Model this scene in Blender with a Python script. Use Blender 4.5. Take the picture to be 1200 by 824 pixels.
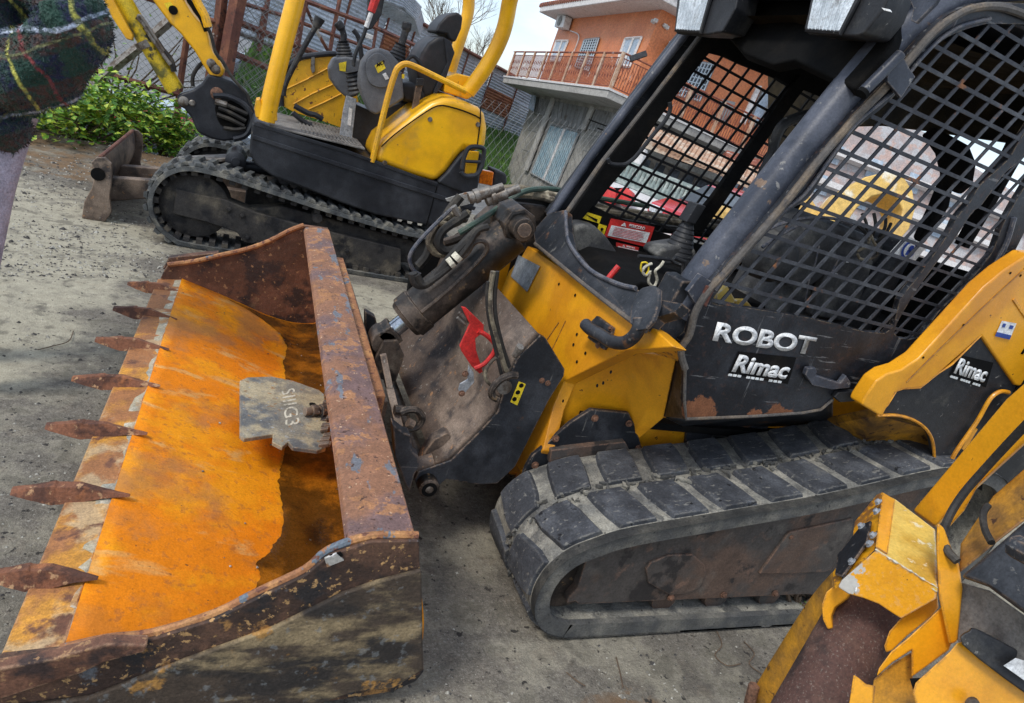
import bpy, bmesh, math, random
from mathutils import Vector as V, Matrix, noise as mnoise
for o in list(bpy.data.objects): bpy.data.objects.remove(o)
SC = bpy.context.scene
COL = SC.collection
random.seed(7)
# ------------------------------------------------------------------ camera
F, H = 787.0, 1.55
_u = V((305-600, 30-412, F)); _d = V((1, .2936, 0)).normalized()
_M = _u + _d*(-(_u.dot(_u))/(_u.dot(_d)))
AY = _u.normalized(); AX = _M.normalized(); AZ = AX.cross(AY)      # world axes seen from the camera (right, down, forward)
if AZ.y > 0: AZ = -AZ
O = V((0, 0, H))
def c2w(v): return V((AX.dot(v), AY.dot(v), AZ.dot(v)))
RIGHT, DOWN, FWD = c2w(V((1,0,0))), c2w(V((0,1,0))), c2w(V((0,0,1)))
cam = bpy.data.cameras.new('camera'); co = bpy.data.objects.new('camera', cam); COL.objects.link(co)
cam.sensor_width = 36; cam.lens = F/1200*36; cam.clip_start = .02; cam.clip_end = 2000
co.matrix_world = Matrix(((RIGHT.x, -DOWN.x, -FWD.x, 0), (RIGHT.y, -DOWN.y, -FWD.y, 0), (RIGHT.z, -DOWN.z, -FWD.z, H), (0,0,0,1)))
SC.camera = co
SC.view_settings.view_transform = 'Standard'; SC.view_settings.look = 'None'
SC.view_settings.exposure = 0.70; SC.view_settings.gamma = 1
# ------------------------------------------------------------------ sky and sun (bright thin overcast)
SUN_EL, SUN_AZ = math.radians(52), math.radians(205)     # azimuth measured from +X towards +Y
w = bpy.data.worlds.new('World'); SC.world = w; w.use_nodes = True
nt = w.node_tree; nt.nodes.clear()
out = nt.nodes.new('ShaderNodeOutputWorld'); bg = nt.nodes.new('ShaderNodeBackground')
sky = nt.nodes.new('ShaderNodeTexSky'); sky.sky_type = 'NISHITA'; sky.sun_disc = False
sky.sun_elevation = SUN_EL; sky.sun_rotation = math.radians(90)-SUN_AZ
tc = nt.nodes.new('ShaderNodeTexCoord'); mp = nt.nodes.new('ShaderNodeMapping'); mp.inputs['Scale'].default_value = (1, 1, 2.2)
ns = nt.nodes.new('ShaderNodeTexNoise'); ns.inputs['Scale'].default_value = 2.6; ns.inputs['Detail'].default_value = 7; ns.inputs['Roughness'].default_value = .55
rp = nt.nodes.new('ShaderNodeValToRGB'); rp.color_ramp.elements[0].position = .40; rp.color_ramp.elements[1].position = .60
rp.color_ramp.elements[0].color = (.10,.10,.10,1); rp.color_ramp.elements[1].color = (.93,.93,.93,1)
mx = nt.nodes.new('ShaderNodeMix'); mx.data_type = 'RGBA'; mx.inputs[7].default_value = (6.6, 7.4, 8.6, 1)
nt.links.new(tc.outputs['Generated'], mp.inputs[0]); nt.links.new(mp.outputs[0], ns.inputs['Vector'])
nt.links.new(ns.outputs['Fac'], rp.inputs[0]); nt.links.new(rp.outputs[0], mx.inputs[0])
nt.links.new(sky.outputs[0], mx.inputs[6]); nt.links.new(mx.outputs[2], bg.inputs[0]); bg.inputs[1].default_value = .105
nt.links.new(bg.outputs[0], out.inputs[0])
sl = bpy.data.lights.new('sun', 'SUN'); sl.energy = 1.3; sl.angle = math.radians(14); sl.color = (1, .96, .9)
so = bpy.data.objects.new('sun', sl); COL.objects.link(so)
sd = V((math.cos(SUN_AZ)*math.cos(SUN_EL), math.sin(SUN_AZ)*math.cos(SUN_EL), math.sin(SUN_EL)))
so.rotation_euler = sd.to_track_quat('Z', 'Y').to_euler()
# ------------------------------------------------------------------ pixel -> place helpers (measured on the photo, put on real planes)
def ray(u, v): return c2w(V((u-600, v-412, F)))
def onN(u, v, p, n):
    r = ray(u, v); return O + r*((V(p)-O).dot(V(n))/r.dot(V(n)))
def PX(u, v, x): return onN(u, v, (x,0,0), (1,0,0))
def PY(u, v, y): return onN(u, v, (0,y,0), (0,1,0))
def PZ(u, v, z=0): return onN(u, v, (0,0,z), (0,0,1))
def PD(u, v, d): return O + ray(u, v)*(d/F)
def pys(pts, y): return [PY(u, v, y) for u, v in pts]
def sec(pts, y): return [(p.x, p.z) for p in pys(pts, y)]
def xz(pts, y): return [V((x, y, z)) for x, z in pts]
# ------------------------------------------------------------------ materials
def mat(name, base, layers=(), rough=.6, metal=0, bump=None, coat=0, rlayer=None, emit=None, spec=.5, alpha=None, trans=0, grunge=.42, edge=None):
    m = bpy.data.materials.new(name); m.use_nodes = True; t = m.node_tree; b = t.nodes['Principled BSDF']
    b.inputs['Roughness'].default_value = rough; b.inputs['Metallic'].default_value = metal
    b.inputs['Specular IOR Level'].default_value = spec
    if coat: b.inputs['Coat Weight'].default_value = coat; b.inputs['Coat Roughness'].default_value = .15
    if trans: b.inputs['Transmission Weight'].default_value = trans
    if alpha is not None: b.inputs['Alpha'].default_value = alpha
    tc = t.nodes.new('ShaderNodeTexCoord')
    def noi(scale, det=6, rg=.6, stretch=None, dist=0, kind='noise'):
        src = tc.outputs['Object']
        if stretch:
            mpn = t.nodes.new('ShaderNodeMapping'); mpn.inputs['Scale'].default_value = stretch
            if len(stretch) == 3: t.links.new(src, mpn.inputs[0]); src = mpn.outputs[0]
        if kind == 'vor':
            n = t.nodes.new('ShaderNodeTexVoronoi'); n.inputs['Scale'].default_value = scale
            t.links.new(src, n.inputs['Vector']); return n.outputs['Distance']
        n = t.nodes.new('ShaderNodeTexNoise'); n.inputs['Scale'].default_value = scale; n.inputs['Detail'].default_value = det
        n.inputs['Roughness'].default_value = rg; n.inputs['Distortion'].default_value = dist
        t.links.new(src, n.inputs['Vector']); return n.outputs['Fac']
    def ramp(s, lo, hi):
        r = t.nodes.new('ShaderNodeMapRange'); r.inputs[1].default_value = lo; r.inputs[2].default_value = hi; r.interpolation_type = 'SMOOTHSTEP'
        t.links.new(s, r.inputs[0]); return r.outputs[0]
    cur = None
    rg = None
    for L in layers:
        col, sc, lo, hi = L[:4]; k = L[4] if len(L) > 4 else {}
        kk = {a: b_ for a, b_ in k.items() if a in ('det', 'rg', 'stretch', 'dist', 'kind')}
        f = ramp(noi(sc, **kk), lo, hi)
        if 'amt' in k:
            q = t.nodes.new('ShaderNodeMath'); q.operation = 'MULTIPLY'; q.inputs[1].default_value = k['amt']; t.links.new(f, q.inputs[0]); f = q.outputs[0]
        if 'blob' in k:      # worn patches round given spots of the thing (centre, radius)
            acc = None
            for c, r_ in k['blob']:
                vd = t.nodes.new('ShaderNodeVectorMath'); vd.operation = 'DISTANCE'; vd.inputs[1].default_value = c; t.links.new(tc.outputs['Object'], vd.inputs[0])
                s = ramp(vd.outputs['Value'], r_, r_*.45)
                if acc is None: acc = s
                else:
                    a = t.nodes.new('ShaderNodeMath'); a.operation = 'MAXIMUM'; t.links.new(acc, a.inputs[0]); t.links.new(s, a.inputs[1]); acc = a.outputs[0]
            q = t.nodes.new('ShaderNodeMath'); q.operation = 'MULTIPLY'; t.links.new(acc, q.inputs[0]); q.inputs[1].default_value = 1.0
            n2 = ramp(noi(k.get('bs', 9), 8, .7), .25, .6)
            q2 = t.nodes.new('ShaderNodeMath'); q2.operation = 'ADD'; t.links.new(q.outputs[0], q2.inputs[0]); t.links.new(n2, q2.inputs[1])
            f2 = ramp(q2.outputs[0], .95-k.get('soft', 0), 1.2+k.get('soft', 0)*.6)
            if k.get('only', True): f = f2
            else:
                q3 = t.nodes.new('ShaderNodeMath'); q3.operation = 'MULTIPLY'; t.links.new(f2, q3.inputs[0]); t.links.new(f, q3.inputs[1]); f = q3.outputs[0]
        mxn = t.nodes.new('ShaderNodeMix'); mxn.data_type = 'RGBA'; t.links.new(f, mxn.inputs[0])
        if cur is None: mxn.inputs[6].default_value = (*base, 1)
        else: t.links.new(cur, mxn.inputs[6])
        mxn.inputs[7].default_value = (*col, 1); cur = mxn.outputs[2]
        if 'rough' in k:
            mr = t.nodes.new('ShaderNodeMix'); t.links.new(f, mr.inputs[0])
            if rg is None: mr.inputs[2].default_value = rough
            else: t.links.new(rg, mr.inputs[2])
            mr.inputs[3].default_value = k['rough']; rg = mr.outputs[0]
    if cur is None:
        rgb = t.nodes.new('ShaderNodeRGB'); rgb.outputs[0].default_value = (*base, 1); cur = rgb.outputs[0]
    if edge:        # paint rubbed off along real edges of the part
        ecol, erad, eamt = edge
        bv = t.nodes.new('ShaderNodeBevel'); bv.samples = 4; bv.inputs['Radius'].default_value = erad
        ge = t.nodes.new('ShaderNodeNewGeometry'); dt_ = t.nodes.new('ShaderNodeVectorMath'); dt_.operation = 'DOT_PRODUCT'
        t.links.new(bv.outputs[0], dt_.inputs[0]); t.links.new(ge.outputs['Normal'], dt_.inputs[1])
        em = t.nodes.new('ShaderNodeMapRange'); em.inputs[1].default_value = .995; em.inputs[2].default_value = .90; t.links.new(dt_.outputs['Value'], em.inputs[0])
        nn_ = ramp(noi(38, 7, .7), .44, .56); q = t.nodes.new('ShaderNodeMath'); q.operation = 'MULTIPLY'; t.links.new(em.outputs[0], q.inputs[0]); t.links.new(nn_, q.inputs[1])
        q2 = t.nodes.new('ShaderNodeMath'); q2.operation = 'MULTIPLY'; q2.use_clamp = True; q2.inputs[1].default_value = eamt*1.6; t.links.new(q.outputs[0], q2.inputs[0])
        mxe = t.nodes.new('ShaderNodeMix'); mxe.data_type = 'RGBA'; t.links.new(q2.outputs[0], mxe.inputs[0]); t.links.new(cur, mxe.inputs[6]); mxe.inputs[7].default_value = (*ecol, 1); cur = mxe.outputs[2]
    if grunge:
        f1 = t.nodes.new('ShaderNodeMapRange'); f1.inputs[1].default_value = .30; f1.inputs[2].default_value = .70; f1.inputs[3].default_value = 1-grunge; f1.inputs[4].default_value = 1+grunge*.8; t.links.new(noi(150, 8, .7), f1.inputs[0])
        f2_ = t.nodes.new('ShaderNodeMapRange'); f2_.inputs[1].default_value = .35; f2_.inputs[2].default_value = .65; f2_.inputs[3].default_value = 1-grunge*.5; f2_.inputs[4].default_value = 1+grunge*.4; t.links.new(noi(17, 6, .65), f2_.inputs[0])
        q = t.nodes.new('ShaderNodeMath'); q.operation = 'MULTIPLY'; t.links.new(f1.outputs[0], q.inputs[0]); t.links.new(f2_.outputs[0], q.inputs[1])
        sc_n = t.nodes.new('ShaderNodeVectorMath'); sc_n.operation = 'SCALE'; t.links.new(cur, sc_n.inputs[0]); t.links.new(q.outputs[0], sc_n.inputs['Scale']); cur = sc_n.outputs[0]
    t.links.new(cur, b.inputs['Base Color'])
    if rg is None and rough < .9:
        rg = None
        r = t.nodes.new('ShaderNodeMapRange'); r.inputs[3].default_value = max(.03, rough-.1); r.inputs[4].default_value = min(1, rough+.14)
        t.links.new(noi(14, 5), r.inputs[0]); rg = r.outputs[0]
    if rg is not None: t.links.new(rg, b.inputs['Roughness'])
    if bump:
        prev = None
        for (sc, st, *kx) in bump:
            bn = t.nodes.new('ShaderNodeBump'); bn.inputs['Strength'].default_value = min(1, st*60); bn.inputs['Distance'].default_value = .02*min(1, st*60) if st*60 > 1 else st
            bn.inputs['Distance'].default_value = st; bn.inputs['Strength'].default_value = 1
            t.links.new(noi(sc, 6, .65, **(kx[0] if kx else {})), bn.inputs['Height'])
            if prev: t.links.new(prev, bn.inputs['Normal'])
            prev = bn.outputs[0]
        t.links.new(prev, b.inputs['Normal'])
    if emit: b.inputs['Emission Color'].default_value = (*emit[0], 1); b.inputs['Emission Strength'].default_value = emit[1]
    return m
RUST = (.13,.045,.018); DUST = (.27,.24,.19)
M = {}
M['yellow'] = mat('yellow_machine_paint', (.84,.37,.010), [((.68,.27,.01), 3, .45, .62), ((.42,.22,.06), 5, .60, .72, {'amt': .4, 'det': 9}), ((.25,.15,.06), 9, .64, .74, {'amt': .4, 'stretch': (1,1,.25)}), ((.09,.035,.015), 34, .69, .71, {'det': 9})], rough=.4, bump=[(90,.0006),(6,.003)], coat=.2, grunge=.12, edge=((.16,.07,.035), .007, .55))
M['yellow_dirty'] = mat('dirty_yellow_paint', (.60,.28,.02), [((.30,.15,.03), 6, .42, .6), ((.07,.04,.02), 5, .5, .66, {'amt': .85, 'det': 9}), ((.07,.03,.015), 30, .60, .66)], rough=.55, bump=[(80,.001),(9,.003)], grunge=.3, edge=((.16,.07,.035), .009, 1))
M['yellow_pale'] = mat('pale_yellow_paint', (.70,.48,.10), [((.58,.34,.04), 6, .45, .6), ((.74,.66,.42), 24, .60, .66, {'det': 9}), ((.10,.05,.02), 22, .66, .69, {'det': 9})], rough=.55, bump=[(60,.001)], grunge=.2, edge=((.65,.62,.55), .008, 1))  # paler yellow, for the head box top and the cab bracket
M['yellow_exc'] = mat('bright_yellow_paint', (.95,.49,.005), [((.74,.36,.008), 2.2, .42, .64), ((.13,.05,.02), 16, .69, .72, {'det': 9}), ((.36,.22,.06), 4, .58, .78, {'amt': .55, 'det': 9}), ((.30,.20,.08), 11, .58, .72, {'amt': .4, 'stretch': (1,1,.3)})], rough=.36, bump=[(7,.002)], coat=.25, grunge=.12, edge=((.22,.10,.04), .012, .9))
M['yellow_rusty'] = mat('rust_spotted_yellow_paint', (.80,.42,.01), [((.62,.30,.01), 5, .4, .7), ((.14,.04,.02), 15, .575, .60, {'det': 9, 'rg': .75})], rough=.5, bump=[(30,.002)], grunge=.2)
M['black'] = mat('worn_black_paint', (.016,.018,.022), [((.045,.048,.055), 5, .42, .62, {'det': 9}), ((.22,.21,.19), 40, .64, .68, {'stretch': (1,1,.10), 'amt': .45}), ((.22,.21,.19), 60, .65, .68, {'stretch': (.08,1,1), 'amt': .45}), ((.13,.065,.035), 7, .62, .68, {'amt': .9, 'det': 9})], rough=.42, bump=[(50,.0008),(8,.002)], grunge=.4, edge=((.24,.17,.12), .008, 1), spec=0.3)
M['black_door'] = mat('scratched_black_door_paint', (.012,.013,.017), [((.032,.035,.042), 3, .42, .6, {'det': 9}), ((.20,.20,.20), 50, .62, .66, {'stretch': (.10,1,1), 'amt': .6}), ((.20,.20,.20), 30, .63, .66, {'stretch': (1,1,.08), 'amt': .5}),
    ((.21,.085,.04), 9, 0, 1, {'blob': [((-.14,-.8,.775), .085), ((-.11,-.8,.735), .07), ((.19,-.8,.765), .095), ((.10,-.8,.76), .07)], 'bs': 30, 'rough': .85})], rough=.42, bump=[(60,.0006),(6,.003)], edge=((.2,.15,.1), .006, .6), spec=0.28)
M['slate'] = mat('blue_grey_worn_paint', (.040,.046,.062), [((.085,.092,.115), 5, .42, .62), ((.18,.12,.08), 14, .67, .71, {'det': 9}), ((.26,.25,.23), 44, .64, .68, {'amt': .7})], rough=.38, bump=[(70,.0008),(10,.002)], grunge=.3, edge=((.25,.22,.20), .006, .8), spec=0.35)
M['seam'] = mat('dusty_grey_brown_edge', (.10,.09,.08), [((.20,.15,.10), 10, .45, .65), ((.05,.05,.055), 20, .5, .7)], rough=.75, bump=[(60,.001)])
M['guard'] = mat('painted_wire_guard', (.035,.037,.045), [((.08,.085,.095), 9, .45, .7), ((.22,.09,.035), 11, .63, .70)], rough=.5, spec=0.3)
M['guard_dark'] = mat('black_wire_guard', (.008,.008,.009), [((.02,.02,.022), 9, .5, .7)], rough=.6, spec=0.2)
M['dark'] = mat('dark_interior', (.006,.006,.006), [((.016,.013,.010), 6, .5, .75)], rough=.85, spec=.12, bump=[(30,.002)])
M['liner'] = mat('brown_headliner', (.034,.026,.014), [((.012,.010,.007), 4, .4, .6)], rough=.85, spec=.15, bump=[(5,.008)])
M['plastic'] = mat('black_plastic', (.026,.027,.030), [((.085,.08,.07), 9, .52, .68, {'amt': .6, 'det': 9}), ((.2,.19,.17), 50, .66, .69)], rough=.5, bump=[(120,.0004)], spec=0.3)
M['greyconsole'] = mat('dusty_dark_grey_console', (.065,.065,.066), [((.15,.145,.13), 8, .5, .64, {'det': 9}), ((.03,.03,.03), 5, .5, .66)], rough=.6, bump=[(90,.0008)], spec=0.3)
M['toothrust'] = mat('reddish_rusty_tooth', (.20,.075,.035), [((.09,.035,.02), 14, .46, .58, {'det': 9}), ((.42,.24,.12), 30, .58, .64), ((.30,.11,.04), 8, .56, .64)], rough=.75, bump=[(60,.004),(14,.006)])
M['greyplastic'] = mat('grey_plastic', (.12,.125,.135), [((.16,.16,.165), 5, .4, .7), ((.2,.18,.14), 18, .66, .8, {'amt': .5})], rough=.5, bump=[(90,.0004)])
M['grease'] = mat('greasy_dark_steel', (.028,.022,.018), [((.085,.062,.046), 7, .44, .60, {'det': 9}), ((.010,.009,.008), 9, .5, .62), ((.19,.12,.06), 24, .62, .68, {'amt': .7}), ((.20,.17,.13), 8, .64, .72, {'amt': .5})], rough=.45, bump=[(40,.002),(9,.003)], edge=((.16,.12,.09), .008, .7), spec=0.3)
M['steelbrown'] = mat('brown_scuffed_steel', (.11,.080,.062), [((.24,.18,.135), 4, .44, .60, {'stretch': (1,.35,1), 'det': 9}), ((.030,.028,.030), 5, .54, .66, {'det': 9, 'amt': .9}), ((.36,.19,.09), 26, .63, .68, {'amt': .7}), ((.36,.33,.28), 50, .63, .69, {'amt': .6})], rough=.55, bump=[(50,.0015),(8,.003)], edge=((.3,.2,.13), .008, .8), spec=.3)
M['chrome'] = mat('chrome_rod', (.35,.38,.42), [((.2,.2,.2), 8, .5, .7)], rough=.16, metal=1)
M['rustfloor'] = mat('bright_orange_rusted_floor', (.78,.225,.004), [((.84,.31,.006), 3.4, .46, .58, {'det': 9}), ((.52,.18,.03), 5, .54, .64, {'amt': .5, 'det': 9}), ((.66,.40,.14), 4.5, .57, .66, {'amt': .7, 'dist': .4, 'det': 9, 'stretch': (.6,1.5,1)}), ((.42,.14,.03), 40, .56, .64, {'amt': .5}), ((.36,.17,.07), 3.6, .44, .64, {'amt': .65, 'blob': [((-1.72,-.55,.2), .26), ((-1.72,.1,.2), .28), ((-1.68,.7,.2), .34), ((-1.6,1.0,.2), .36)], 'only': False, 'bs': 7}), ((.11,.05,.02), 60, .69, .72)], rough=.72, bump=[(70,.002),(9,.003),(200,.0008)], grunge=.18, spec=0.2)
M['rustedge'] = mat('rusted_cutting_edge', (.33,.135,.045), [((.56,.25,.03), 5, .46, .58, {'det': 9}), ((.50,.36,.20), 6, .53, .64, {'amt': .8, 'dist': .5, 'det': 9}), ((.15,.06,.03), 9, .56, .64)], rough=.7, bump=[(60,.003)], edge=((.5,.3,.16), .01, .9))
M['weld'] = mat('pale_weld_seam', (.44,.38,.26), [((.42,.22,.08), 9, .50, .62, {'det': 9}), ((.30,.31,.27), 11, .5, .64, {'amt': .8}), ((.56,.50,.38), 30, .56, .62)], rough=.65, bump=[(90,.004)])
M['rustdark'] = mat('dark_brown_rust', (.095,.04,.022), [((.17,.075,.042), 6, .44, .60, {'det': 9}), ((.04,.022,.018), 7, .50, .60), ((.36,.20,.09), 42, .60, .65, {'amt': .8}), ((.26,.16,.08), 5, .60, .68, {'amt': .7})], rough=.72, bump=[(50,.004),(9,.004)], edge=((.42,.26,.15), .008, .8))
M['rustside'] = mat('rusty_bucket_side', (.05,.027,.018), [((.12,.06,.035), 6, .44, .56, {'det': 9}), ((.022,.018,.018), 7, .52, .60), ((.48,.28,.11), 55, .585, .63, {'amt': .9}), ((.16,.18,.20), 8, .60, .66, {'amt': .7}), ((.34,.17,.05), 9, .62, .68)], rough=.72, bump=[(60,.004),(8,.004)])
M['rustmud'] = mat('muddy_bucket_side', (.065,.045,.03), [((.33,.245,.13), 4, .50, .62, {'stretch': (.8,1,2.2), 'amt': .8, 'det': 10}), ((.03,.024,.02), 5, .50, .60, {'stretch': (.7,1,1.6), 'det': 9}), ((.44,.22,.05), 9, .60, .66, {'amt': .85, 'det': 9}), ((.17,.18,.18), 34, .58, .66, {'amt': .5})], rough=.8, bump=[(60,.004),(9,.008)])
M['flange'] = mat('pink_brown_rust_with_grey_paint', (.27,.125,.065), [((.17,.10,.09), 4, .46, .58, {'det': 9}), ((.42,.19,.07), 16, .54, .60, {'amt': .75, 'det': 9}), ((.14,.17,.20), 9, .585, .61, {'stretch': (1.6,.7,1), 'amt': .85, 'det': 9}), ((.07,.03,.02), 50, .62, .66), ((.55,.36,.22), 70, .64, .67)], rough=.66, bump=[(80,.002),(9,.002)], edge=((.42,.2,.1), .01, 1))
M['flange2'] = mat('orange_rust_with_blue_paint', (.33,.14,.055), [((.46,.22,.08), 12, .5, .6, {'det': 9}), ((.14,.17,.20), 9, .59, .61, {'stretch': (1.2,.6,1)}), ((.16,.06,.035), 45, .56, .62)], rough=.66, bump=[(80,.002)])
M['rustpost'] = mat('red_brown_rusty_post', (.13,.045,.03), [((.20,.075,.04), 5, .45, .6), ((.50,.46,.40), 2.6, .62, .66), ((.05,.025,.02), 14, .56, .66)], rough=.75, bump=[(30,.003)])
M['water'] = mat('rusty_puddle_water', (.10,.040,.006), [((.34,.12,.008), 7, .46, .66, {'det': 8}), ((.02,.010,.004), 5, .5, .72), ((.10,.05,.02), 40, .66, .74)], rough=.16, bump=[(26,.0025),(70,.0012)])
M['rubber'] = mat('dark_rubber_lug', (.050,.053,.060), [((.085,.09,.10), 9, .44, .60, {'det': 9}), ((.26,.25,.22), 70, .60, .66, {'amt': .6, 'stretch': (.3,1,1)}), ((.22,.21,.18), 9, .60, .72, {'amt': .45, 'det': 9}), ((.012,.012,.014), 16, .64, .68)], rough=.72, bump=[(60,.003),(12,.006)], edge=((.20,.19,.165), .008, .8), spec=.25)
M['belt'] = mat('dusty_rubber_belt', (.19,.185,.165), [((.34,.32,.265), 9, .42, .62, {'det': 9}), ((.10,.10,.098), 14, .52, .64, {'amt': .8}), ((.02,.02,.02), 40, .66, .69)], rough=.88, bump=[(70,.004),(14,.008)], spec=.15)
M['belt_in'] = mat('worn_belt_edge', (.075,.075,.072), [((.17,.16,.135), 7, .42, .66, {'det': 9}), ((.03,.03,.03), 40, .62, .68)], rough=.8, bump=[(60,.003)])
M['trackframe'] = mat('rusty_track_frame', (.065,.055,.048), [((.105,.065,.045), 4, .46, .60, {'det': 9}), ((.22,.12,.075), 14, .58, .68, {'amt': .45, 'det': 9}), ((.20,.18,.15), 5, .55, .72, {'amt': .5, 'det': 9}), ((.025,.02,.018), 9, .56, .64)], rough=.7, bump=[(40,.002),(8,.004)], edge=((.20,.11,.07), .008, .9))
M['exctrack'] = mat('dusty_grey_track_rubber', (.085,.09,.09), [((.20,.19,.16), 10, .48, .66), ((.04,.042,.045), 8, .5, .68)], rough=.8, bump=[(40,.004)], spec=0.25)
M['excframe'] = mat('muddy_dark_undercarriage', (.045,.042,.04), [((.14,.12,.09), 4, .5, .7), ((.02,.02,.022), 9, .5, .66)], rough=.8, bump=[(30,.004)], spec=0.25)
M['excblack'] = mat('satin_black_paint', (.020,.022,.027), [((.045,.048,.055), 3, .4, .7), ((.18,.16,.13), 20, .68, .78, {'amt': .6})], rough=.38, bump=[(8,.002)], spec=0.3)
M['footplate'] = mat('dusty_floor_plate', (.20,.185,.165), [((.11,.10,.09), 9, .45, .65)], rough=.7, bump=[(40,.003)])
M['red'] = mat('red_paint', (.62,.03,.025), [((.45,.02,.02), 12, .45, .7), ((.2,.08,.05), 40, .66, .72)], rough=.42, bump=[(40,.001)])
M['orange'] = mat('orange_lens', (.85,.20,.01), [((.6,.12,.01), 30, .5, .6)], rough=.15)
M['white'] = mat('white_vinyl', (.78,.78,.76), [((.55,.55,.53), 40, .6, .7)], rough=.5)
M['whitegrey'] = mat('scuffed_white_lettering', (.74,.76,.75), [((.3,.31,.32), 50, .66, .74, {'amt': .7})], rough=.5)
M['stickyellow'] = mat('yellow_sticker', (.85,.62,.02), [((.6,.42,.02), 40, .6, .7)], rough=.45)
M['stickred'] = mat('red_sticker', (.6,.035,.03), rough=.4)
M['blue'] = mat('blue_print', (.02,.06,.30), rough=.4)
M['lens'] = mat('clouded_headlight_lens', (.50,.55,.58), [((.78,.84,.88), 7, .45, .60), ((.30,.31,.31), 14, .54, .68), ((.75,.78,.8), 60, .66, .7)], rough=.22, bump=[(14,.004),(60,.001)], coat=.4)
M['plategrey'] = mat('mud_wiped_steel_plate', (.23,.21,.165), [((.12,.125,.125), 5, .50, .62, {'det': 9}), ((.42,.35,.22), 6, .47, .60, {'det': 9}), ((.30,.18,.08), 30, .60, .66), ((.32,.33,.32), 50, .62, .66)], rough=.6, bump=[(60,.002)], edge=((.3,.2,.1), .008, 1))
M['stencil'] = mat('pale_raised_letters', (.62,.58,.46), [((.3,.27,.2), 40, .5, .65)], rough=.7)
M['galv'] = mat('galvanized_plate', (.30,.32,.34), [((.42,.44,.46), 30, .46, .58), ((.12,.12,.12), 12, .56, .66, {'amt': .7})], rough=.45, metal=.1)
M['hose'] = mat('dusty_black_hose', (.028,.026,.024), [((.08,.07,.055), 9, .48, .7)], rough=.65, bump=[(80,.001)], spec=0.3)
M['hosetan'] = mat('mud_covered_hose', (.20,.165,.11), [((.07,.055,.04), 14, .46, .58, {'det': 9}), ((.36,.31,.22), 22, .55, .64)], rough=.8, bump=[(40,.004)])
M['hosegreen'] = mat('dark_green_hose', (.045,.085,.06), [((.12,.13,.10), 16, .5, .7)], rough=.6)
M['steel'] = mat('dull_steel', (.22,.20,.175), [((.10,.075,.055), 22, .46, .6, {'det': 9})], rough=.45, metal=.4)
M['palemetal'] = mat('bent_pale_sheet', (.40,.38,.34), [((.3,.15,.07), 14, .54, .62, {'det': 9}), ((.62,.6,.58), 9, .5, .6)], rough=.5)
M['rustbolt'] = mat('rusty_bolt', (.20,.10,.06), [((.10,.05,.03), 60, .45, .6)], rough=.75, bump=[(90,.002)])
M['carpet'] = mat('purple_brown_rusted_cylinder', (.085,.040,.030), [((.13,.068,.048), 7, .45, .6, {'det': 9}), ((.26,.22,.18), 180, .58, .64, {'amt': .45}), ((.36,.14,.04), 6, .62, .70, {'amt': .7, 'det': 9}), ((.03,.018,.015), 5, .56, .66)], rough=.8, bump=[(160,.002),(12,.003)])
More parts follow.
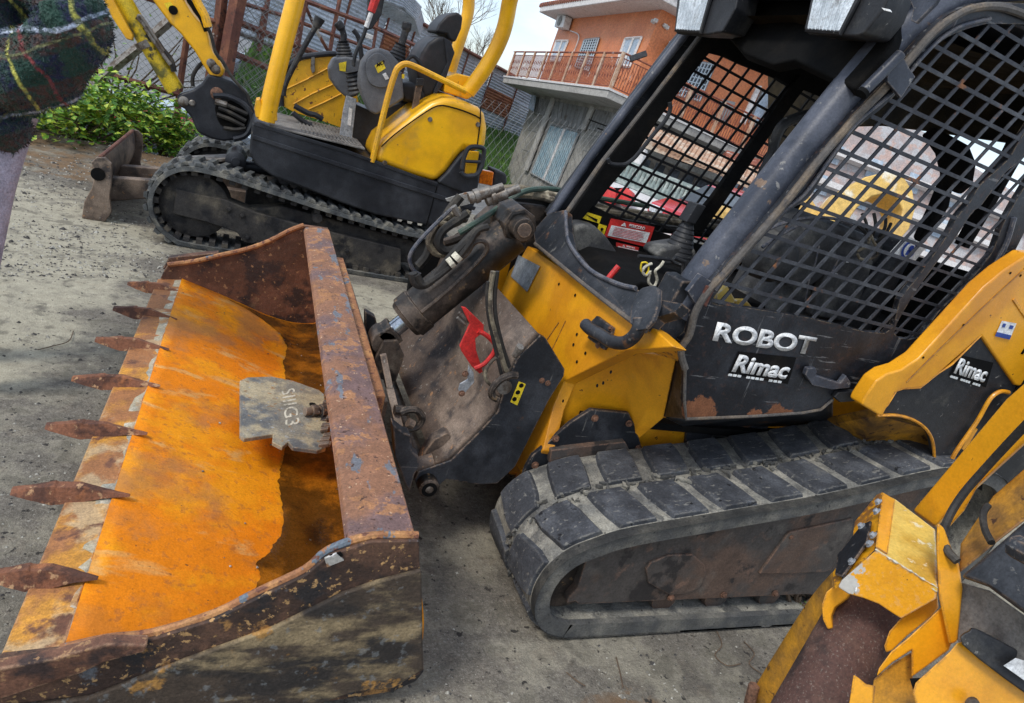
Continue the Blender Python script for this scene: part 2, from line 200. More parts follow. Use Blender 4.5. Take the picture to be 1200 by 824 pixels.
# ------------------------------------------------------------------ object helpers
def wloc(o):
    l = V((0,0,0))
    while o is not None: l += V(o.location); o = o.parent
    return l
def tag(o, label=None, cat=None, group=None, kind=None):
    if label: o['label'] = label
    if cat: o['category'] = cat
    if group: o['group'] = group
    if kind: o['kind'] = kind
    return o
def thing(name, label, cat, loc=(0,0,0), group=None):
    o = bpy.data.objects.new(name, None); o.empty_display_size = .1; COL.objects.link(o); o.location = loc
    return tag(o, label, cat, group)
class MB:
    def __init__(s): s.v = []; s.f = []
    def add(s, vs, fs):
        n = len(s.v); s.v += [V(a) for a in vs]; s.f += [tuple(n+i for i in f) for f in fs]; return s
    def prism(s, pts, ext):
        pts = [V(p) for p in pts]; e = V(ext); n = len(pts)
        nn = V((0,0,0))
        for i in range(n): nn += (pts[i]-pts[0]).cross(pts[(i+1) % n]-pts[0])
        if nn.dot(e) > 0: pts.reverse()
        vs = pts+[p+e for p in pts]
        fs = [tuple(range(n)), tuple(reversed(range(n, 2*n)))]
        fs += [((i+1) % n, i, n+i, n+(i+1) % n) for i in range(n)]
        return s.add(vs, fs)
    def box(s, a, b):      # opposite corners
        x0,y0,z0 = a; x1,y1,z1 = b
        return s.prism([(x0,y0,z0),(x1,y0,z0),(x1,y0,z1),(x0,y0,z1)], (0,y1-y0,0))
    def obox(s, c, ax, ay, az):   # centre and three half vectors
        c, ax, ay, az = V(c), V(ax), V(ay), V(az)
        return s.prism([c-ax-ay-az, c+ax-ay-az, c+ax+ay-az, c-ax+ay-az], az*2)
    def bar(s, p, q, w, t, nrm):  # flat bar
        p, q, nrm = V(p), V(q), V(nrm).normalized(); d = (q-p).normalized(); sd = d.cross(nrm).normalized()*w/2
        return s.prism([p-sd-nrm*t/2, q-sd-nrm*t/2, q+sd-nrm*t/2, p+sd-nrm*t/2], nrm*t)
    def tube(s, pts, r, n=10, cap=True):
        pts = [V(p) for p in pts]; k = len(pts); rr = r if isinstance(r, (list, tuple)) else [r]*k
        t0 = (pts[1]-pts[0]).normalized(); up = V((0,0,1)) if abs(t0.z) < .9 else V((1,0,0)); a = t0.cross(up).normalized()
        vs = []; fs = []
        for i, p in enumerate(pts):
            t = (pts[min(i+1,k-1)]-pts[max(i-1,0)]).normalized()
            a = (a-t*a.dot(t)).normalized(); b = t.cross(a)
            for j in range(n):
                an = 2*math.pi*j/n; vs.append(p+(a*math.cos(an)+b*math.sin(an))*rr[i])
        for i in range(k-1):
            for j in range(n): fs.append((i*n+j, i*n+(j+1) % n, (i+1)*n+(j+1) % n, (i+1)*n+j))
        if cap: fs += [tuple(reversed(range(n))), tuple((k-1)*n+j for j in range(n))]
        return s.add(vs, fs)
    def cyl(s, p, q, r, r2=None, n=20): return s.tube([p, q], [r, r if r2 is None else r2], n)
    def lathe(s, p, ax, prof, n=20):   # prof: (along, radius)
        ax = V(ax).normalized(); return s.tube([V(p)+ax*a for a, _ in prof], [max(r, 1e-4) for _, r in prof], n)
    def loft(s, A, B, cap=False):
        n = len(A); s.add(list(A)+list(B), [(i, i+1, n+i+1, n+i) for i in range(n-1)]); return s
    def gridloft(s, A, B, k):      # one connected sheet between two profiles
        n = len(A); vs = [a.lerp(b, j/k) for j in range(k+1) for a, b in zip(A, B)]
        return s.add(vs, [(j*n+i, j*n+i+1, (j+1)*n+i+1, (j+1)*n+i) for j in range(k) for i in range(n-1)])
    def build(s, name, m, parent=None, bevel=0, smooth=35, seg=2, label=None):
        me = bpy.data.meshes.new(name); off = wloc(parent) if parent else V((0,0,0))
        me.from_pydata([tuple(p-off) for p in s.v], [], s.f); me.validate(); me.update()
        me.materials.append(m)
        if smooth: 
            me.polygons.foreach_set('use_smooth', [True]*len(me.polygons)); me.set_sharp_from_angle(angle=math.radians(smooth))
        o = bpy.data.objects.new(name, me); COL.objects.link(o)
        if parent: o.parent = parent
        if bevel:
            b = o.modifiers.new('bevel', 'BEVEL'); b.width = bevel; b.segments = seg; b.limit_method = 'ANGLE'; b.angle_limit = math.radians(32); b.harden_normals = True
        if label: o['label'] = label
        return o
def smoothpts(pts, sub=5, closed=False):
    pts = [V(p) for p in pts]; n = len(pts); o = []
    for i in range(n if closed else n-1):
        g = (lambda k: pts[k % n]) if closed else (lambda k: pts[min(max(k,0),n-1)])
        a, b, c, d = g(i-1), g(i), g(i+1), g(i+2)
        for j in range(sub):
            t = j/sub; o.append(.5*((2*b)+(c-a)*t+(2*a-5*b+4*c-d)*t*t+(3*b-a-3*c+d)*t**3))
    if not closed: o.append(pts[-1])
    return o
def noisy(o, amp, freq):
    for v in o.data.vertices:
        c = v.co*freq; v.co += V((mnoise.noise(c), mnoise.noise(c+V((9,3,1))), mnoise.noise(c+V((2,7,5)))))*amp
def text(s, p0, px_, ph, m, parent, name='lettering', depth=.002, bold=.012, shear=0, label=None):
    """lettering whose baseline runs from p0 to px_ and whose capital height reaches ph"""
    c = bpy.data.curves.new('t', 'FONT'); c.body = s; c.size = 1; c.offset = bold; c.extrude = 0; c.resolution_u = 6
    to = bpy.data.objects.new('t', c); COL.objects.link(to); dg = bpy.context.evaluated_depsgraph_get()
    me = bpy.data.meshes.new_from_object(to.evaluated_get(dg)); bpy.data.objects.remove(to)
    xs = [v.co.x for v in me.vertices]; ys = [v.co.y for v in me.vertices]; x0, x1 = min(xs), max(xs); y1 = max(ys); y0 = min(0, min(ys))
    p0, ex, ey = V(p0), V(px_)-V(p0), V(ph)-V(p0); n = ex.cross(ey).normalized()
    if n.dot(O-p0) < 0: n = -n
    off = wloc(parent) if parent else V((0,0,0))
    for v in me.vertices:
        a, b = (v.co.x-x0)/(x1-x0), (v.co.y)/y1
        v.co = p0+ex*a+ey*b+n*depth-off
    me.materials.clear(); me.materials.append(m)
    o = bpy.data.objects.new(name, me); COL.objects.link(o); o.parent = parent
    if label: o['label'] = label
    sm = o.modifiers.new('s', 'SOLIDIFY'); sm.thickness = .0015
    return o
def clip2(poly, p, d):
    """segments of the line p+t*d inside a 2-D polygon"""
    ts = []
    n = len(poly)
    for i in range(n):
        a, b = poly[i], poly[(i+1) % n]; ex, ez = b[0]-a[0], b[1]-a[1]
        den = d[0]*ez-d[1]*ex
        if abs(den) < 1e-9: continue
        t = ((a[0]-p[0])*ez-(a[1]-p[1])*ex)/den; u = ((a[0]-p[0])*d[1]-(a[1]-p[1])*d[0])/den
        if 0 <= u < 1: ts.append(t)
    ts.sort(); return [(ts[i], ts[i+1]) for i in range(0, len(ts)-1, 2)]
def grid(mb, poly, y, p0, e1, e2, wid, thk, rng=40):
    """welded bars through a polygon in the plane y=const; e1,e2 are the cell vectors in x,z"""
    for (d, st, w_, dy) in ((e1, e2, wid, 0), (e2, e1, wid, .0012)):
        for k in range(-rng, rng):
            p = (p0[0]+st[0]*k, p0[1]+st[1]*k)
            for t0, t1 in clip2(poly, p, d):
                a = V((p[0]+d[0]*t0, y+dy, p[1]+d[1]*t0)); b = V((p[0]+d[0]*t1, y+dy, p[1]+d[1]*t1))
                if (b-a).length > .01: mb.bar(a, b, w_, thk, (0,1,0))
def frame(mb, outer, inner, ext):
    """ring between two outlines of equal point count, extruded"""
    n = len(outer); e = V(ext); outer = [V(p) for p in outer]; inner = [V(p) for p in inner]
    for i in range(n):
        j = (i+1) % n; mb.prism([outer[i], outer[j], inner[j], inner[i]], e)
def bolt(p, n, r, parent, m=None, name='bolt'):
    b = MB(); n = V(n).normalized(); b.lathe(p, n, [(0, r*1.5), (r*.3, r*1.5)], 12); b.lathe(V(p)+n*r*.3, n, [(0, r), (r*.8, r), (r*.95, r*.8)], 6)
    return b.build(name, m or M['rustbolt'], parent, smooth=25)
def copy_tree(o, parent=None, delta=(0,0,0)):
    c = o.copy(); COL.objects.link(c); c.parent = parent
    if parent is None: c.location = V(o.location)+V(delta)
    for ch in [k for k in bpy.data.objects if k.parent == o]: copy_tree(ch, c)
    return c
# ------------------------------------------------------------------ setting: yard ground, lower street, hill
M['asphalt'] = mat('worn_yard_asphalt', (.160,.143,.118), [((.25,.225,.185), 60, .48, .58, {'det': 9, 'rg': .8, 'amt': .8}), ((.08,.07,.06), 42, .58, .65, {'det': 8, 'amt': .7}), ((.42,.39,.33), 130, .62, .66, {'amt': .8}), ((.11,.098,.08), 1.3, .50, .66, {'amt': .7}),
    ((.40,.365,.275), 7, .22, .50, {'blob': [((-1.3,4.2,0), 1.0), ((-1.1,3.3,0), .7), ((-1.8,5.2,0), 1.2), ((-3.2,5,0), 2.4), ((-.9,5.0,0), .6), ((1.0,4.1,0), .9), ((4.6,.9,0), 1.8)], 'bs': 4, 'soft': .35, 'only': False}),
    ((.20,.13,.075), 6, .3, .6, {'blob': [((1.2,1.03,0), .24), ((-1.0,7.2,0), 1.0), ((-2.0,7.6,0), 1.3), ((-.4,6.9,0), .8)], 'bs': 7, 'only': False}),
    ((.07,.063,.052), 8, .54, .63, {'amt': .5, 'det': 9}), ((.05,.045,.04), 26, .62, .66)], rough=.9, bump=[(160,.003), (45,.005), (5,.012)], grunge=.3, spec=0.15)
M['street'] = mat('lower_street_asphalt', (.17,.17,.17), [((.24,.235,.22), 1.4, .45, .65), ((.10,.10,.10), 6, .56, .7)], rough=.9, bump=[(30,.004)])
M['grassg'] = mat('grassy_slope', (.045,.11,.02), [((.09,.17,.03), 3, .42, .62), ((.16,.13,.07), 1.2, .6, .74), ((.02,.05,.012), 12, .5, .7)], rough=.95, bump=[(25,.05)])
M['soil'] = mat('bare_soil_bank', (.17,.125,.085), [((.27,.22,.16), 6, .48, .64), ((.08,.055,.035), 9, .54, .68), ((.4,.38,.33), 60, .64, .68)], rough=.95, bump=[(40,.01),(8,.03)])
def sheet(name, fn, x0, x1, y0, y1, nx, ny, m):
    vs = [(x0+(x1-x0)*i/nx, y0+(y1-y0)*j/ny, 0) for j in range(ny+1) for i in range(nx+1)]
    vs = [(x, y, fn(x, y)) for x, y, _ in vs]
    fs = [(j*(nx+1)+i, j*(nx+1)+i+1, (j+1)*(nx+1)+i+1, (j+1)*(nx+1)+i) for j in range(ny) for i in range(nx)]
    o = MB().add(vs, fs).build(name, m, None, smooth=60); return tag(o, kind='structure')
def edge_y(x): return 8.3+.25*math.sin(x*1.3)+max(0, (x-2.0))*.12     # where the yard ends
def gnd(x, y):
    e = edge_y(x); base = .012*mnoise.noise(V((x*1.3, y*1.3, 0)))+.02*mnoise.noise(V((x*.4, y*.4, 3)))
    near = max(0, min(1, (y-4.6)/1.5)); z = base*near
    if y > e-.9: z += .10*min(1, (y-e+.9)/.6)*(.6+.8*mnoise.noise(V((x*2, y*2, 1))))
    if y > e: z -= min(1.75, (y-e)*.9)
    return z
sheet('yard_ground', gnd, -14, 16, -8, 14, 300, 220, M['asphalt'])
gs = sheet('street', lambda x, y: -1.45, -260, 260, 9.6, 420, 2, 2, M['street'])
# grit and small stones lying loose on the yard
pm = MB(); rnd = random.Random(3)
spots = []
for i in range(9000):
    if i < 5200: u, v = rnd.uniform(-60, 1260), rnd.uniform(150, 900); p = PZ(u, v, 0)
    else: u, v = rnd.uniform(-40, 260), rnd.uniform(140, 330); p = PZ(u, v, 0)
    if p.y < .6 or p.y > 8.2 or p.x < -4 or p.x > 4: continue
    if mnoise.noise(V((p.x*1.6, p.y*1.6, 5))) < -.12 and rnd.random() < .8: continue
    d = p.y; r = rnd.uniform(.0016, .0045)*(1+.25*d)*(2.2 if rnd.random() < .05 else 1)
    a = rnd.uniform(0, 6.3); ca, sa = math.cos(a)*r*rnd.uniform(.8,1.4), math.sin(a)*r
    z = gnd(p.x, p.y)
    n = len(pm.v)
    pm.v += [V((p.x+ca, p.y+sa, z)), V((p.x-sa, p.y+ca*.8, z+r*.2)), V((p.x-ca, p.y-sa, z)), V((p.x+sa, p.y-ca*.9, z)), V((p.x+ca*.2, p.y, z+r*rnd.uniform(.6,1.1)))]
    pm.f += [(n,n+1,n+4), (n+1,n+2,n+4), (n+2,n+3,n+4), (n+3,n,n+4)]
M['grit'] = mat('loose_grit', (.20,.185,.155), [((.42,.40,.34), 30, .5, .55, {'det': 1}), ((.06,.055,.05), 23, .52, .56, {'det': 1})], rough=.9)
tag(pm.build('gravel', M['grit'], None, smooth=0), 'loose grey grit and small stones scattered over the asphalt yard', 'gravel', kind='stuff')
# ------------------------------------------------------------------ compact track loader (centre of the picture)
L = thing('track_loader', 'yellow and black compact track loader with mesh caged cab and rusty toothed bucket', 'track loader', (1.6, 2.4, 0))
# --- bucket
YN, YF = 1.27, 3.67
nsec = [(-.34,.215), (-.228,.225), (.0,.16), (.22,.085), (.36,.058), (.47,.062), (.545,.095), (.585,.15), (.575,.25), (.535,.38), (.495,.50)]
fsec = [(-.325,.24), (-.218,.25), (.0,.185), (.22,.112), (.36,.088), (.47,.10), (.54,.14), (.57,.22), (.555,.33), (.51,.48), (.47,.62)]
NS = smoothpts([V((x, YN+.012, z)) for x, z in nsec[1:]], 4); FS = smoothpts([V((x, YF-.012, z)) for x, z in fsec[1:]], 4)
bk = MB(); K = 24
bk.gridloft(NS, FS, K)
bucket = bk.build('bucket', M['rustfloor'], L, smooth=60, label='wide rusty loader bucket with orange floor')
sm = bucket.modifiers.new('s', 'SOLIDIFY'); sm.thickness = .014; sm.offset = 1
# cutting edge plate + weld
def lerp_nf(n, f, t): return V((n[0]+(f[0]-n[0])*t, YN+(YF-YN)*t, n[1]+(f[1]-n[1])*t))
ce = MB()
A = [lerp_nf(nsec[0], fsec[0], 0)+V((-.0,.0,-.002)), lerp_nf(nsec[1], fsec[1], 0)+V((0,0,.008)), lerp_nf(nsec[1], fsec[1], 0)+V((.03,0,-.03)), lerp_nf(nsec[0], fsec[0], 0)+V((0,0,-.022))]
ce.prism(A, lerp_nf(nsec[0], fsec[0], 1)-lerp_nf(nsec[0], fsec[0], 0))
ce.build('cutting_edge', M['rustedge'], bucket, bevel=.003)
wl = MB(); wp = []
for k in range(61):
    t = k/60; wp.append(lerp_nf(nsec[1], fsec[1], .008+t*.984)+V((random.uniform(-.003,.003), 0, .006+random.uniform(-.0015,.0015))))
for i in range(60):
    a, c = wp[i], wp[i+1]; w0, w1 = .028+.014*mnoise.noise(a*6), .028+.014*mnoise.noise(c*6)
    wl.add([a+V((-w0,0,-.004)), a+V((0,0,.002)), a+V((w0,0,-.010)), c+V((-w1,0,-.004)), c+V((0,0,.002)), c+V((w1,0,-.010))], [(0,3,4,1),(1,4,5,2)])
wl.build('weld_seam', M['weld'], bucket)
# teeth
def tooth(root, tip, hw):
    d = (tip-root); sd = V((0,1,0))
    b = MB(); st = [(-.42, hw*.35, .004, .008), (-.1, hw*.9, .000, .018), (.20, hw*1.25, -.016, .030), (.46, hw*1.35, -.024, .024), (.50, hw*1.45, -.025, .027), (.74, hw*1.25, -.018, .014), (1.0, hw*.95, -.008, .002)]
    prev = None; vs = []
    for t, w_, lo, hi in st:
        c = root+d*t; j = random.uniform(-.002,.002)
        vs += [c-sd*w_+V((0,0,lo)), c+sd*w_+V((0,0,lo)), c+sd*w_*.45+V((0,0,hi+j)), c-sd*w_*.45+V((0,0,hi-j))]
    fs = [(3,2,1,0)]; k = len(st)
    for i in range(k-1):
        for j in range(4): fs.append((i*4+j, i*4+(j+1) % 4, (i+1)*4+(j+1) % 4, (i+1)*4+j))
    n = (k-1)*4; fs.append((n, n+1, n+2, n+3)); b.add(vs, fs); return b
tpix = [((205,337),(150,328)), ((197,367),(133,357)), ((183,402),(112,393)), ((168,445),(85,438)), ((150,500),(54,493)), ((125,572),(14,568)), ((95,668),(-12,666))]
for (ru, rv), (tu, tv) in tpix:
    r = PZ(ru, rv, .262); tpt = PZ(tu, tv, .235)
    b = tooth(V((-.265, r.y, .240)), V((tpt.x, tpt.y, .222)), .021)
    o = b.build('tooth', M['toothrust'], bucket, smooth=20, bevel=.002)
    sb = o.modifiers.new('sub', 'SUBSURF'); sb.subdivision_type = 'SIMPLE'; sb.levels = sb.render_levels = 2
    tx = bpy.data.textures.new('pits', 'CLOUDS'); tx.noise_scale = .02; tx.noise_depth = 3; dm = o.modifiers.new('pits', 'DISPLACE'); dm.texture = tx; dm.strength = .003; dm.texture_coords = 'GLOBAL'
# side plates
nside = [(-.37,.125), (-.338,.225), (-.231,.235), (-.147,.258), (-.06,.268), (.06,.317), (.144,.376), (.241,.441), (.285,.497), (.375,.538), (.489,.541), (.60,.109), (.585,.075), (.532,.046), (.425,.034), (.2,.02), (.0,.022), (-.2,.04), (-.40,.07)]
sp = MB().prism(xz(nside, YN-.022), (0,.030,0)).build('side_plate', M['rustside'], bucket, bevel=.004)
strip = [PY(u, v, YN-.02) for u, v in [(-30,830), (107,812), (214,770), (321,731), (400,692), (440,678), (493,664), (495,780), (461,802), (413,807)]]
strip = strip+xz([(.3,.02), (.1,.018), (-.1,.025), (-.41,.06)], YN-.02)
MB().prism([V((p.x, YN-.034, p.z)) for p in strip], (0,.014,0)).build('wear_plate', M['rustmud'], bucket, bevel=.006)
sc_ = [PY(u, v, YN-.022) for u, v in [(-30,800), (-5,772), (71,758), (125,743), (175,744), (172,752), (125,764), (100,776), (40,795), (0,808)]]
MB().prism([V((p.x, YN-.052, p.z)) for p in sc_], (0,.032,0)).build('side_cutter', M['rustdark'], bucket, bevel=.005)
rim = [V((x, YN-.003, z+.002)) for x, z in nside[2:11]]
MB().tube(smoothpts(rim, 4), .010, 8).build('lit_rim', M['flange2'], bucket)  # brighter rust bead puts the lit top edge of the plate into colour
lab = [PY(u, v, YN-.024) for u, v in [(380,653),(394,647),(403,655),(383,663)]]
MB().prism(lab, (0,-.006,0)).build('bracket', M['palemetal'], bucket, bevel=.001)
lh = [PY(u, v, YN-.024) for u, v in [(386,650),(399,646),(402,650),(390,655)]]
MB().prism(lh, (0,-.004,0)).build('slot', M['dark'], bucket)
fside = [(-.325,.20), (-.30,.29), (-.285,.323), (-.16,.365), (-.053,.415), (.077,.475), (.18,.54), (.271,.614), (.335,.655), (.46,.662), (.56,.20), (.50,.09), (.36,.07), (.1,.12)]
MB().prism(xz(fside, YF-.01), (0,.03,0)).build('side_plate', M['rustdark'], bucket, bevel=.004)
MB().tube(smoothpts([V((x, YF-.01, z+.002)) for x, z in fside[2:9]], 4), .013, 8).build('lit_rim', M['flange2'], bucket)  # far plate: same brighter bead painting a lit top edge
MB().prism([V((x, YF+.012, z)) for x, z in [(-.31,.285), (-.285,.355), (-.06,.425), (-.05,.395), (-.2,.335)]], (0,.05,0)).build('side_cutter', M['rustdark'], bucket, bevel=.005)
# top flange: bent channel, two facets
fn = [(.322,.505), (.330,.527), (.385,.540), (.487,.540), (.487,.46), (.47,.46), (.47,.515), (.35,.505)]
ff = [(.334,.628), (.342,.650), (.40,.663), (.465,.663), (.465,.585), (.45,.585), (.45,.64), (.36,.63)]
fl = MB(); vs = [V((x, YN+.008, z)) for x, z in fn]+[V((x, YF-.02, z)) for x, z in ff]
nf = len(fn); fl.add(vs, [tuple(range(nf)), tuple(reversed(range(nf, 2*nf)))]+[((i+1) % nf, i, nf+i, nf+(i+1) % nf) for i in range(nf)])
o = fl.build('top_flange', M['flange'], bucket, bevel=.006)
# rail strips behind the flange
def nfbox(n0, n1, name, m, t0=0, t1=1):   # rectangle section (x,z) corners, follows the twist of the bucket
    dz = lambda t: .12*t; b = MB(); (xa, za), (xb, zb) = n0, n1
    P = lambda x, z, t: V((x-.022*t, YN+(YF-YN)*t, z+dz(t)))
    vs = [P(xa,za,t0), P(xb,za,t0), P(xb,zb,t0), P(xa,zb,t0), P(xa,za,t1), P(xb,za,t1), P(xb,zb,t1), P(xa,zb,t1)]
    b.add(vs, [(0,1,2,3), (7,6,5,4), (1,0,4,5), (2,1,5,6), (3,2,6,7), (0,3,7,4)]); return b.build(name, m, bucket, bevel=.003)
nfbox((.489,.40), (.535,.505), 'back_rail', M['flange2'], .30, .86)
nfbox((.54,.30), (.575,.43), 'back_rail', M['steelbrown'], .34, .80)
# standing rusty water in the heel
wp = [PZ(u, v, .135) for u, v in [(255,352),(275,362),(290,368),(312,376),(329,386),(336,402),(335,425),(334,452),(334,490),(331,520),(331,545),(331,575),(334,605),(327,622),(315,640),(302,655),(306,672),(298,690)]]
wv = []; wf = []
def floor_z(x, y):
    t = (y-YN)/(YF-YN); prof = [(a[0]+(b[0]-a[0])*t, a[1]+(b[1]-a[1])*t) for a, b in zip(nsec, fsec)]
    for (xa, za), (xb, zb) in zip(prof[:-1], prof[1:]):
        if xa <= x <= xb: return za+(zb-za)*(x-xa)/(xb-xa)
    return .16
import bisect
wb = sorted((max(YN+.02, min(YF-.03, p.y)), p.x) for p in wp); ys_ = [a for a, _ in wb]
NW = 260; NXW = 14
for j in range(NW+1):
    y = YN+.03+(YF-YN-.07)*j/NW; i = max(1, min(len(wb)-1, bisect.bisect(ys_, y))); (ya, xa), (yb, xb) = wb[i-1], wb[i]
    x0 = xa+(xb-xa)*max(0, min(1, (y-ya)/max(1e-4, yb-ya))); x0 += .020*mnoise.noise(V((y*5, 0, 0)))+.012*mnoise.noise(V((y*14, 4, 0)))+.006*mnoise.noise(V((y*40, 4, 0)))+.004*mnoise.noise(V((y*110, 4, 0)))
    for i in range(NXW+1):
        x = x0+(.50-x0)*i/NXW; wv.append(V((x, y, floor_z(x, y)+.0165+.002*(i > 0))))
for j in range(NW):
    for i in range(NXW): wf.append((j*(NXW+1)+i, j*(NXW+1)+i+1, (j+1)*(NXW+1)+i+1, (j+1)*(NXW+1)+i))
MB().add(wv, wf).build('rusty_water', M['water'], bucket)
db = MB()
for k in range(70):
    y = random.uniform(YN+.1, YF-.2); x = random.uniform(.33, .5) if random.random() < .75 else random.uniform(.0, .35); r = random.uniform(.003, .010)
    r *= .6; n = len(db.v); c = V((x, y, floor_z(x, y)+.017)); a = random.uniform(0,6.3)
    db.add([c+V((math.cos(a+k*1.257)*r*random.uniform(.6,1.3), math.sin(a+k*1.257)*r*random.uniform(.6,1.3), 0)) for k in range(5)]+[c+V((0,0,r*.8))], [(k, (k+1) % 5, 5) for k in range(5)])
tag(db.build('debris', M['grit'], bucket), kind='stuff')
# hinged grey steel plate lying in the bucket with stencilled characters
pp = [(281,446),(290,442),(318,441),(343,446),(374,457),(380,462),(384,500),(382,525),(372,528),(343,524),(338,518),(331,524),(319,518),(320,509),(286,514),(281,510)]
pn = (V((.10,2.3,.262)), V((.42,2.3,.245)), V((.10,2.7,.266))); pnn = (pn[1]-pn[0]).cross(pn[2]-pn[0]).normalized()
pl = MB().prism([onN(u, v, pn[0], pnn) for u, v in pp], (0,0,-.016)).build('steel_plate', M['plategrey'], bucket, bevel=.003, label='grey mud-wiped steel plate with pale raised characters')
Q = lambda u, v: onN(u, v, pn[0], pnn)
text('SIIIG3', Q(330,457), Q(335,500), Q(345,454.5), M['stencil'], pl, 'stencil_marking', .001, .0)
b = MB(); b.tube([Q(356,488)+V((0,0,.02)), Q(378,486)+V((0,0,.02))], .016, 10); b.cyl(Q(364,487)+V((0,0,.02)), Q(371,486.5)+V((0,0,.02)), .024, n=6); b.cyl(Q(374,487)+V((0,0,.02)), Q(384,486)+V((0,0,.02)), .028, n=10)
b.build('bolt', M['steelbrown'], pl, bevel=.002)
MB().lathe(Q(366,475)+V((0,0,.004)), (0,0,1), [(0,.013),(.002,.013)], 14).build('hole', M['dark'], pl)
b = MB()
for k in range(14):
    p = Q(380+random.uniform(-2,6), 462+k*5); b.obox(p+V((0,0,random.uniform(0,.03))), V((random.uniform(.01,.02),0,.004)), V((.003,.012,0)), V((0,0,.006)))
b.build('hinge', M['steelbrown'], pl, bevel=.002)
# --- quick-hitch frame
YH = 1.9
hp = [(633,393),(640,397),(662,433),(661,441),(643,470),(604,547),(583,567),(560,568),(523,562),(513,571),(500,577),(489,573),(486,563),(490,553),(510,546),(528,540),(560,508),(583,483),(592,452),(606,420)]
hs = [PY(u, v, YH) for u, v in hp]
hitch = MB().prism([V((p.x, YH, p.z)) for p in hs], (0,.028,0)).build('hitch_side_plate', M['black'], L, bevel=.004)
fsx = [PY(u, v, YH) for u, v in [(512,548),(528,540),(560,508),(583,483),(592,452),(608,418),(633,393)]]
A = [V((p.x, YH+.005, p.z)) for p in fsx]; B = [V((p.x, 3.02, p.z)) for p in fsx]; hf = MB()
hf.gridloft(A, B, 6)
o = hf.build('hitch_face_plate', M['steelbrown'], L, smooth=50); s_ = o.modifiers.new('s', 'SOLIDIFY'); s_.thickness = .02; s_.offset = 1
MB().prism([V((p.x, 3.02, p.z)) for p in hs], (0,.028,0)).build('hitch_side_plate', M['black'], L, bevel=.004)
pe = PY(500, 565, YH)
b = MB(); b.lathe((pe.x, YH-.045, pe.z), (0,1,0), [(0,.030),(.004,.036),(.10,.036)], 24); b.build('pivot_boss', M['grease'], L, smooth=30)
b = MB(); b.lathe((pe.x, YH-.050, pe.z), (0,1,0), [(0,.008),(.004,.016),(.012,.018)], 16); b.build('pivot_pin', M['steel'], L)
MB().lathe((pe.x, YH-.047, pe.z), (0,1,0), [(0,.027),(.003,.027)], 24).build('pivot_ring', M['dark'], L)
b = MB(); b.tube([V((pe.x, 1.89, pe.z+.0)), V((pe.x, 3.1, pe.z+.0))], .026, 14); b.build('pivot_shaft', M['grease'], L)
# bucket brackets, links and claws
br = [PY(u, v, 1.84) for u, v in [(460,497),(474,508),(481,510),(484,530),(491,536),(491,548),(486,556),(480,577),(474,565),(463,535)]]
MB().prism(br, (0,.05,0)).build('bucket_bracket', M['black'], bucket, bevel=.004)
br = [PY(u, v, 2.75) for u, v in [(428,365),(440,372),(447,400),(452,425),(446,430),(436,410),(428,390)]]
MB().prism(br, (0,.05,0)).build('bucket_bracket', M['black'], bucket, bevel=.004)
cl = [PY(u, v, 1.97) for u, v in [(523,508),(528,510),(528,516),(518,525),(515,540),(516,548),(504,556),(490,552),(493,540),(499,528),(508,516)]]
MB().prism(cl, (0,.05,0)).build('claw', M['steelbrown'], L, bevel=.005)
b = MB(); b.tube([PY(486,546,1.93), PY(508,540,1.93)], .028, 12); b.build('pin_sleeve', M['steelbrown'], L, bevel=.003)
b = MB(); b.bar(PY(449,415,2.10), PY(457,455,2.06), .022, .012, (0,1,0)); b.bar(PY(457,455,2.06), PY(470,508,1.95), .026, .012, (0,1,0)); b.build('locking_bar', M['steelbrown'], L, bevel=.002)
b = MB(); b.tube(smoothpts([PY(u, v, 1.98) for u, v in [(470,484),(480,480),(490,482),(495,491),(489,500),(478,503),(471,501)]], 4), .013, 8); b.cyl(PY(462,480,1.99), PY(478,482,1.99), .017, n=10)
b.build('shackle', M['grease'], L)
b = MB(); b.tube([PY(478,495,1.96), PY(484,498,1.96)], .016, 10); b.build('pin', M['steelbrown'], L)
# loader cylinder, lying along the machine above the face plate
YC = 2.42
p0, p1 = PY(602, 272, YC), PY(474, 376, YC); ax = (p1-p0).normalized()
b = MB(); b.lathe(p0-ax*.02, ax, [(0,.05),(.03,.082),(.10,.083),((p1-p0).length-.06,.083),((p1-p0).length-.055,.09),((p1-p0).length,.09),((p1-p0).length+.004,.082),((p1-p0).length+.018,.075),((p1-p0).length+.02,.04)], 32)
cyl = b.build('lift_cylinder', M['grease'], L, smooth=30)
b = MB(); b.cyl(p1, p1+ax*.09, .034, n=20); b.build('cylinder_rod', M['chrome'], cyl)
pc = p1+ax*.11
b = MB(); b.lathe(pc-V((0,.05,0)), (0,1,0), [(0,.05),(.10,.05)], 20); b.obox(pc-ax*.03, ax*.03, V((0,.05,0)), ax.cross(V((0,1,0)))*.04); b.build('rod_eye', M['grease'], cyl, bevel=.004)
pc2 = pc+V((.01,0,-.03))
for s_ in (-.075, .06): MB().prism([pc2+V((x, s_, z)) for x, z in [(-.06,-.10),(-.02,.05),(.03,.06),(.07,.0),(.06,-.12)]], (0,.018,0)).build('rod_clevis', M['grease'], L, bevel=.003)
ph = PY(612, 268, YC-.10)
b = MB(); b.lathe(ph+V((0,.02,0)), (0,1,0), [(0,.062),(.006,.07),(.17,.075)], 8); b.build('cylinder_head', M['grease'], cyl, bevel=.005)
b = MB(); b.lathe(ph+V((0,-.025,0)), (0,1,0), [(0,.030),(.004,.042),(.03,.044),(.05,.05)], 28); b.build('pivot_cap', M['grease'], cyl)
b = MB(); b.lathe(ph+V((0,-.030,0)), (0,1,0), [(0,.026),(.006,.028)], 28); b.build('pivot_pin', M['steelbrown'], cyl)
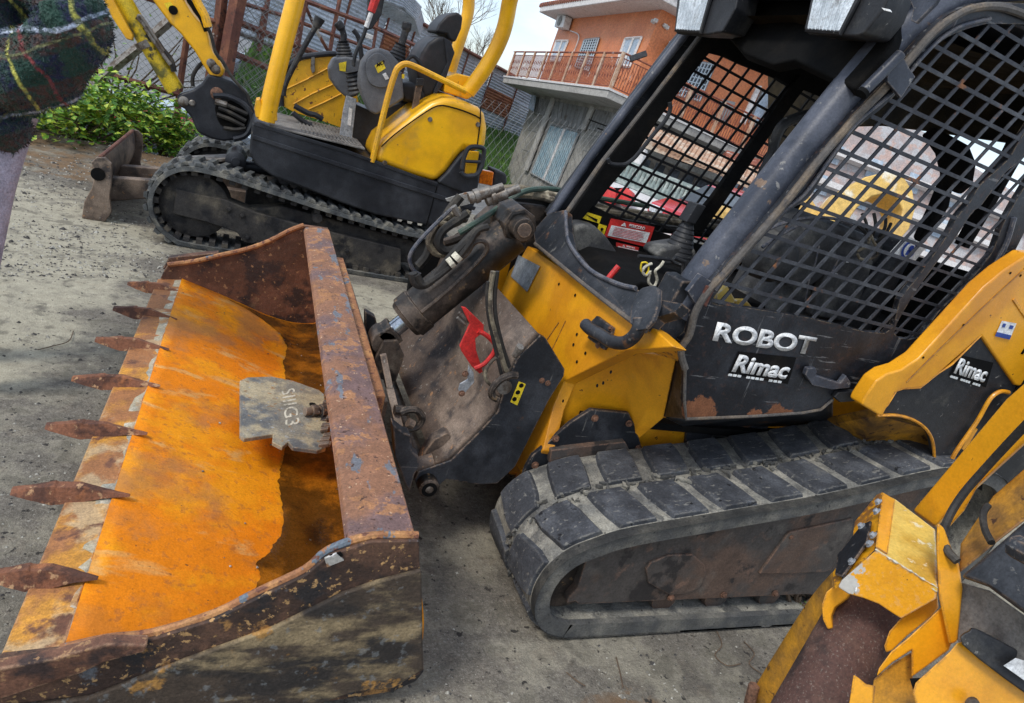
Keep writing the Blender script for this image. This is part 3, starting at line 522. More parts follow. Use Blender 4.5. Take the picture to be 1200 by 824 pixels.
b = MB(); b.tube(smoothpts([PY(u, v, YC-.085) for u, v in [(494,366),(515,349),(545,322),(566,300),(571,289),(566,283),(556,285),(548,297),(540,304)]], 5), .0085, 8); b.build('steel_pipe', M['grease'], cyl)
b = MB(); b.tube(smoothpts([PY(u, v, YC-.10) for u, v in [(488,322),(495,333),(504,330),(518,320),(532,308),(540,298),(550,285),(560,270),(572,266)]], 5), .014, 8); b.build('hose', M['hose'], L)
b = MB(); b.tube(smoothpts([PY(u, v, YC-.09) for u, v in [(484,320),(487,331),(496,334),(508,326),(520,312),(530,300),(545,284),(560,270)]], 5), .018, 8); b.build('hose', M['hose'], L)
b = MB(); b.tube([PY(526,310,YC-.12), PY(531,306,YC-.12)], .021, 10); b.tube([PY(533,304,YC-.12), PY(538,299,YC-.12)], .020, 10); b.build('hose_clamp', M['stencil'], L)
for pts, r, mm, yy in [([(540,246),(520,256),(507,272),(503,285),(510,296),(524,298),(534,296)], .015, 'hosetan', 2.55), ([(548,250),(530,262),(518,272),(514,286),(522,294),(538,290)], .018, 'hose', 2.5),
    ([(513,260),(530,264),(544,256),(550,247)], .012, 'hosetan', 2.52), ([(531,242),(538,252),(548,256)], .014, 'steel', 2.5),
    ([(529,245),(505,268),(487,288),(480,302),(484,316),(492,322)], .008, 'slate', 2.48), ([(540,230),(525,250),(507,283),(500,300),(490,312)], .020, 'hose', 2.6),
    ([(600,238),(570,262),(548,285),(532,300)], .024, 'hose', 2.62), ([(590,245),(560,262),(540,278),(520,285)], .02, 'grease', 2.66)]:
    MB().tube(smoothpts([PY(u, v, yy) for u, v in pts], 6), r, 8).build('hose', M[mm], L)
MB().tube(smoothpts([PY(u, v, y_) for u, v, y_ in [(538,273,2.45),(556,262,2.45),(578,248,2.47),(600,232,2.55),(620,223,2.66),(650,222,2.80),(690,230,2.86),(760,242,2.86)]], 6), .012, 8).build('green_hose', M['hosegreen'], L, label='dark green hydraulic hose')
for k, (a, q) in enumerate([((549,233),(575,224)), ((569,236),(592,227))]):
    A_, B_ = PY(*a, 2.42), PY(*q, 2.42); d = (B_-A_).normalized(); b = MB()
    b.lathe(A_, d, [(0,.014),(.003,.022),(.022,.022),(.024,.027),(.042,.027),(.044,.021),(.085,.023),(.088,.017),(.14,.016)], 16); b.build('hydraulic_coupler', M['steel'], L, smooth=30)
for pts, yy, r, mm in [([(575,224),(610,222),(660,233),(720,246),(800,258),(870,262),(930,256)], 2.75, .020, 'hosetan'), ([(592,227),(630,230),(680,243),(760,256),(840,266),(900,268)], 2.72, .016, 'hosetan'), ([(600,236),(650,240),(700,255),(780,268),(860,276),(920,280)], 2.78, .022, 'hose'), ([(610,246),(660,262),(720,276),(800,290)], 2.78, .022, 'hose')]:
    MB().tube(smoothpts([PY(u, v, yy) for u, v in pts], 6), r, 8).build('hose', M[mm], L)
pm_ = [PY(u, v, 2.66) for u, v in [(522,233),(545,226),(585,219),(600,222),(598,230),(575,236),(555,238),(536,243),(533,237),(524,236)]]
MB().prism(pm_, (0,.006,0)).build('bent_sheet', M['palemetal'], L, bevel=.001)
# boom head and black housing behind the cylinder
b = MB(); b.prism(pys([(590,236),(640,242),(660,262),(640,290),(618,300),(600,290),(560,262)], 2.72), (0,.10,0)); b.build('boom_head', M['grease'], L, bevel=.01)
b = MB(); b.prism(pys([(500,300),(560,262),(610,290),(600,330),(560,380),(500,440),(470,410),(480,330)], 2.98), (0,.05,0)); b.build('boom_plate', M['dark'], L, bevel=.01)
# cables down the face plate
for pts, r, mm in [([(578,318),(574,345),(575,370),(583,400),(590,425),(596,440)], .009, 'hosetan'), ([(583,318),(580,345),(581,370),(588,402),(597,430)], .007, 'hose'), ([(590,415),(578,422),(570,433),(569,444),(576,452)], .006, 'hosetan'), ([(572,330),(571,360),(578,398),(588,440)], .006, 'hose')]:
    MB().tube(smoothpts([PY(u, v, 1.90) for u, v in pts], 6), r, 7).build('cable', M[mm], L)
b = MB(); b.tube(smoothpts([PY(u, v, 1.86) for u, v in [(606,440),(597,440),(585,446),(577,456),(577,464),(583,468)]], 5), .013, 8); b.build('shackle', M['grease'], L)
b = MB(); b.lathe(PY(592,455,1.86), (0,1,0), [(0,.014),(.004,.026),(.02,.026)], 18); b.build('eye_bolt', M['steel'], L)
b = MB(); b.lathe(PY(603,417,1.88), (0,-.5,1), [(0,.012),(.03,.012),(.032,.014),(.05,.014)], 8); b.build('grease_nipple', M['steel'], L, bevel=.002)
MB().prism(pys([(608,447),(616,450),(606,475),(598,471)], YH-.001), (0,-.0015,0)).build('warning_sticker', M['stickyellow'], hitch)
b = MB()
for (u, v) in [(611,452),(607,460),(603,468)]: b.lathe(PY(u, v, YH-.0035), (0,1,0), [(0,.0085),(.001,.0085)], 14)
b.build('chain_symbol', M['dark'], hitch)
for u, v in [(635,446),(642,449)]: bolt(PY(u, v, YH), (0,-1,0), .007, L)
# red latch handle and bracket
rb = MB(); rb.prism(pys([(541,360),(546,361),(567,381),(567,389),(557,397),(558,410),(566,436),(562,438),(553,430),(541,412),(539,406),(551,380),(546,371)], 2.03), (0,.012,0))
rd = rb.build('red_latch', M['red'], L, bevel=.002, label='red latch handle plate')
MB().tube(smoothpts([PY(u, v, 2.03) for u, v in [(560,388),(570,393),(580,404),(578,414),(568,426),(556,432)]], 5), .0085, 8).build('latch_handle', M['red'], L)
MB().prism(pys([(549,428),(555,436),(556,448),(543,463),(537,457),(539,450),(548,445)], 2.02), (0,.006,0)).build('latch_bracket', M['galv'], L, bevel=.002)
for u, v in [(545,438),(541,461)]: bolt(PY(u, v, 2.02), (0,-1,0), .008, L)
b = MB(); b.tube([PY(538,366,2.05), PY(549,377,2.05)], .006, 8); b.tube([PY(536,372,2.05), PY(546,381,2.05)], .005, 8); b.build('latch_spring', M['steel'], L)
# --- yellow chassis
FXP, FXN = V((1.17,0,1.03)), V((.74,0,-.083))
WP, WN = V((1.205,0,1.147)), V((.9,0,-.434))
def PF(u, v, o=0): return onN(u, v, FXP-V((o,0,0)), FXN)
def PW(u, v, o=0): return onN(u, v, WP-V((o,0,0)), WN)
YS = 1.95
ch = MB().prism([PF(u, v) for u, v in [(618,288),(611,300),(596,318),(585,345),(575,400),(570,470),(596,556),(610,553),(636,528),(648,478),(661,447),(733,411),(791,407),(770,388),(735,366),(680,328)]], (.05,0,-.005)).build('front_panel', M['yellow'], L, bevel=.006)
sd_ = MB().prism(pys([(661,447),(733,411),(793,404),(900,450),(1000,470),(1090,500),(1095,560),(1020,600),(850,600),(640,640),(606,600),(610,553),(636,528),(648,478)], YS), (0,.05,0)).build('chassis_side', M['yellow'], L, bevel=.006)
# flared lip under the windscreen: from the fold out to the door
lip = [PF(661,447), PF(733,411), PY(741,412,1.76), PY(752,404,1.74), PY(793,418,1.66), PY(796,405,1.64), PF(760,385), PF(735,398)]
b = MB(); b.prism([PF(700,402), PY(741,413,1.80), PY(753,405,1.76), PY(793,419,1.66), PY(797,404,1.62), PF(758,384), PF(720,372)], V((.012,0,-.014))); b.build('front_lip', M['yellow'], L, bevel=.003)
b = MB(); b.prism([PY(661,447,1.945), PY(733,413,1.90), PY(741,413,1.80), PY(793,419,1.67), PY(778,490,1.80), PY(735,526,1.94), PY(640,528,1.944)], (0,.03,.0)); b.build('side_gusset', M['yellow'], L, bevel=.004)
b = MB(); b.bar(PF(655,378,.001), PF(632,412,.001), .004, .004, FXN); b.bar(PF(663,376,.001), PF(640,425,.001), .003, .003, FXN); b.build('panel_joint', M['yellow_dirty'], ch)
for u, v in [(655,333),(674,346),(620,335),(617,340),(614,376),(611,392),(599,365),(676,392),(672,404),(686,414),(676,424),(716,436),(707,449),(660,470),(700,452),(615,392),(597,366)]:
    b = MB(); p = PF(u, v, .002); b.lathe(p, -FXN, [(0,.006),(.001,.006)], 12); b.build('bolt_hole', M['dark'], ch)
MB().prism([PF(u, v, .004) for u, v in [(608,299),(633,312),(618,342),(599,324)]], (-.003,0,0)).build('data_plate', M['galv'], L, bevel=.001)
# bolted black plate and bracket
bp_ = pys([(612,560),(616,548),(624,534),(641,520),(668,496),(693,480),(737,484),(745,500),(753,527),(730,560)], 1.885)
bpo = MB().prism(bp_, (0,.018,0)).build('bolted_plate', M['black'], L, bevel=.003)
for u, v in [(651,514),(697,490),(737,496),(748,525),(627,545)]: bolt(PY(u, v, 1.883), (0,-1,0), .0095, bpo)
MB().prism(pys([(644,541),(646,528),(733,518),(739,530),(735,560),(650,560)], 1.86), (0,.035,0)).build('bracket', M['trackframe'], L, bevel=.003)
MB().prism(pys([(803,520),(806,500),(812,488),(907,486),(896,510),(870,530),(812,528)], 1.935), (0,.014,0)).build('step_plate', M['black'], L, bevel=.002)
# body core that closes the machine (engine bay, belly)
b = MB(); b.prism(xz([(1.22,.22),(1.22,.98),(1.36,1.08),(2.55,1.08),(3.1,1.15),(3.25,.95),(3.25,.35),(3.0,.22)], 2.02), (0,.90,0)); b.build('chassis_core', M['dark'], L, bevel=.01)
b = MB(); b.box((1.13,2.92,.25), (3.1,2.97,1.0)); b.build('chassis_side', M['yellow'], L, bevel=.006)
# --- rubber tracks
def track_path(pts, step):
    pts = smoothpts([V((x, 0, z)) for x, z in pts], 8, closed=True); n = len(pts); P = []; acc = 0; nxt = 0
    tot = sum((pts[(i+1) % n]-pts[i]).length for i in range(n)); m = round(tot/step); step = tot/m
    for i in range(n):
        a, b_ = pts[i], pts[(i+1) % n]; l = (b_-a).length
        while nxt <= acc+l and len(P) < m:
            P.append((a.lerp(b_, (nxt-acc)/l), (b_-a).normalized())); nxt += step
        acc += l
    return pts, P, step
def belt(pts, y0, y1, th, mats, name, parent, edge=0):
    """pts: closed outer outline (x,z) clockwise seen from the camera; returns object"""
    n = len(pts); mb = MB(); vs = []
    for i, p in enumerate(pts):
        t = (pts[(i+1) % n]-pts[i-1]).normalized(); nn = V((-t.z, 0, t.x))     # inward
        q = p+nn*th
        vs += [V((p.x, y0+edge, p.z))+nn*edge, V((p.x, y0+.03, p.z)), V((p.x, y1-.03, p.z)), V((p.x, y1-edge, p.z))+nn*edge, V((q.x, y1, q.z)), V((q.x, y0, q.z))]
    fs = []
    for i in range(n):
        a, c = i*6, ((i+1) % n)*6
        for j in range(6): fs.append((a+j, c+j, c+(j+1) % 6, a+(j+1) % 6))
    mb.add(vs, fs); return mb.build(name, mats, parent, smooth=40)
npts = [(2.95,.66),(2.80,.735),(2.6,.735),(2.42,.70),(2.0,.588),(1.6,.505),(1.25,.432),(1.13,.388),(1.055,.348),(1.005,.290),(.982,.22),(.985,.15),(1.012,.085),(1.06,.040),(1.12,.018),(1.19,.012),(1.6,.012),(2.2,.012),(2.65,.012),(2.9,.08),(3.02,.25),(3.06,.45)]
npts.reverse() if False else None
def make_track(y0, y1, name='rubber_track', lugs=True, off=0):
    cl_, P, st = track_path(npts, .190)
    # outline runs rear-top -> front -> ground -> rear: inward normal of t is (t.z,-t.x)*s
    tk = belt(cl_, y0, y1, .035, M['belt'], name, L, edge=.008)
    a = belt([p for p in cl_], y0-.004, y0+.02, .052, M['belt_in'], 'belt_edge', tk)
    W = y1-y0; cum = [0]
    for i in range(len(cl_)): cum.append(cum[-1]+(cl_[(i+1) % len(cl_)]-cl_[i]).length)
    def at_s(q):
        import bisect as bi
        q %= cum[-1]; i = min(len(cl_)-1, bi.bisect(cum, q)-1); a, c = cl_[i], cl_[(i+1) % len(cl_)]; f = (q-cum[i])/max(1e-6, cum[i+1]-cum[i])
        t0 = (c-cl_[i-1]).normalized(); t1 = (cl_[(i+2) % len(cl_)]-a).normalized(); return a.lerp(c, f), t0.lerp(t1, f).normalized()
    for k, (p, t) in enumerate(P):
        nn = V((t.z, 0, -t.x))         # outward
        if p.x > 2.72 and name == 'x': continue
        for row in (0, 1):
            ya, yb = (y0+.030, y0+W*.465) if row == 0 else (y0+W*.535, y1-.030)
            h = .017; sk = .018*(1 if row == 0 else -1); s0 = (k+(0 if row == 0 else .5))*st
            b = MB(); vs = []; NSt = 5; hl = st*.33*random.uniform(.96, 1.04)
            for iy in range(4):
                fy = iy/3; yy = ya+(yb-ya)*fy; bulge = 1+.10*math.sin(fy*math.pi)+random.uniform(-.03,.03); hh = h*random.uniform(.92,1.05)
                for top_ in (0, 1):
                    for q in range(NSt):
                        fq = -1+2*q/(NSt-1); pp, tt = at_s(s0+sk*(fy*2-1)+fq*hl*(1.10 if not top_ else .95)*bulge); n2 = V((tt.z, 0, -tt.x))
                        vs.append(V((pp.x, yy, pp.z))+n2*(hh if top_ else -.004))
            m_ = NSt*2; fs = []
            for iy in range(3):
                a, c = iy*m_, (iy+1)*m_
                for q in range(NSt-1): fs.append((a+NSt+q, c+NSt+q, c+NSt+q+1, a+NSt+q+1))
                fs += [(a, c, c+NSt, a+NSt), (a+NSt-1, a+m_-1, c+m_-1, c+NSt-1)]
            for q in range(NSt-1): fs += [(q, q+NSt, q+NSt+1, q+1), (3*m_+q, 3*m_+q+1, 3*m_+q+NSt+1, 3*m_+q+NSt)]
            b.add(vs, fs); b.build('tread_block', M['rubber'], tk, bevel=.004, smooth=30)
    return tk
trk = make_track(1.43, 1.885)
trk2 = make_track(2.98, 3.43)
# cracks and torn rubber along the middle of the belt
cl_, P, st = track_path(npts, .075); b = MB()
for k, (p, t) in enumerate(P):
    nn = V((t.z, 0, -t.x))
    if p.x > 2.9: continue
    for q in range(4):
        c = V((p.x, 1.655+random.uniform(-.03,.03), p.z))+t*random.uniform(-.04,.04)+nn*.003
        a = random.uniform(0, 3.1); d1 = t*math.cos(a)+V((0,1,0))*math.sin(a); d2 = d1.cross(nn); s_ = random.uniform(.006,.022)
        b.prism([c-d1*s_, c+d2*s_*.35, c+d1*s_, c-d2*s_*.3], nn*random.uniform(.004,.016))
tag(b.build('torn_rubber', M['belt_in'], trk, smooth=0), kind='stuff')
b = MB()
for k, (p, t) in enumerate(P):
    nn = V((t.z, 0, -t.x))
    if p.x > 2.9: continue
    for q in range(2):
        c = V((p.x, 1.655+random.uniform(-.04,.04), p.z))+t*random.uniform(-.04,.04)+nn*.004
        a = random.uniform(0, 3.1); d1 = t*math.cos(a)+V((0,1,0))*math.sin(a); d2 = d1.cross(nn); s_ = random.uniform(.008,.02)
        b.prism([c-d1*s_, c+d2*s_*.6, c+d1*s_, c-d2*s_*.5], nn*random.uniform(.004,.012))
tag(b.build('rubber_crumbs', M['belt'], trk, smooth=0), kind='stuff')
# inner guide studs on the ground run
b = MB()
for k in range(22): b.lathe((1.12+k*.085, 1.60, .037), (0,0,1), [(0,.02),(.02,.014),(.028,.006)], 8)
b.build('guide_studs', M['belt_in'], trk)
YFm = 1.47
fr = MB().prism(pys([(664,707),(667,700),(676,690),(682,672),(687,655),(700,645),(960,592),(1100,565),(1105,690),(960,697),(937,697),(780,704),(690,708),(678,709),(674,705)], YFm), (0,.16,0)).build('track_frame', M['trackframe'], L, bevel=.004)
MB().prism(pys([(757,668),(762,660),(784,651),(812,650),(826,662),(828,672),(820,690),(798,697),(785,698),(760,684)], YFm-.010), (0,.012,0)).build('inspection_cover', M['trackframe'], fr, bevel=.004)
MB().prism(pys([(890,673),(922,628),(926,624),(1000,608),(999,622),(974,668),(965,671)], YFm-.010), (0,.012,0)).build('inspection_cover', M['trackframe'], fr, bevel=.004)
for u, v in [(786,700),(848,697),(908,695),(926,628)]: bolt(PY(u, v, YFm-.004), (0,-1,0), .009, fr)
for (u, v) in [(770,711),(830,710),(892,707),(950,705)]:
    p = PY(u, v, 1.52); MB().lathe((p.x, 1.50, .085), (0,1,0), [(0,.05),(.01,.055),(.1,.055)], 20).build('roller', M['trackframe'], fr)
b = MB(); b.lathe((1.13,1.50,.20), (0,1,0), [(0,.06),(.002,.13),(.03,.15),(.12,.15),(.16,.15),(.162,.05)], 36); b.build('idler_wheel', M['grease'], fr, bevel=.004)
b = MB(); b.lathe((2.72,1.55,.42), (0,1,0), [(0,.06),(.002,.24),(.1,.27),(.16,.24)], 24); b.build('sprocket', M['trackframe'], fr, bevel=.004)
b = MB(); b.prism(pys([(660,700),(666,690),(676,676),(684,660),(690,660),(684,680),(672,702)], 1.50), (0,.05,0)); b.build('scraper', M['grease'], fr, bevel=.006)
# --- rear side: black panel, yellow lift tower
YR = 1.5
MB().prism(pys([(1010,475),(1013,468),(1027,447),(1040,438),(1057,433),(1077,420),(1120,373),(1153,337),(1177,317),(1206,298),(1300,300),(1300,470),(1190,452),(1150,394),(1098,440),(1080,455),(1057,457),(1049,461),(1034,489),(1028,486)], YR), (0,.06,0)).build('lift_tower', M['yellow'], L, bevel=.008)
MB().prism(pys([(1098,440),(1150,394),(1190,452),(1300,475),(1300,640),(1115,560),(1104,542),(1095,535),(1091,514),(1085,502),(1070,492),(1052,487),(1032,485),(1049,461),(1057,457),(1080,455)], YR+.012), (0,.02,0)).build('engine_cover', M['plastic'], L, bevel=.003)
MB().tube(smoothpts(pys([(1028,487),(1052,487),(1072,493),(1086,504),(1093,518),(1095,536)], YR+.008), 5), .006, 6).build('arch_trim', M['yellow'], L)
MB().tube([*pys([(1028,487),(1040,474),(1050,458),(1058,455),(1078,454),(1098,438),(1115,427),(1150,392)], YR+.006)], .005, 6).build('edge_trim', M['yellow'], L)
b = MB(); b.tube(smoothpts(pys([(1112,548),(1120,530),(1145,494),(1160,468),(1172,459),(1182,460)], YR-.01), 5), .008, 8); b.build('grab_rail', M['yellow'], L)
b = MB(); b.prism(pys([(1165,502),(1176,482),(1179,484),(1168,504)], YR-.01), (0,.01,0)); b.prism(pys([(1127,526),(1140,503),(1146,503),(1131,529)], YR-.01), (0,.01,0)); b.build('guard_strip', M['yellow'], L)
MB().tube(pys([(1062,448),(1100,410),(1150,362),(1206,310)], YR-.001), .0022, 5).build('panel_joint', M['yellow_dirty'], L)
b = MB(); b.prism(pys([(1187,352),(1190,350),(1206,372),(1203,376)], YR-.004), (0,.008,0)); b.build('panel_rib', M['yellow'], L, bevel=.002)
b = MB(); b.prism([PY(1030,487,YR+.06), PY(1095,505,YR+.06), PY(1110,560,YR+.06), PY(1000,540,YR+.3), PY(960,500,YR+.4)], (0,.05,0)); b.build('wheel_arch', M['yellow_dirty'], L)
for u, v in [(1184,320),(1196,323),(1129,381),(1082,419)]: MB().lathe(PY(u, v, YR-.001), (0,-1,0), [(0,.0045),(.001,.0045)], 10).build('bolt_hole', M['dark'], L)
st_ = MB().prism(pys([(1174,376),(1191,379),(1183,398),(1166,394)], YR-.002), (0,-.001,0)).build('sticker', M['white'], L)
MB().prism(pys([(1168,389),(1185,393),(1183,398),(1166,394)], YR-.004), (0,-.001,0)).build('sticker_band', M['blue'], st_)
b = MB(); b.prism(pys([(1176,379),(1179,379.5),(1177,384),(1174,383)], YR-.004), (0,-.001,0)); b.prism(pys([(1184,381),(1188,382),(1186,386),(1182,385)], YR-.004), (0,-.001,0)); b.build('sticker_print', M['blue'], st_)
text('1110', PY(1196,414,YR), PY(1222,424,YR), PY(1202,405,YR), M['dark'], L, 'model_number', .002, .03)
# rear bodywork out of the picture so the loader is whole
b = MB(); b.prism(xz([(3.0,.55),(2.9,1.35),(3.25,1.30),(3.55,1.0),(3.55,.55)], 1.56), (0,1.75,0)); b.build('tail', M['yellow'], L, bevel=.03)
# --- cab
YD = 1.60
def pil(pts, yy, r, name, m): return MB().tube(smoothpts([PY(u, v, yy) for u, v in pts], 6), r, 16).build(name, m, L)
# near front pillar: thick tube from sill to roof, bending back
pl_pts = [(770,420),(792,368),(822,322),(880,248),(940,172),(1000,98),(1037,56),(1066,28),(1100,5),(1140,-12),(1200,-22),(1300,-20)]
np_ = MB().tube(smoothpts([PY(u, v, YD+.07) for u, v in pl_pts[1:]], 6), .052, 20).build('front_pillar', M['slate'], L)
# flat post in front of it that closes the corner
MB().prism([PY(u, v, YD+.03) for u, v in [(771,400),(778,372),(800,330),(812,330),(826,350),(805,392),(796,402)]], (0,.10,0)).build('pillar_foot', M['black'], L, bevel=.006)
MB().prism([PY(u, v, YD-.004) for u, v in [(806,342),(822,322),(838,333),(832,348),(818,362)]], (0,.02,0)).build('pillar_bracket', M['slate'], L, bevel=.002)
MB().prism([PY(u, v, YD-.012) for u, v in [(829,335),(838,338),(828,360),(820,354)]], (0,.01,0)).build('rusty_tab', M['rustpost'], L, bevel=.002)
# roof: side plate, header, liner
MB().prism([PX(u, v, 1.50) for u, v in [(1062,-8),(1105,-14),(1096,4),(1073,27),(1067,24),(1070,10)]], (.012,0,0)).build('roof_plate', M['slate'], L, bevel=.002)
zr = 2.13
b = MB(); b.prism([V((1.50,1.63,2.10)), V((2.75,1.63,2.20)), V((2.75,2.66,2.20)), V((1.50,2.66,2.10))], (0,0,.04)); b.build('roof', M['slate'], L, bevel=.01)
rl = MB(); rng = random.Random(5); gx = 7; gy = 6; vs = []
for j in range(gy+1):
    for i in range(gx+1): vs.append(V((1.54+1.18*i/gx, 1.66+.98*j/gy, 2.03+.06*i/gx+(rng.uniform(-.035,.03) if 0 < i < gx and 0 < j < gy else 0))))
rl.add(vs, [(j*(gx+1)+i, (j+1)*(gx+1)+i, (j+1)*(gx+1)+i+1, j*(gx+1)+i+1) for j in range(gy) for i in range(gx)])
rl.build('headliner', M['liner'], L, smooth=0)
b = MB(); b.prism([PW(u, v, .01) for u, v in [(836,22),(850,-40),(1075,-40),(1046,50),(1000,104),(985,96),(930,70),(905,75),(870,62)]], (.04,0,-.02)); b.build('front_header', M['dark'], L, bevel=.01)
# far front pillar: outer black tube, brown seal strip, inner black flange
YP = 2.6
MB().prism([PY(u, v, YP+.08) for u, v in [(640,252),(690,184),(737,120),(790,50),(812,24),(850,22),(834,46),(770,120),(722,188),(672,250)]], (0,.05,0)).build('front_pillar', M['black'], L, bevel=.012)
MB().tube([PY(u, v, YP+.07) for u, v in [(644,254),(690,187),(740,120),(812,28)]], .019, 12).build('pillar_tube', M['slate'], L)
MB().tube([PY(u, v, YP+.02) for u, v in [(664,250),(706,190),(762,120),(826,36)]], .012, 10).build('door_seal', M['seam'], L)
MB().prism([PY(u, v, YP) for u, v in [(664,258),(710,190),(766,118),(830,36),(850,30),(832,62),(814,84),(772,140),(740,190),(716,218),(690,248),(678,262)]], (0,.03,0)).build('pillar_flange', M['dark'], L, bevel=.004)
# windscreen sill band
o_ = [(625,270),(627,284),(648,302),(690,336),(738,372),(757,386),(770,372),(790,366),(800,356)]
i_ = [(643,250),(663,246),(664,268),(668,287),(690,315),(722,332),(745,338),(756,345),(768,350)]
b = MB(); n = len(o_)
vs = [PW(u, v) for u, v in o_]+[PW(u, v) for u, v in i_]
for k in range(n-1): b.prism([vs[k], vs[k+1], vs[n+k+1], vs[n+k]], (.035,0,-.015))
b.build('windscreen_sill', M['black'], L)
MB().tube(smoothpts([PW(u, v, .006) for u, v in [(627,286),(650,305),(690,338),(738,375),(757,388)]], 4), .008, 8).build('sill_seal', M['seam'], L)
MB().tube(smoothpts([PW(u, v, .008) for u, v in [(663,248),(664,268),(668,287),(690,315),(722,332),(745,338)]], 5), .008, 8).build('windscreen_seal', M['slate'], L)
# handle, handle foot, latch plate
b = MB(); b.tube(smoothpts([PF(u, v, .05) for u, v in [(686,380),(692,386),(703,392),(716,400),(730,402),(741,396),(748,386),(750,374)]], 6), [.021]*43, 14); b.build('grab_handle', M['black'], L)
b = MB(); b.prism([PF(u, v, .012) for u, v in [(692,377),(699,370),(718,384),(716,392),(711,391),(708,396),(713,402),(707,410),(688,396),(691,388)]], (.012,0,0)); b.build('handle_mount', M['black'], L, bevel=.002)
for u, v in [(716,385),(701,405)]: bolt(PF(u, v, .014), -FXN, .007, L)
b = MB(); b.prism([PW(u, v, .05) for u, v in [(737,378),(739,360),(746,342),(752,337),(764,334),(772,340),(771,358),(765,376),(756,386),(745,388)]], (.016,0,0)); b.build('latch_plate', M['black'], L, bevel=.005)
b = MB(); b.prism([PY(u, v, 1.72) for u, v in [(772,372),(777,352),(782,356),(780,376),(775,390),(771,392)]], (0,.02,0)); b.build('rusty_bracket', M['trackframe'], L, bevel=.002)
b = MB(); b.tube([PY(u, v, 1.78) for u, v in [(748,300),(786,304),(790,308),(801,312)]], .006, 8); b.tube([PY(u, v, 1.74) for u, v in [(790,302),(802,307),(799,330),(792,345),(782,372)]], .007, 8); b.build('release_frame', M['plastic'], L)
b = MB(); b.tube(smoothpts([PY(u, v, 1.9) for u, v in [(764,309),(757,312),(753,318),(757,323),(762,318),(760,330),(766,336),(770,328),(768,318),(774,312),(778,306)]], 4), .005, 6); b.build('key_ring', M['stencil'], L)
MB().tube(smoothpts([PY(u, v, 1.9) for u, v in [(752,308),(758,308),(760,316),(756,322),(751,316),(752,308)]], 4), .003, 6).build('yellow_tie', M['stickyellow'], L)
# --- door on the near side: frame, wire guards, lower panel
W1 = [(1164,28),(1148,30),(1128,36),(1104,48),(1078,74),(1055,105),(1030,130),(1005,150),(980,182),(960,214),(946,234),(926,246),(906,266),(882,292),(860,318),(842,342),(836,356),(870,360),(950,373),(1038,391),(1055,352),(1077,324),(1088,308),(1112,274),(1122,255),(1138,236),(1150,216),(1181,188),(1196,163),(1226,113),(1240,40),(1215,30)]
W2 = [(1221,156),(1193,190),(1176,205),(1151,240),(1139,250),(1116,285),(1103,301),(1089,320),(1068,350),(1048,391),(1076,396),(1100,366),(1121,346),(1138,328),(1157,305),(1166,290),(1179,257),(1215,196),(1240,150)]
out_ = [(1170,2),(1140,4),(1112,16),(1085,40),(1040,92),(1000,134),(960,180),(920,232),(886,272),(850,312),(826,338),(812,366),(806,392),(797,400),(797,412),(803,428),(802,470),(804,491),(880,488),(940,484),(962,480),(978,466),(1000,462),(1030,452),(1058,434),(1078,421),(1121,374),(1154,338),(1178,318),(1192,290),(1212,250),(1300,110),(1300,10)]
def holes_mesh(outer, holes, y, th, name, m, parent, bev=.002):
    """flat plate with cut-outs, given as outlines in x,z"""
    bm = bmesh.new(); es = []
    for loop in [outer]+holes:
        vv = [bm.verts.new((x, y, z)) for x, z in loop]; es += [bm.edges.new((vv[i], vv[(i+1) % len(vv)])) for i in range(len(vv))]
    r = bmesh.ops.triangle_fill(bm, edges=es, use_beauty=True, use_dissolve=False, normal=(0,-1,0))
    off = wloc(parent)
    for v in bm.verts: v.co -= off
    me = bpy.data.meshes.new(name); bm.to_mesh(me); bm.free(); me.materials.append(m)
    o = bpy.data.objects.new(name, me); COL.objects.link(o); o.parent = parent
    s_ = o.modifiers.new('s', 'SOLIDIFY'); s_.thickness = th; s_.offset = -1 if False else 0
    return o
def sm2(pts, y, sub=3): return [(p.x, p.z) for p in smoothpts([PY(u, v, y) for u, v in pts], sub, closed=True)]
P1, P2, PO = sm2(W1, YD, 3), sm2(W2, YD, 3), [(p.x, p.z) for p in pys(out_, YD)]
door = holes_mesh(PO, [P1, P2], YD+.012, .022, 'side_door', M['black_door'], L)
e1, e2 = (.0745, -.0035), (.0275, .0562); pg = (1.911, 1.941)
g = MB(); grid(g, P1, YD+.004, (pg[0], pg[1]), e1, e2, .0112, .005); g.build('wire_guard', M['guard'], door, smooth=0)
g = MB(); grid(g, P2, YD+.004, (pg[0]+.012, pg[1]), e1, e2, .0092, .005); g.build('wire_guard', M['guard'], door, smooth=0)
# door edge seal strip
MB().tube(smoothpts(pys([(803,432),(798,410),(808,392),(815,366),(829,342),(852,317),(888,276),(922,236),(962,185),(1003,138),(1043,97),(1090,42),(1118,20),(1145,9),(1180,10),(1230,30)], YD-.008), 5), .0115, 8).build('door_seal', M['seam'], door)
MB().tube(smoothpts(pys([(1160,22),(1128,30),(1104,44),(1078,70),(1046,108),(1004,144),(974,184),(944,226),(918,248),(884,284),(856,314),(838,340)], YD-.004), 4), .006, 8).build('frame_bead', M['slate'], door)
MB().tube(pys([(803,428),(802,470),(804,491),(880,488),(940,484),(962,480),(976,468)], YD-.002), .0055, 8).build('panel_edge', M['seam'], door)
MB().tube(smoothpts(pys([(1188,255),(1176,292),(1150,335),(1118,372),(1076,419),(1060,431)], YD-.003), 4), .010, 8).build('frame_bead', M['slate'], door)
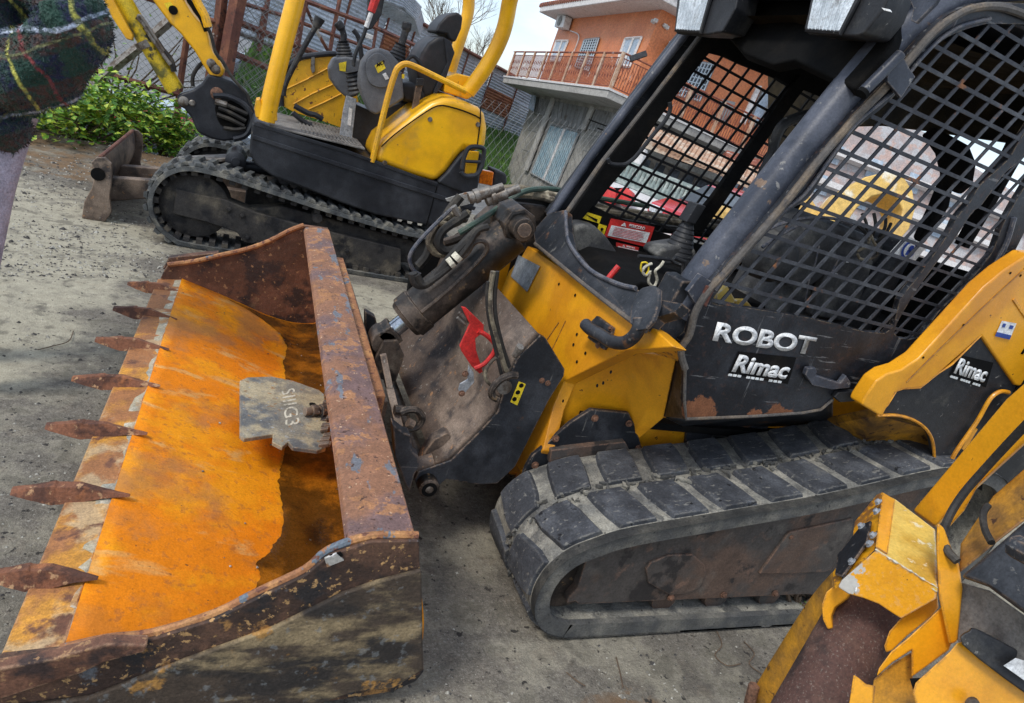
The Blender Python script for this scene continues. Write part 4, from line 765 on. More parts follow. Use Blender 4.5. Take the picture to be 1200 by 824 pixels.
# bulged lower front: closing face between the door and the chassis
MB().prism([PY(803,428,YD+.02), PY(804,491,YD+.02), PY(778,488,1.80), PY(771,450,1.88), PY(768,416,1.88), PY(797,406,YD+.02)], V((.012,.0,0))).build('door_pan', M['grease'], L)
MB().prism([PY(804,491,YD+.02), PY(940,484,YD+.02), PY(975,468,YD+.02), PY(975,500,1.95), PY(800,500,1.93), PY(778,488,1.80)], V((0,0,.01))).build('door_pan', M['black'], L)
# hinges
b = MB(); a0, a1 = PY(1056,63,YD-.045), PY(1011,108,YD-.045); b.lathe(a0, a1-a0, [(0,.010),(.002,.0155),((a1-a0).length,.0155),((a1-a0).length+.002,.008)], 16)
b.prism(pys([(1040,82),(1058,66),(1066,80),(1073,90),(1056,115),(1040,96)], YD-.034), (0,.012,0)); b.build('hinge', M['slate'], door, bevel=.002)
b = MB(); b.lathe(PY(1013,107,YD-.047), a1-a0, [(0,.017),(.012,.017)], 16); b.build('hinge_pin', M['dark'], door)
# door latch
b = MB(); b.prism(pys([(944,440),(947,432),(956,431),(958,436),(956,440),(966,443),(985,449),(992,440),(998,449),(996,455),(975,457),(952,452)], YD-.025), (0,.02,0)); b.build('door_handle', M['slate'], door, bevel=.004)
b = MB(); b.prism(pys([(983,460),(1012,458),(1010,470),(985,472),(978,466)], YD-.02), (0,.02,0)); b.build('latch', M['plastic'], door, bevel=.004)
b = MB(); b.prism(pys([(1041,428),(1058,430),(1056,434),(1040,433)], YD-.03), (0,.02,0)); b.build('latch', M['plastic'], door, bevel=.003)
# lettering
Y_ = lambda u, v: PY(u, v, YD-.0015)
text('ROBOT', Y_(835,398), Y_(951,415), Y_(841,377), M['white'], door, 'lettering', .001, .035)
def maker_label(pf, parent, x0, y0, x1, y1, hx, hy):
    bx = MB().prism([pf(x0-4,y0+4), pf(x1+3,y1+7), pf(x1+hx+4,y1+hy-5), pf(x0+hx,y0+hy-3)], (0,-.001,0)).build('label_plate', M['dark'], parent)
    text('Rimac', pf(x0,y0), pf(x1,y1), pf(x0+hx,y0+hy), M['white'], parent, 'maker_lettering', .004, .035)
    b = MB(); n = 12
    for k in range(n):
        if k in (3, 8): continue
        a = k/n; c0 = (x0-4+(x1-x0)*a, y0+2+(y1-y0)*a); c1 = (x0-4+(x1-x0)*(a+.06), y0+2+(y1-y0)*(a+.06))
        b.prism([pf(c0[0],c0[1]+4), pf(c1[0],c1[1]+4), pf(c1[0]+1,c1[1]+1.6), pf(c0[0]+1,c0[1]+1.6)], (0,-.003,0))
    b.build('small_print', M['whitegrey'], parent)
maker_label(Y_, door, 857, 434, 920, 443, 9, -19)
Y2 = lambda u, v: PY(u, v, YR+.008)
maker_label(Y2, L, 1117, 436, 1152, 447, 8, -17)
# --- far side wall of the cab with wire guard
F1 = [(832,62),(870,76),(905,90),(926,99),(960,112),(1000,132),(985,160),(960,190),(930,230),(900,262),(872,288),(840,292),(760,268),(684,236),(700,222),(716,205),(742,178),(772,142),(812,86)]
FO = [(850,10),(930,30),(1004,60),(1014,112),(1006,140),(978,185),(950,225),(928,262),(900,300),(850,345),(700,345),(650,290),(655,262),(676,240),(700,210),(756,140),(812,66)]
fw = holes_mesh(sec(FO, YP), [sm2(F1, YP, 2)], YP+.02, .02, 'far_side_wall', M['dark'], L)
g = MB(); grid(g, sm2(F1, YP, 2), YP+.012, (1.751,1.908), (.0725,-.0085), (-.0245,-.060), .0105, .005); g.build('wire_guard', M['guard_dark'], fw, smooth=0)
MB().prism(pys([(938,88),(922,108),(880,168),(838,228),(806,268),(824,272),(850,236),(892,174),(934,116),(948,98)], YP-.01), (0,.03,0)).build('guard_post', M['dark'], fw, bevel=.003)
MB().tube(smoothpts(pys([(785,120),(785,130),(779,142),(767,156),(748,180),(740,188),(731,193),(716,192),(712,186)], YP-.05), 5), .009, 8).build('grab_handle', M['plastic'], L)
MB().tube(smoothpts(pys([(1010,92),(985,112),(960,130),(935,138),(918,146),(909,162),(904,182),(895,200),(890,216)], 2.3), 6), .021, 10).build('lap_bar', M['plastic'], L)
# stickers under the far guard
Y6 = lambda u, v: PY(u, v, YP+.006)
a = MB().prism([Y6(u, v) for u, v in [(680,246),(705,254),(702,262),(677,254)]], (0,-.001,0)).build('warning_sticker', M['stickyellow'], fw)
MB().prism([Y6(u, v)-V((0,.002,0)) for u, v in [(684,250),(700,257),(699,260)]], (0,-.001,0)).build('arrow', M['dark'], a)
a = MB().prism([Y6(u, v) for u, v in [(702,262),(711,265),(708,275),(699,272)]], (0,-.001,0)).build('warning_sticker', M['stickyellow'], fw)
MB().lathe(Y6(705,268.5)-V((0,.003,0)), (0,-1,0), [(0,.007),(.001,.007)], 14).build('symbol', M['dark'], a)
def pericolo(c, top=True):
    (ax_, ay_), (bx, by), (cx, cy), (dx, dy) = c
    a = MB().prism([Y6(*q) for q in c], (0,-.001,0)).build('danger_sticker', M['stickred'], fw)
    def q(s, t, o=.003):
        u = ax_+(bx-ax_)*s+(dx-ax_)*t; v = ay_+(by-ay_)*s+(dy-ay_)*t; return Y6(u, v)-V((0,o,0))
    MB().prism([q(.06,.34), q(.94,.34), q(.94,.92), q(.06,.92)], (0,-.001,0)).build('sticker_panel', M['white'], a)
    MB().prism([q(.26,.27,.003), q(.32,.06,.003), q(.38,.27,.003)], (0,-.001,0)).build('warning_triangle', M['white'], a)
    text('PERICOLO', q(.44,.26), q(.80,.26), q(.44,.09), M['white'], a, 'lettering', .001, .02)
    b = MB()
    for k in range(6 if top else 3):
        t = .42+.08*k*(1 if top else 2); b.prism([q(.14,t,.005), q(.86-random.uniform(0,.2),t,.005), q(.84,t+.025,.005), q(.14,t+.025,.005)], (0,-.0006,0))
    b.build('small_print', M['stickred'], a)
pericolo([(716,256),(767,266),(759,290),(708,277)])
pericolo([(722,284),(749,290),(745,300),(722,295)], False)
b = MB(); b.lathe(Y6(832,287)-V((0,.003,0)), (0,-1,0), [(0,.024),(.001,.024)], 20); b.build('round_sticker', M['stickred'], fw)
# --- cab inside
zf = .55
b = MB(); b.box((1.24,1.9,zf), (2.3,2.58,zf+.03)); b.build('cab_floor', M['dark'], L)
b = MB(); b.prism(pys([(668,287),(672,268),(682,262),(699,266),(712,278),(727,300),(728,318),(742,334),(720,334),(690,316)], 2.48), (0,.10,0)); b.build('side_console', M['greyconsole'], L, bevel=.02, seg=3)
b = MB(); b.prism(pys([(728,300),(765,306),(800,315),(840,330),(850,350),(790,350),(740,336)], 2.50), (0,.09,0)); b.build('armrest_console', M['greyconsole'], L, bevel=.01)
b = MB(); j0 = [(792,302),(797,294),(800,287),(803,279),(806,268),(808,258)]; rr = [.078,.072,.055,.050,.036,.03]
pts = []; r_ = []
for (u, v), r in zip(j0, rr): p = PY(u, v, 2.25); pts += [p]; r_ += [r]
ax_ = (pts[-1]-pts[0]).normalized(); prof = []
for k in range(8): prof += [(.018*k, .075-.0065*k), (.018*k+.012, .068-.0065*k)]
b.lathe(pts[0], ax_, prof, 18); b.build('joystick_boot', M['plastic'], L, smooth=25)
b = MB(); b.prism(pys([(768,300),(775,292),(800,288),(816,292),(818,302),(808,310),(780,312)], 2.2), (0,.12,0)); b.build('joystick_base', M['greyconsole'], L, bevel=.015)
b = MB(); b.tube(smoothpts([PY(u, v, 2.25) for u, v in [(804,272),(807,262),(811,252),(816,244)]], 4), [.02]*12+[.024], 12); b.obox(PY(811,249,2.25), V((.022,0,.0)), V((0,.03,0)), V((.01,0,.038))); b.build('joystick', M['plastic'], L, bevel=.008)
b = MB(); b.tube([PY(709,331,2.05), PY(725,312,2.05)], .011, 10); b.build('red_lever', M['red'], L, label='small red lever')
# seat
b = MB(); b.prism(xz([(1.86,.80),(1.82,.93),(2.28,.90),(2.34,.80)], 1.90), (0,.46,0)); st1 = b.build('seat_cushion', M['plastic'], L, bevel=.04, seg=3)
b = MB(); b.prism(xz([(2.26,.86),(2.24,1.02),(2.40,1.46),(2.50,1.46),(2.46,1.0),(2.38,.84)], 1.92), (0,.42,0)); b.build('seat_back', M['plastic'], L, bevel=.05, seg=3)
# items seen through the near guard: hood shapes, wheel house, cables, sticker
b = MB(); b.lathe(PY(920,308,1.86), (0,1,0), [(0,.05),(.02,.075),(.05,.09),(.12,.095)], 24); b.build('blower_housing', M['greyconsole'], L, smooth=50)
b = MB(); b.lathe(PY(950,300,1.92), (0,1,0), [(0,.08),(.015,.13),(.12,.14)], 28); b.build('blower_housing', M['greyconsole'], L, smooth=50)
b = MB(); b.prism(pys([(925,270),(985,262),(1040,285),(1030,330),(985,390),(900,372),(930,320)], 1.98), (0,.3,0)); b.build('side_pod', M['greyconsole'], L, bevel=.03, seg=3)
b = MB(); b.prism(pys([(975,300),(1025,305),(1000,380),(950,370)], 1.93), (0,.04,0)); b.build('switch_panel', M['greyconsole'], L, bevel=.01)
b = MB(); 
for u, v in [(992,306),(979,322)]: b.prism(pys([(u-2,v-2),(u+3,v-1),(u+2,v+2),(u-3,v+1)], 1.922), (0,.004,0))
b.build('switch_marks', M['white'], L)
for pts, r in [([(870,300),(890,275),(930,258),(975,256),(1010,268)], .006), ([(960,288),(955,310),(948,330),(944,352)], .003), ([(985,300),(975,318),(962,336)], .003), ([(893,290),(915,275),(940,262)], .006)]:
    MB().tube(smoothpts(pys(pts, 1.85), 5), r, 6).build('cable', M['slate'], L)
b = MB(); b.lathe(PY(1008,300,1.80), (0,1,0), [(0,.0),(.001,.0)], 4)
bb = [((1015,275),(1010,250)), ((1022,277),(1024,250)), ((1030,278),(1038,256)), ((1018,280),(1002,262)), ((1026,285),(1044,262))]
b = MB()
for p, q in bb: b.tube(smoothpts([PY(*p, 1.85), PY((p[0]+q[0])/2+3, (p[1]+q[1])/2, 1.83), PY(*q, 1.85)], 4), .006, 6)
b.build('cable_bundle', M['hose'], L)
b = MB(); b.tube(smoothpts(pys([(1005,295),(1015,290),(1028,295),(1025,302),(1010,304),(1005,298)], 1.84), 4), .005, 6); b.tube(smoothpts(pys([(1018,285),(1020,275),(1024,284),(1030,292)], 1.84), 4), .005, 6); b.build('cable', M['hosetan'], L)
sk = MB().prism(pys([(1062,276),(1087,288),(1070,309),(1042,298)], 1.68), (0,.004,0)).build('mandatory_sign', M['white'], L, label='white plate with blue circle symbol')
b = MB(); c = PY(1065,293,1.675); b.lathe(c, (0,-1,0), [(0,.032),(.001,.032)], 28); b.build('blue_ring', M['blue'], sk)
b = MB(); b.lathe(c-V((0,.002,0)), (0,-1,0), [(0,.024),(.001,.024)], 28); b.build('ring_center', M['white'], sk)
b = MB(); b.lathe(c-V((-.003,.004,-.006)), (0,-1,0), [(0,.012),(.001,.012)], 18); b.prism([c+V((-.012,-.004,-.018)), c+V((.014,-.004,-.016)), c+V((.012,-.004,.0)), c+V((-.010,-.004,.0))], (0,-.001,0)); b.build('head_symbol', M['blue'], sk)
b = MB(); b.prism(pys([(840,345),(852,334),(862,352),(858,360),(838,356)], 1.72), (0,.02,0)); b.prism(pys([(862,352),(875,352),(885,364),(862,361)], 1.74), (0,.02,0)); b.build('yellow_bracket', M['yellow_pale'], L, bevel=.003)
# rear wall below and above the rear window
XR = 2.78
low = [(940,262),(1000,282),(1060,296),(1100,308),(1180,332),(1260,352),(1260,520),(860,480),(860,262)]
MB().prism([PX(u, v, XR) for u, v in low], (.03,0,0)).build('rear_wall', M['dark'], L)
up_ = [(900,175),(990,147),(1030,146),(1080,152),(1190,168),(1330,180),(1330,-40),(900,-80)]
MB().prism([PX(u, v, XR) for u, v in up_], (.03,0,0)).build('rear_header', M['liner'], L)
b = MB(); b.prism([PX(u, v, 2.6) for u, v in [(1078,158),(1092,148),(1128,168),(1136,188),(1132,214),(1118,226),(1108,220),(1104,240),(1090,262),(1074,285),(1068,278),(1086,240),(1100,205),(1094,180)]], (.05,0,0)); b.build('headrest_stalk', M['dark'], L, bevel=.012)
MB().prism([PX(u, v, XR-.05) for u, v in [(1182,160),(1200,170),(1160,240),(1130,290),(1118,285),(1150,225)]], (.03,0,0)).build('rear_post', M['dark'], L)
# --- work lamps
def worklamp(pts, housing, x):
    t = MB(); hp_ = [PX(u, v, x) for u, v in housing]; cen = sum(hp_, V())/len(hp_); back = [cen+(p-cen)*.72+V((.13,0,0)) for p in hp_]
    n = len(hp_); t.add(hp_+back, [tuple(range(n)), tuple(reversed(range(n, 2*n)))]+[((i+1) % n, i, n+i, n+(i+1) % n) for i in range(n)])
    o = t.build('work_lamp', M['plastic'], L, bevel=.008, seg=3)
    lp = [PX(u, v, x-.004) for u, v in pts]; MB().prism(lp, (-.012,0,0)).build('lens', M['lens'], o, bevel=.005, seg=3)
    MB().tube([V(p)-V((.006,0,0)) for p in lp+[lp[0]]], .008, 6).build('lens_rim', M['plastic'], o)
    fb = MB()
    for k in range(1, 9):
        t_ = k/9; fb.tube([lp[0].lerp(lp[1], t_)-V((.0165,0,0)), lp[-1].lerp(lp[-2], t_)-V((.0165,0,0))], .0012, 4)
    tag(fb.build('lens_fluting', M['lens'], o), kind='stuff')
worklamp([(803,-28),(846,-28),(833,2),(823,38),(794,36)], [(796,-40),(872,-40),(862,10),(846,38),(828,41),(792,40),(790,34)], 1.46)
worklamp([(962,-30),(1012,-30),(1007,0),(987,39),(948,36)], [(955,-40),(1055,-40),(1036,10),(1012,40),(1004,43),(946,40),(941,34),(950,0)], 1.46)
b = MB(); b.prism([PX(u, v, 1.42) for u, v in [(1033,9),(1042,11),(1044,14),(1036,12)]], (.005,0,0)); b.build('cap', M['white'], L)
# ------------------------------------------------------------------ mini excavator behind the bucket
EY = 5.1
X_ = thing('mini_excavator', 'yellow and black mini excavator with open seat and roll bar, behind the rusty bucket', 'excavator', (.6, 5.7, 0))
def pe_(pts, y): return [PY(u, v, y) for u, v in pts]
def exc_track(y0, y1, dx=0):
    loop = [(-.27+.288*math.cos(a), .288+.288*math.sin(a)) for a in [math.radians(d) for d in (95, 120, 145, 170, 195, 220, 245, 265)]]
    loop = loop[::1]+[(.1,.0),(.6,.0),(1.2,.0),(1.52,.02),(1.68,.12),(1.72,.24),(1.64,.36),(1.48,.415),(1.2,.42),(.7,.465),(.2,.53),(-.1,.57)]
    loop = [(x+dx, z) for x, z in loop]
    pts, P, st = track_path(loop, .085)
    tk = belt(pts, y0, y1, .035, M['exctrack'], 'rubber_track', X_, edge=.006)
    W = y1-y0
    for k, (p, t) in enumerate(P):
        nn = V((t.z, 0, -t.x))
        if p.z < .02 and p.x > .0: continue
        b = MB(); hl = st*.27; h = .022
        if y0 > 5.5 and (p.z < .2 or p.x > .5): continue
        for ya, yb, sk in ((y0+.01, y0+W*.5, .03), (y0+W*.5, y1-.01, -.03)):
            vs = []
            for yy, o2 in ((ya, -sk if sk > 0 else sk*-0), (yb, 0 if sk > 0 else sk)):
                c = V((p.x, yy, p.z))+t*(o2); vs += [c-t*hl*1.2-nn*.003, c+t*hl*1.2-nn*.003, c+t*hl*.8+nn*h, c-t*hl*.8+nn*h]
            b.add(vs, [(3,2,1,0),(4,5,6,7)]+[(j, (j+1) % 4, 4+(j+1) % 4, 4+j) for j in range(4)])
        b.build('tread_bar', M['exctrack'], tk, bevel=.003, smooth=30)
    b = MB()
    for k, (p, t) in enumerate(P):
        nn = V((-t.z, 0, t.x)); c = V((p.x, y0+W*.5, p.z))+nn*.05; b.obox(c, t*.02, V((0,W*.42,0)), nn*.018)
    tag(b.build('inner_lugs', M['excframe'], tk), kind='stuff')
    return tk
exc_track(5.06, 5.38); exc_track(6.22, 6.54, .06)
b = MB(); b.prism(pe_([(206,221),(232,228),(263,234),(300,249),(346,262),(400,275),(470,292),(470,316),(448,334),(436,336),(424,328),(400,318),(345,300),(302,283),(296,286),(286,284),(278,273),(265,268),(240,260),(203,251)], 5.10), (0,.16,0))
ef = b.build('track_frame', M['excframe'], X_, bevel=.008)
b = MB(); b.prism(xz([(-.05,.30),(.3,.40),(1.3,.33),(1.5,.22),(1.4,.14),(.2,.12),(-.1,.2)], 5.16), (0,.14,0)); b.build('track_frame_core', M['excframe'], X_, bevel=.02)
b = MB(); b.lathe((-.27,5.12,.288), (0,1,0), [(0,.05),(.01,.17),(.03,.225),(.1,.235),(.2,.235),(.21,.1)], 36); b.build('idler_wheel', M['excframe'], X_, bevel=.004)
b = MB(); b.lathe((1.50,5.12,.215), (0,1,0), [(0,.06),(.01,.13),(.03,.165),(.2,.165)], 20); b.build('sprocket', M['excframe'], X_)
b = MB(); b.lathe(PY(372,256,5.09)+V((0,.0,0)), (0,1,0), [(0,.035),(.02,.04),(.2,.04)], 18); b.build('carrier_roller', M['excframe'], X_)
b = MB(); b.lathe((-.21,6.26,.288), (0,1,0), [(0,.05),(.01,.17),(.03,.235),(.2,.235)], 36); b.build('idler_wheel', M['excframe'], X_)
for u, v in [(268,245),(284,252),(290,278),(407,294)]: bolt(PY(u, v, 5.095), (0,-1,0), .014, ef, M['excframe'])
# undercarriage centre and turntable
b = MB(); b.box((.05,5.38,.25), (1.2,6.22,.48)); b.lathe((.62,5.8,.46), (0,0,1), [(0,.38),(.14,.38)], 28); b.build('undercarriage', M['excframe'], X_, bevel=.01)
# dozer blade: curved plate, end ribs, arms, cylinder
bs = [(-1.02,.01),(-1.00,.10),(-.955,.20),(-.935,.30),(-.945,.40),(-.955,.44)]
bt = PY(110,200,5.38)
A = [V((x+.06, 5.38, z*.98)) for x, z in bs]; B = [V((x+.06, 6.80, z*.98)) for x, z in bs]
b = MB(); b.gridloft(smoothpts(A,3), smoothpts(B,3), 4); bl = b.build('dozer_blade', M['steelbrown'], X_, smooth=60); s_ = bl.modifiers.new('s','SOLIDIFY'); s_.thickness = .022; s_.offset = 0
for yy in (5.36, 6.78):
    b = MB(); b.prism([V((x+.06, yy, z)) for x, z in [(-1.04,0),(-1.03,.12),(-.99,.22),(-.975,.32),(-1.0,.40),(-.97,.445),(-.92,.45),(-.88,.42),(-.87,.33),(-.88,.18),(-.86,.08),(-.90,.0)]], (0,.03,0)); b.build('end_plate', M['steelbrown'], bl, bevel=.006)
b = MB(); b.tube([V((-.895, 5.38, .44)), V((-.895, 6.79, .44))], .014, 8); b.build('top_edge', M['rustpost'], bl)
MB().lathe((-.895, 5.355, .33), (0,-1,0), [(0,.045),(.003,.045)], 16).build('lifting_eye', M['dark'], bl)
for yy in (5.62, 6.10):
    b = MB(); b.prism([V((x, yy, z)) for x, z in [(-.88,.26),(-.40,.33),(.1,.36),(.1,.26),(-.4,.22),(-.88,.08)]], (0,.09,0)); b.build('blade_arm', M['steelbrown'], X_, bevel=.01)
b = MB(); b.tube([V((-.42,5.84,.40)), V((-.16,5.84,.47))], .03, 12); b.build('blade_cylinder_rod', M['chrome'], X_)
b = MB(); b.tube([V((-.16,5.84,.47)), V((.22,5.84,.53))], .05, 14); b.build('blade_cylinder', M['excblack'], X_)
b = MB(); b.prism([V((x, 5.72, z)) for x, z in [(-.46,.42),(-.10,.54),(-.08,.57),(-.46,.46)]], (0,.22,0)); b.build('cylinder_guard', M['steel'], X_, bevel=.004)
b = MB(); b.lathe(PY(276,190,5.6), (0,1,0), [(0,.04),(.02,.075),(.3,.075)], 20); b.lathe(PY(276,190,5.59), (0,1,0), [(0,.03),(.02,.035)], 14); b.build('swing_pin', M['excblack'], X_)
# body skirt
sk1 = [(295,144),(300,143),(350,160),(407,176),(460,197),(514,214),(540,222),(560,230),(548,262),(500,264),(440,252),(400,238),(360,222),(318,206),(299,192),(292,180)]
body = MB().prism(pe_(sk1, EY), (0,1.05,0)).build('body_skirt', M['excblack'], X_, bevel=.018, seg=3)
b = MB(); b.prism(pe_([(296,158),(514,228),(558,243),(556,247),(513,233),(296,163)], EY-.012), (0,.02,0)); b.build('skirt_ridge', M['excblack'], body, bevel=.004)
b = MB(); b.prism(pe_([(297,147),(340,160),(407,180),(513,219),(513,215),(407,176),(340,156),(298,143)], EY-.006), (0,.02,0)); b.build('deck_edge', M['excblack'], body, bevel=.003)
b = MB(); b.tube([PY(513,215,EY-.002), PY(500,263,EY-.002)], .004, 5); b.build('skirt_joint', M['dark'], body)
# floor plate with ribs
zf_ = PY(350,160,EY).z+.012
fp = MB().prism([V((.14,EY+.02,zf_)), V((.80,EY+.02,zf_-.0)), V((.80,6.1,zf_)), V((.14,6.1,zf_))], (0,0,.012)).build('floor_plate', M['footplate'], X_, bevel=.003)
for k in range(15):
    x = .36+k*.028; MB().box((x, EY+.06, zf_+.012), (x+.012, 6.05, zf_+.02)).build('rib', M['footplate'], fp)
# far side panel with rust spots
YB = 6.1
sp_ = MB().prism(pe_([(331,124),(332,100),(337,83),(350,72),(365,68),(388,66),(412,70),(420,120),(400,150),(375,141),(345,132)], YB), (0,.03,0)).build('side_panel', M['yellow_rusty'], X_, bevel=.004)
MB().tube(smoothpts(pe_([(330,124),(330,99),(335,81),(349,69),(366,65),(390,63),(414,66)], YB), 5), .022, 10).build('panel_rim', M['excblack'], sp_)
for a in ([(332,106),(360,93),(388,78)], [(344,122),(366,110),(390,99)], [(362,128),(380,120),(400,110)]):
    MB().tube(pe_(a, YB-.004), .006, 6).build('pressed_rib', M['yellow_rusty'], sp_)
b = MB(); b.prism(pe_([(365,67),(369,67),(369,84),(366,86),(364,80)], YB-.02), (0,.02,0)); b.build('panel_latch', M['steel'], sp_, bevel=.003)
# roll-over frame: front post, rear hoop, top rails beyond the picture
def P3(u, v, y): return PY(u, v, y)
b = MB(); b.tube(smoothpts([P3(312,142,EY+.02), P3(318,112,EY+.02), P3(330,62,EY+.02), P3(344,8,EY+.02), P3(354,-30,EY+.02), P3(372,-58,EY+.02), P3(420,-70,EY+.02), P3(560,-40,EY+.02), P3(597,-20,EY+.05), P3(596,8,EY+.10), P3(588,42,EY+.14), P3(571,76,EY+.18), P3(548,108,EY+.22)], 6), .058, 16); b.build('roll_frame', M['yellow_exc'], X_)
b = MB(); b.tube(smoothpts([P3(548,-30,6.0), P3(549,10,6.0), P3(541,40,6.0), P3(531,72,6.0), P3(527,92,6.0), P3(532,104,5.95)], 6), .050, 16); b.tube([P3(597,-20,EY+.05), P3(548,-30,6.0)], .05, 12); b.build('roll_frame', M['yellow_exc'], X_)
b = MB(); b.prism(pe_([(522,90),(536,86),(560,92),(556,112),(548,117),(520,108)], EY+.30), (0,.5,0)); b.build('roll_frame_base', M['yellow_exc'], X_, bevel=.012)
b = MB(); b.prism(pe_([(300,117),(305,116),(308,128),(325,133),(325,142),(300,138),(298,128)], EY-.01), (0,.16,0)); b.build('post_foot', M['yellow_exc'], X_, bevel=.006)
# engine hood
hd = pe_([(437,189),(441,176),(447,164),(468,148),(490,131),(506,120),(520,114),(534,114),(548,120),(562,126),(569,134),(572,150),(570,170),(566,178),(545,176),(536,186),(524,202),(511,214),(480,205)], EY)
hood = MB().prism(hd, (0,.98,0)).build('engine_hood', M['yellow_exc'], X_, bevel=.055, seg=4)
MB().tube(smoothpts(pe_([(447,172),(462,158),(492,136),(513,124),(530,126),(546,131),(558,136)], EY-.004), 3)+pe_([(563,139)], EY-.003), .005, 5).build('hood_joint', M['dark'], hood)
MB().tube(pe_([(563,126),(563,141),(559,172)], EY-.003), .005, 5).build('hood_joint', M['dark'], hood)
for u, v in [(504,140),(451,191),(560,146)]: MB().lathe(PY(u, v, EY-.004), (0,-1,0), [(0,.018),(.006,.016)], 14).build('hood_bolt', M['steel'], hood)
b = MB(); b.prism(pe_([(512,214),(524,202),(538,184),(545,176),(566,180),(562,214),(558,232),(530,222)], EY-.02), (0,1.0,0)); b.build('rear_body', M['excblack'], X_, bevel=.02)
b = MB(); b.tube(smoothpts(pe_([(541,198),(544,184),(549,174),(557,172),(566,174),(567,180),(564,196),(558,205),(545,206),(540,201)], EY-.07), 4), .018, 8); b.tube(pe_([(544,189),(565,190)], EY-.07), .012, 8); b.build('lamp_guard', M['excblack'], X_)
b = MB(); b.prism(pe_([(548,177),(562,178),(558,203),(545,204)], EY-.035), (0,.02,0)); b.build('rear_hood_panel', M['yellow_exc'], X_, bevel=.004)
b = MB(); b.prism(pe_([(563,199),(579,202),(577,218),(561,215)], EY+.15), (0,.06,0)); b.build('indicator_lamp', M['orange'], X_, bevel=.008, label='orange rear indicator lamp')
b = MB(); b.prism(pe_([(579,198),(594,204),(595,216),(577,221)], EY+.18), (0,.2,0)); b.build('rubber_bumper', M['plastic'], X_, bevel=.02)
# hand rail
b = MB(); b.tube(smoothpts(pe_([(436,190),(446,148),(456,108),(463,86),(467,79),(475,75),(486,78),(515,92),(546,107)], EY+.01), 5), .022, 10); b.build('hand_rail', M['yellow_exc'], X_)
# control console near side
cs = [(422,88),(425,72),(434,60),(445,56),(456,60),(467,72),(472,92),(474,116),(458,126),(441,135),(433,131),(426,116),(421,100)]
con = MB().prism(pe_(cs, 5.32), (0,.16,0)).build('control_console', M['greyplastic'], X_, bevel=.02, seg=3)
MB().prism(smoothpts(pe_([(429,84),(431,70),(441,62),(452,67),(459,80),(460,96),(448,103),(434,98)], 5.30), 4, closed=True), (0,.02,0)).build('console_boss', M['greyplastic'], con, bevel=.006)
st2 = MB().prism(pe_([(439,77),(448,71),(452,80),(443,86)], 5.297), (0,-.002,0)).build('yellow_sticker', M['stickyellow'], con)
text('MO', PY(441,79,5.292), PY(450,75,5.292), PY(442,74,5.292), M['dark'], st2, 'lettering', .001, .03)
MB().prism(pe_([(448,87),(452,85),(456,92),(452,94)], 5.297), (0,-.002,0)).build('white_sticker', M['white'], con)
con2 = MB().prism(pe_([(385,80),(391,68),(405,66),(424,70),(426,90),(420,112),(408,116),(396,106),(387,93)], 5.72), (0,.16,0)).build('control_console', M['greyplastic'], X_, bevel=.02, seg=3)
MB().prism(pe_([(397,74),(406,72),(405,84),(398,83)], 5.717), (0,-.002,0)).build('yellow_sticker', M['stickyellow'], con2)
def boot(u0, v0, u1, v1, y, r0, r1, n=5):
    a, c = PY(u0, v0, y), PY(u1, v1, y); d = (c-a); l = d.length; prof = []
    for k in range(n): prof += [(l*k/n, (r0+(r1-r0)*k/n)*.78), (l*(k+.55)/n, (r0+(r1-r0)*k/n)*.64)]
    return MB().lathe(a, d, prof+[(l, r1)], 16).build('lever_boot', M['plastic'], X_, smooth=25)
boot(464,72, 470,52, 5.42, .10, .05); boot(404,66, 402,48, 5.8, .09, .05); boot(418,108,412,84, 5.6, .09, .06, 5)
MB().tube(smoothpts(pe_([(470,54),(473,44),(476,34),(477,26)], 5.42), 4), [.026]*8+[.036]*4+[.03], 12).build('joystick', M['plastic'], X_)
MB().tube(smoothpts(pe_([(402,50),(403,42),(400,33),(395,26)], 5.8), 4), [.024]*8+[.034]*4+[.03], 12).build('joystick', M['plastic'], X_)
MB().tube(smoothpts(pe_([(424,72),(423,60),(420,44),(414,35)], 5.7), 4), .018, 10).build('black_lever', M['plastic'], X_)
MB().tube(smoothpts(pe_([(332,112),(334,100),(344,78),(358,52),(372,28)], 5.65), 5), .020, 10).build('travel_lever', M['plastic'], X_)
MB().tube(pe_([(370,32),(375,21)], 5.65), [.028,.040], 12).build('lever_knob', M['plastic'], X_)
MB().tube(smoothpts(pe_([(414,78),(417,62),(426,42),(430,28)], 5.5), 4), .014, 8).build('safety_lever', M['plastic'], X_)
MB().tube(pe_([(429,32),(435,15)], 5.5), .017, 8).build('safety_lever_sleeve', M['white'], X_)
MB().tube(pe_([(435,14),(441,-4)], 5.5), [.028,.032], 8).build('red_knob', M['red'], X_)
b = MB(); b.prism(pe_([(432,-4),(452,-8),(447,18),(436,34),(428,36),(431,16)], 5.9), (0,.08,0)); b.build('phone_holder', M['plastic'], X_, bevel=.008)
b = MB(); b.prism(pe_([(428,38),(438,42),(436,47),(427,44)], 5.6), (0,.05,0)); b.build('white_switch', M['white'], X_, bevel=.004)
b = MB(); b.prism(pe_([(406,112),(418,116),(412,168),(398,158),(402,130)], 5.55), (0,.02,0)); b.build('console_column', M['galv'], X_, bevel=.003)
b = MB(); b.prism(pe_([(409,126),(413,128),(411,148),(407,146)], 5.545), (0,.002,0)); b.build('white_sticker', M['white'], X_)
b = MB(); b.prism(pe_([(412,120),(440,132),(470,120),(510,118),(500,150),(470,165),(440,185),(412,172)], 5.62), (0,.5,0)); b.build('seat_pedestal', M['excblack'], X_, bevel=.01)
MB().tube(smoothpts(pe_([(345,124),(352,128),(362,133),(370,135),(378,140)], 5.9), 4), .022, 8).build('pedal', M['plastic'], X_)
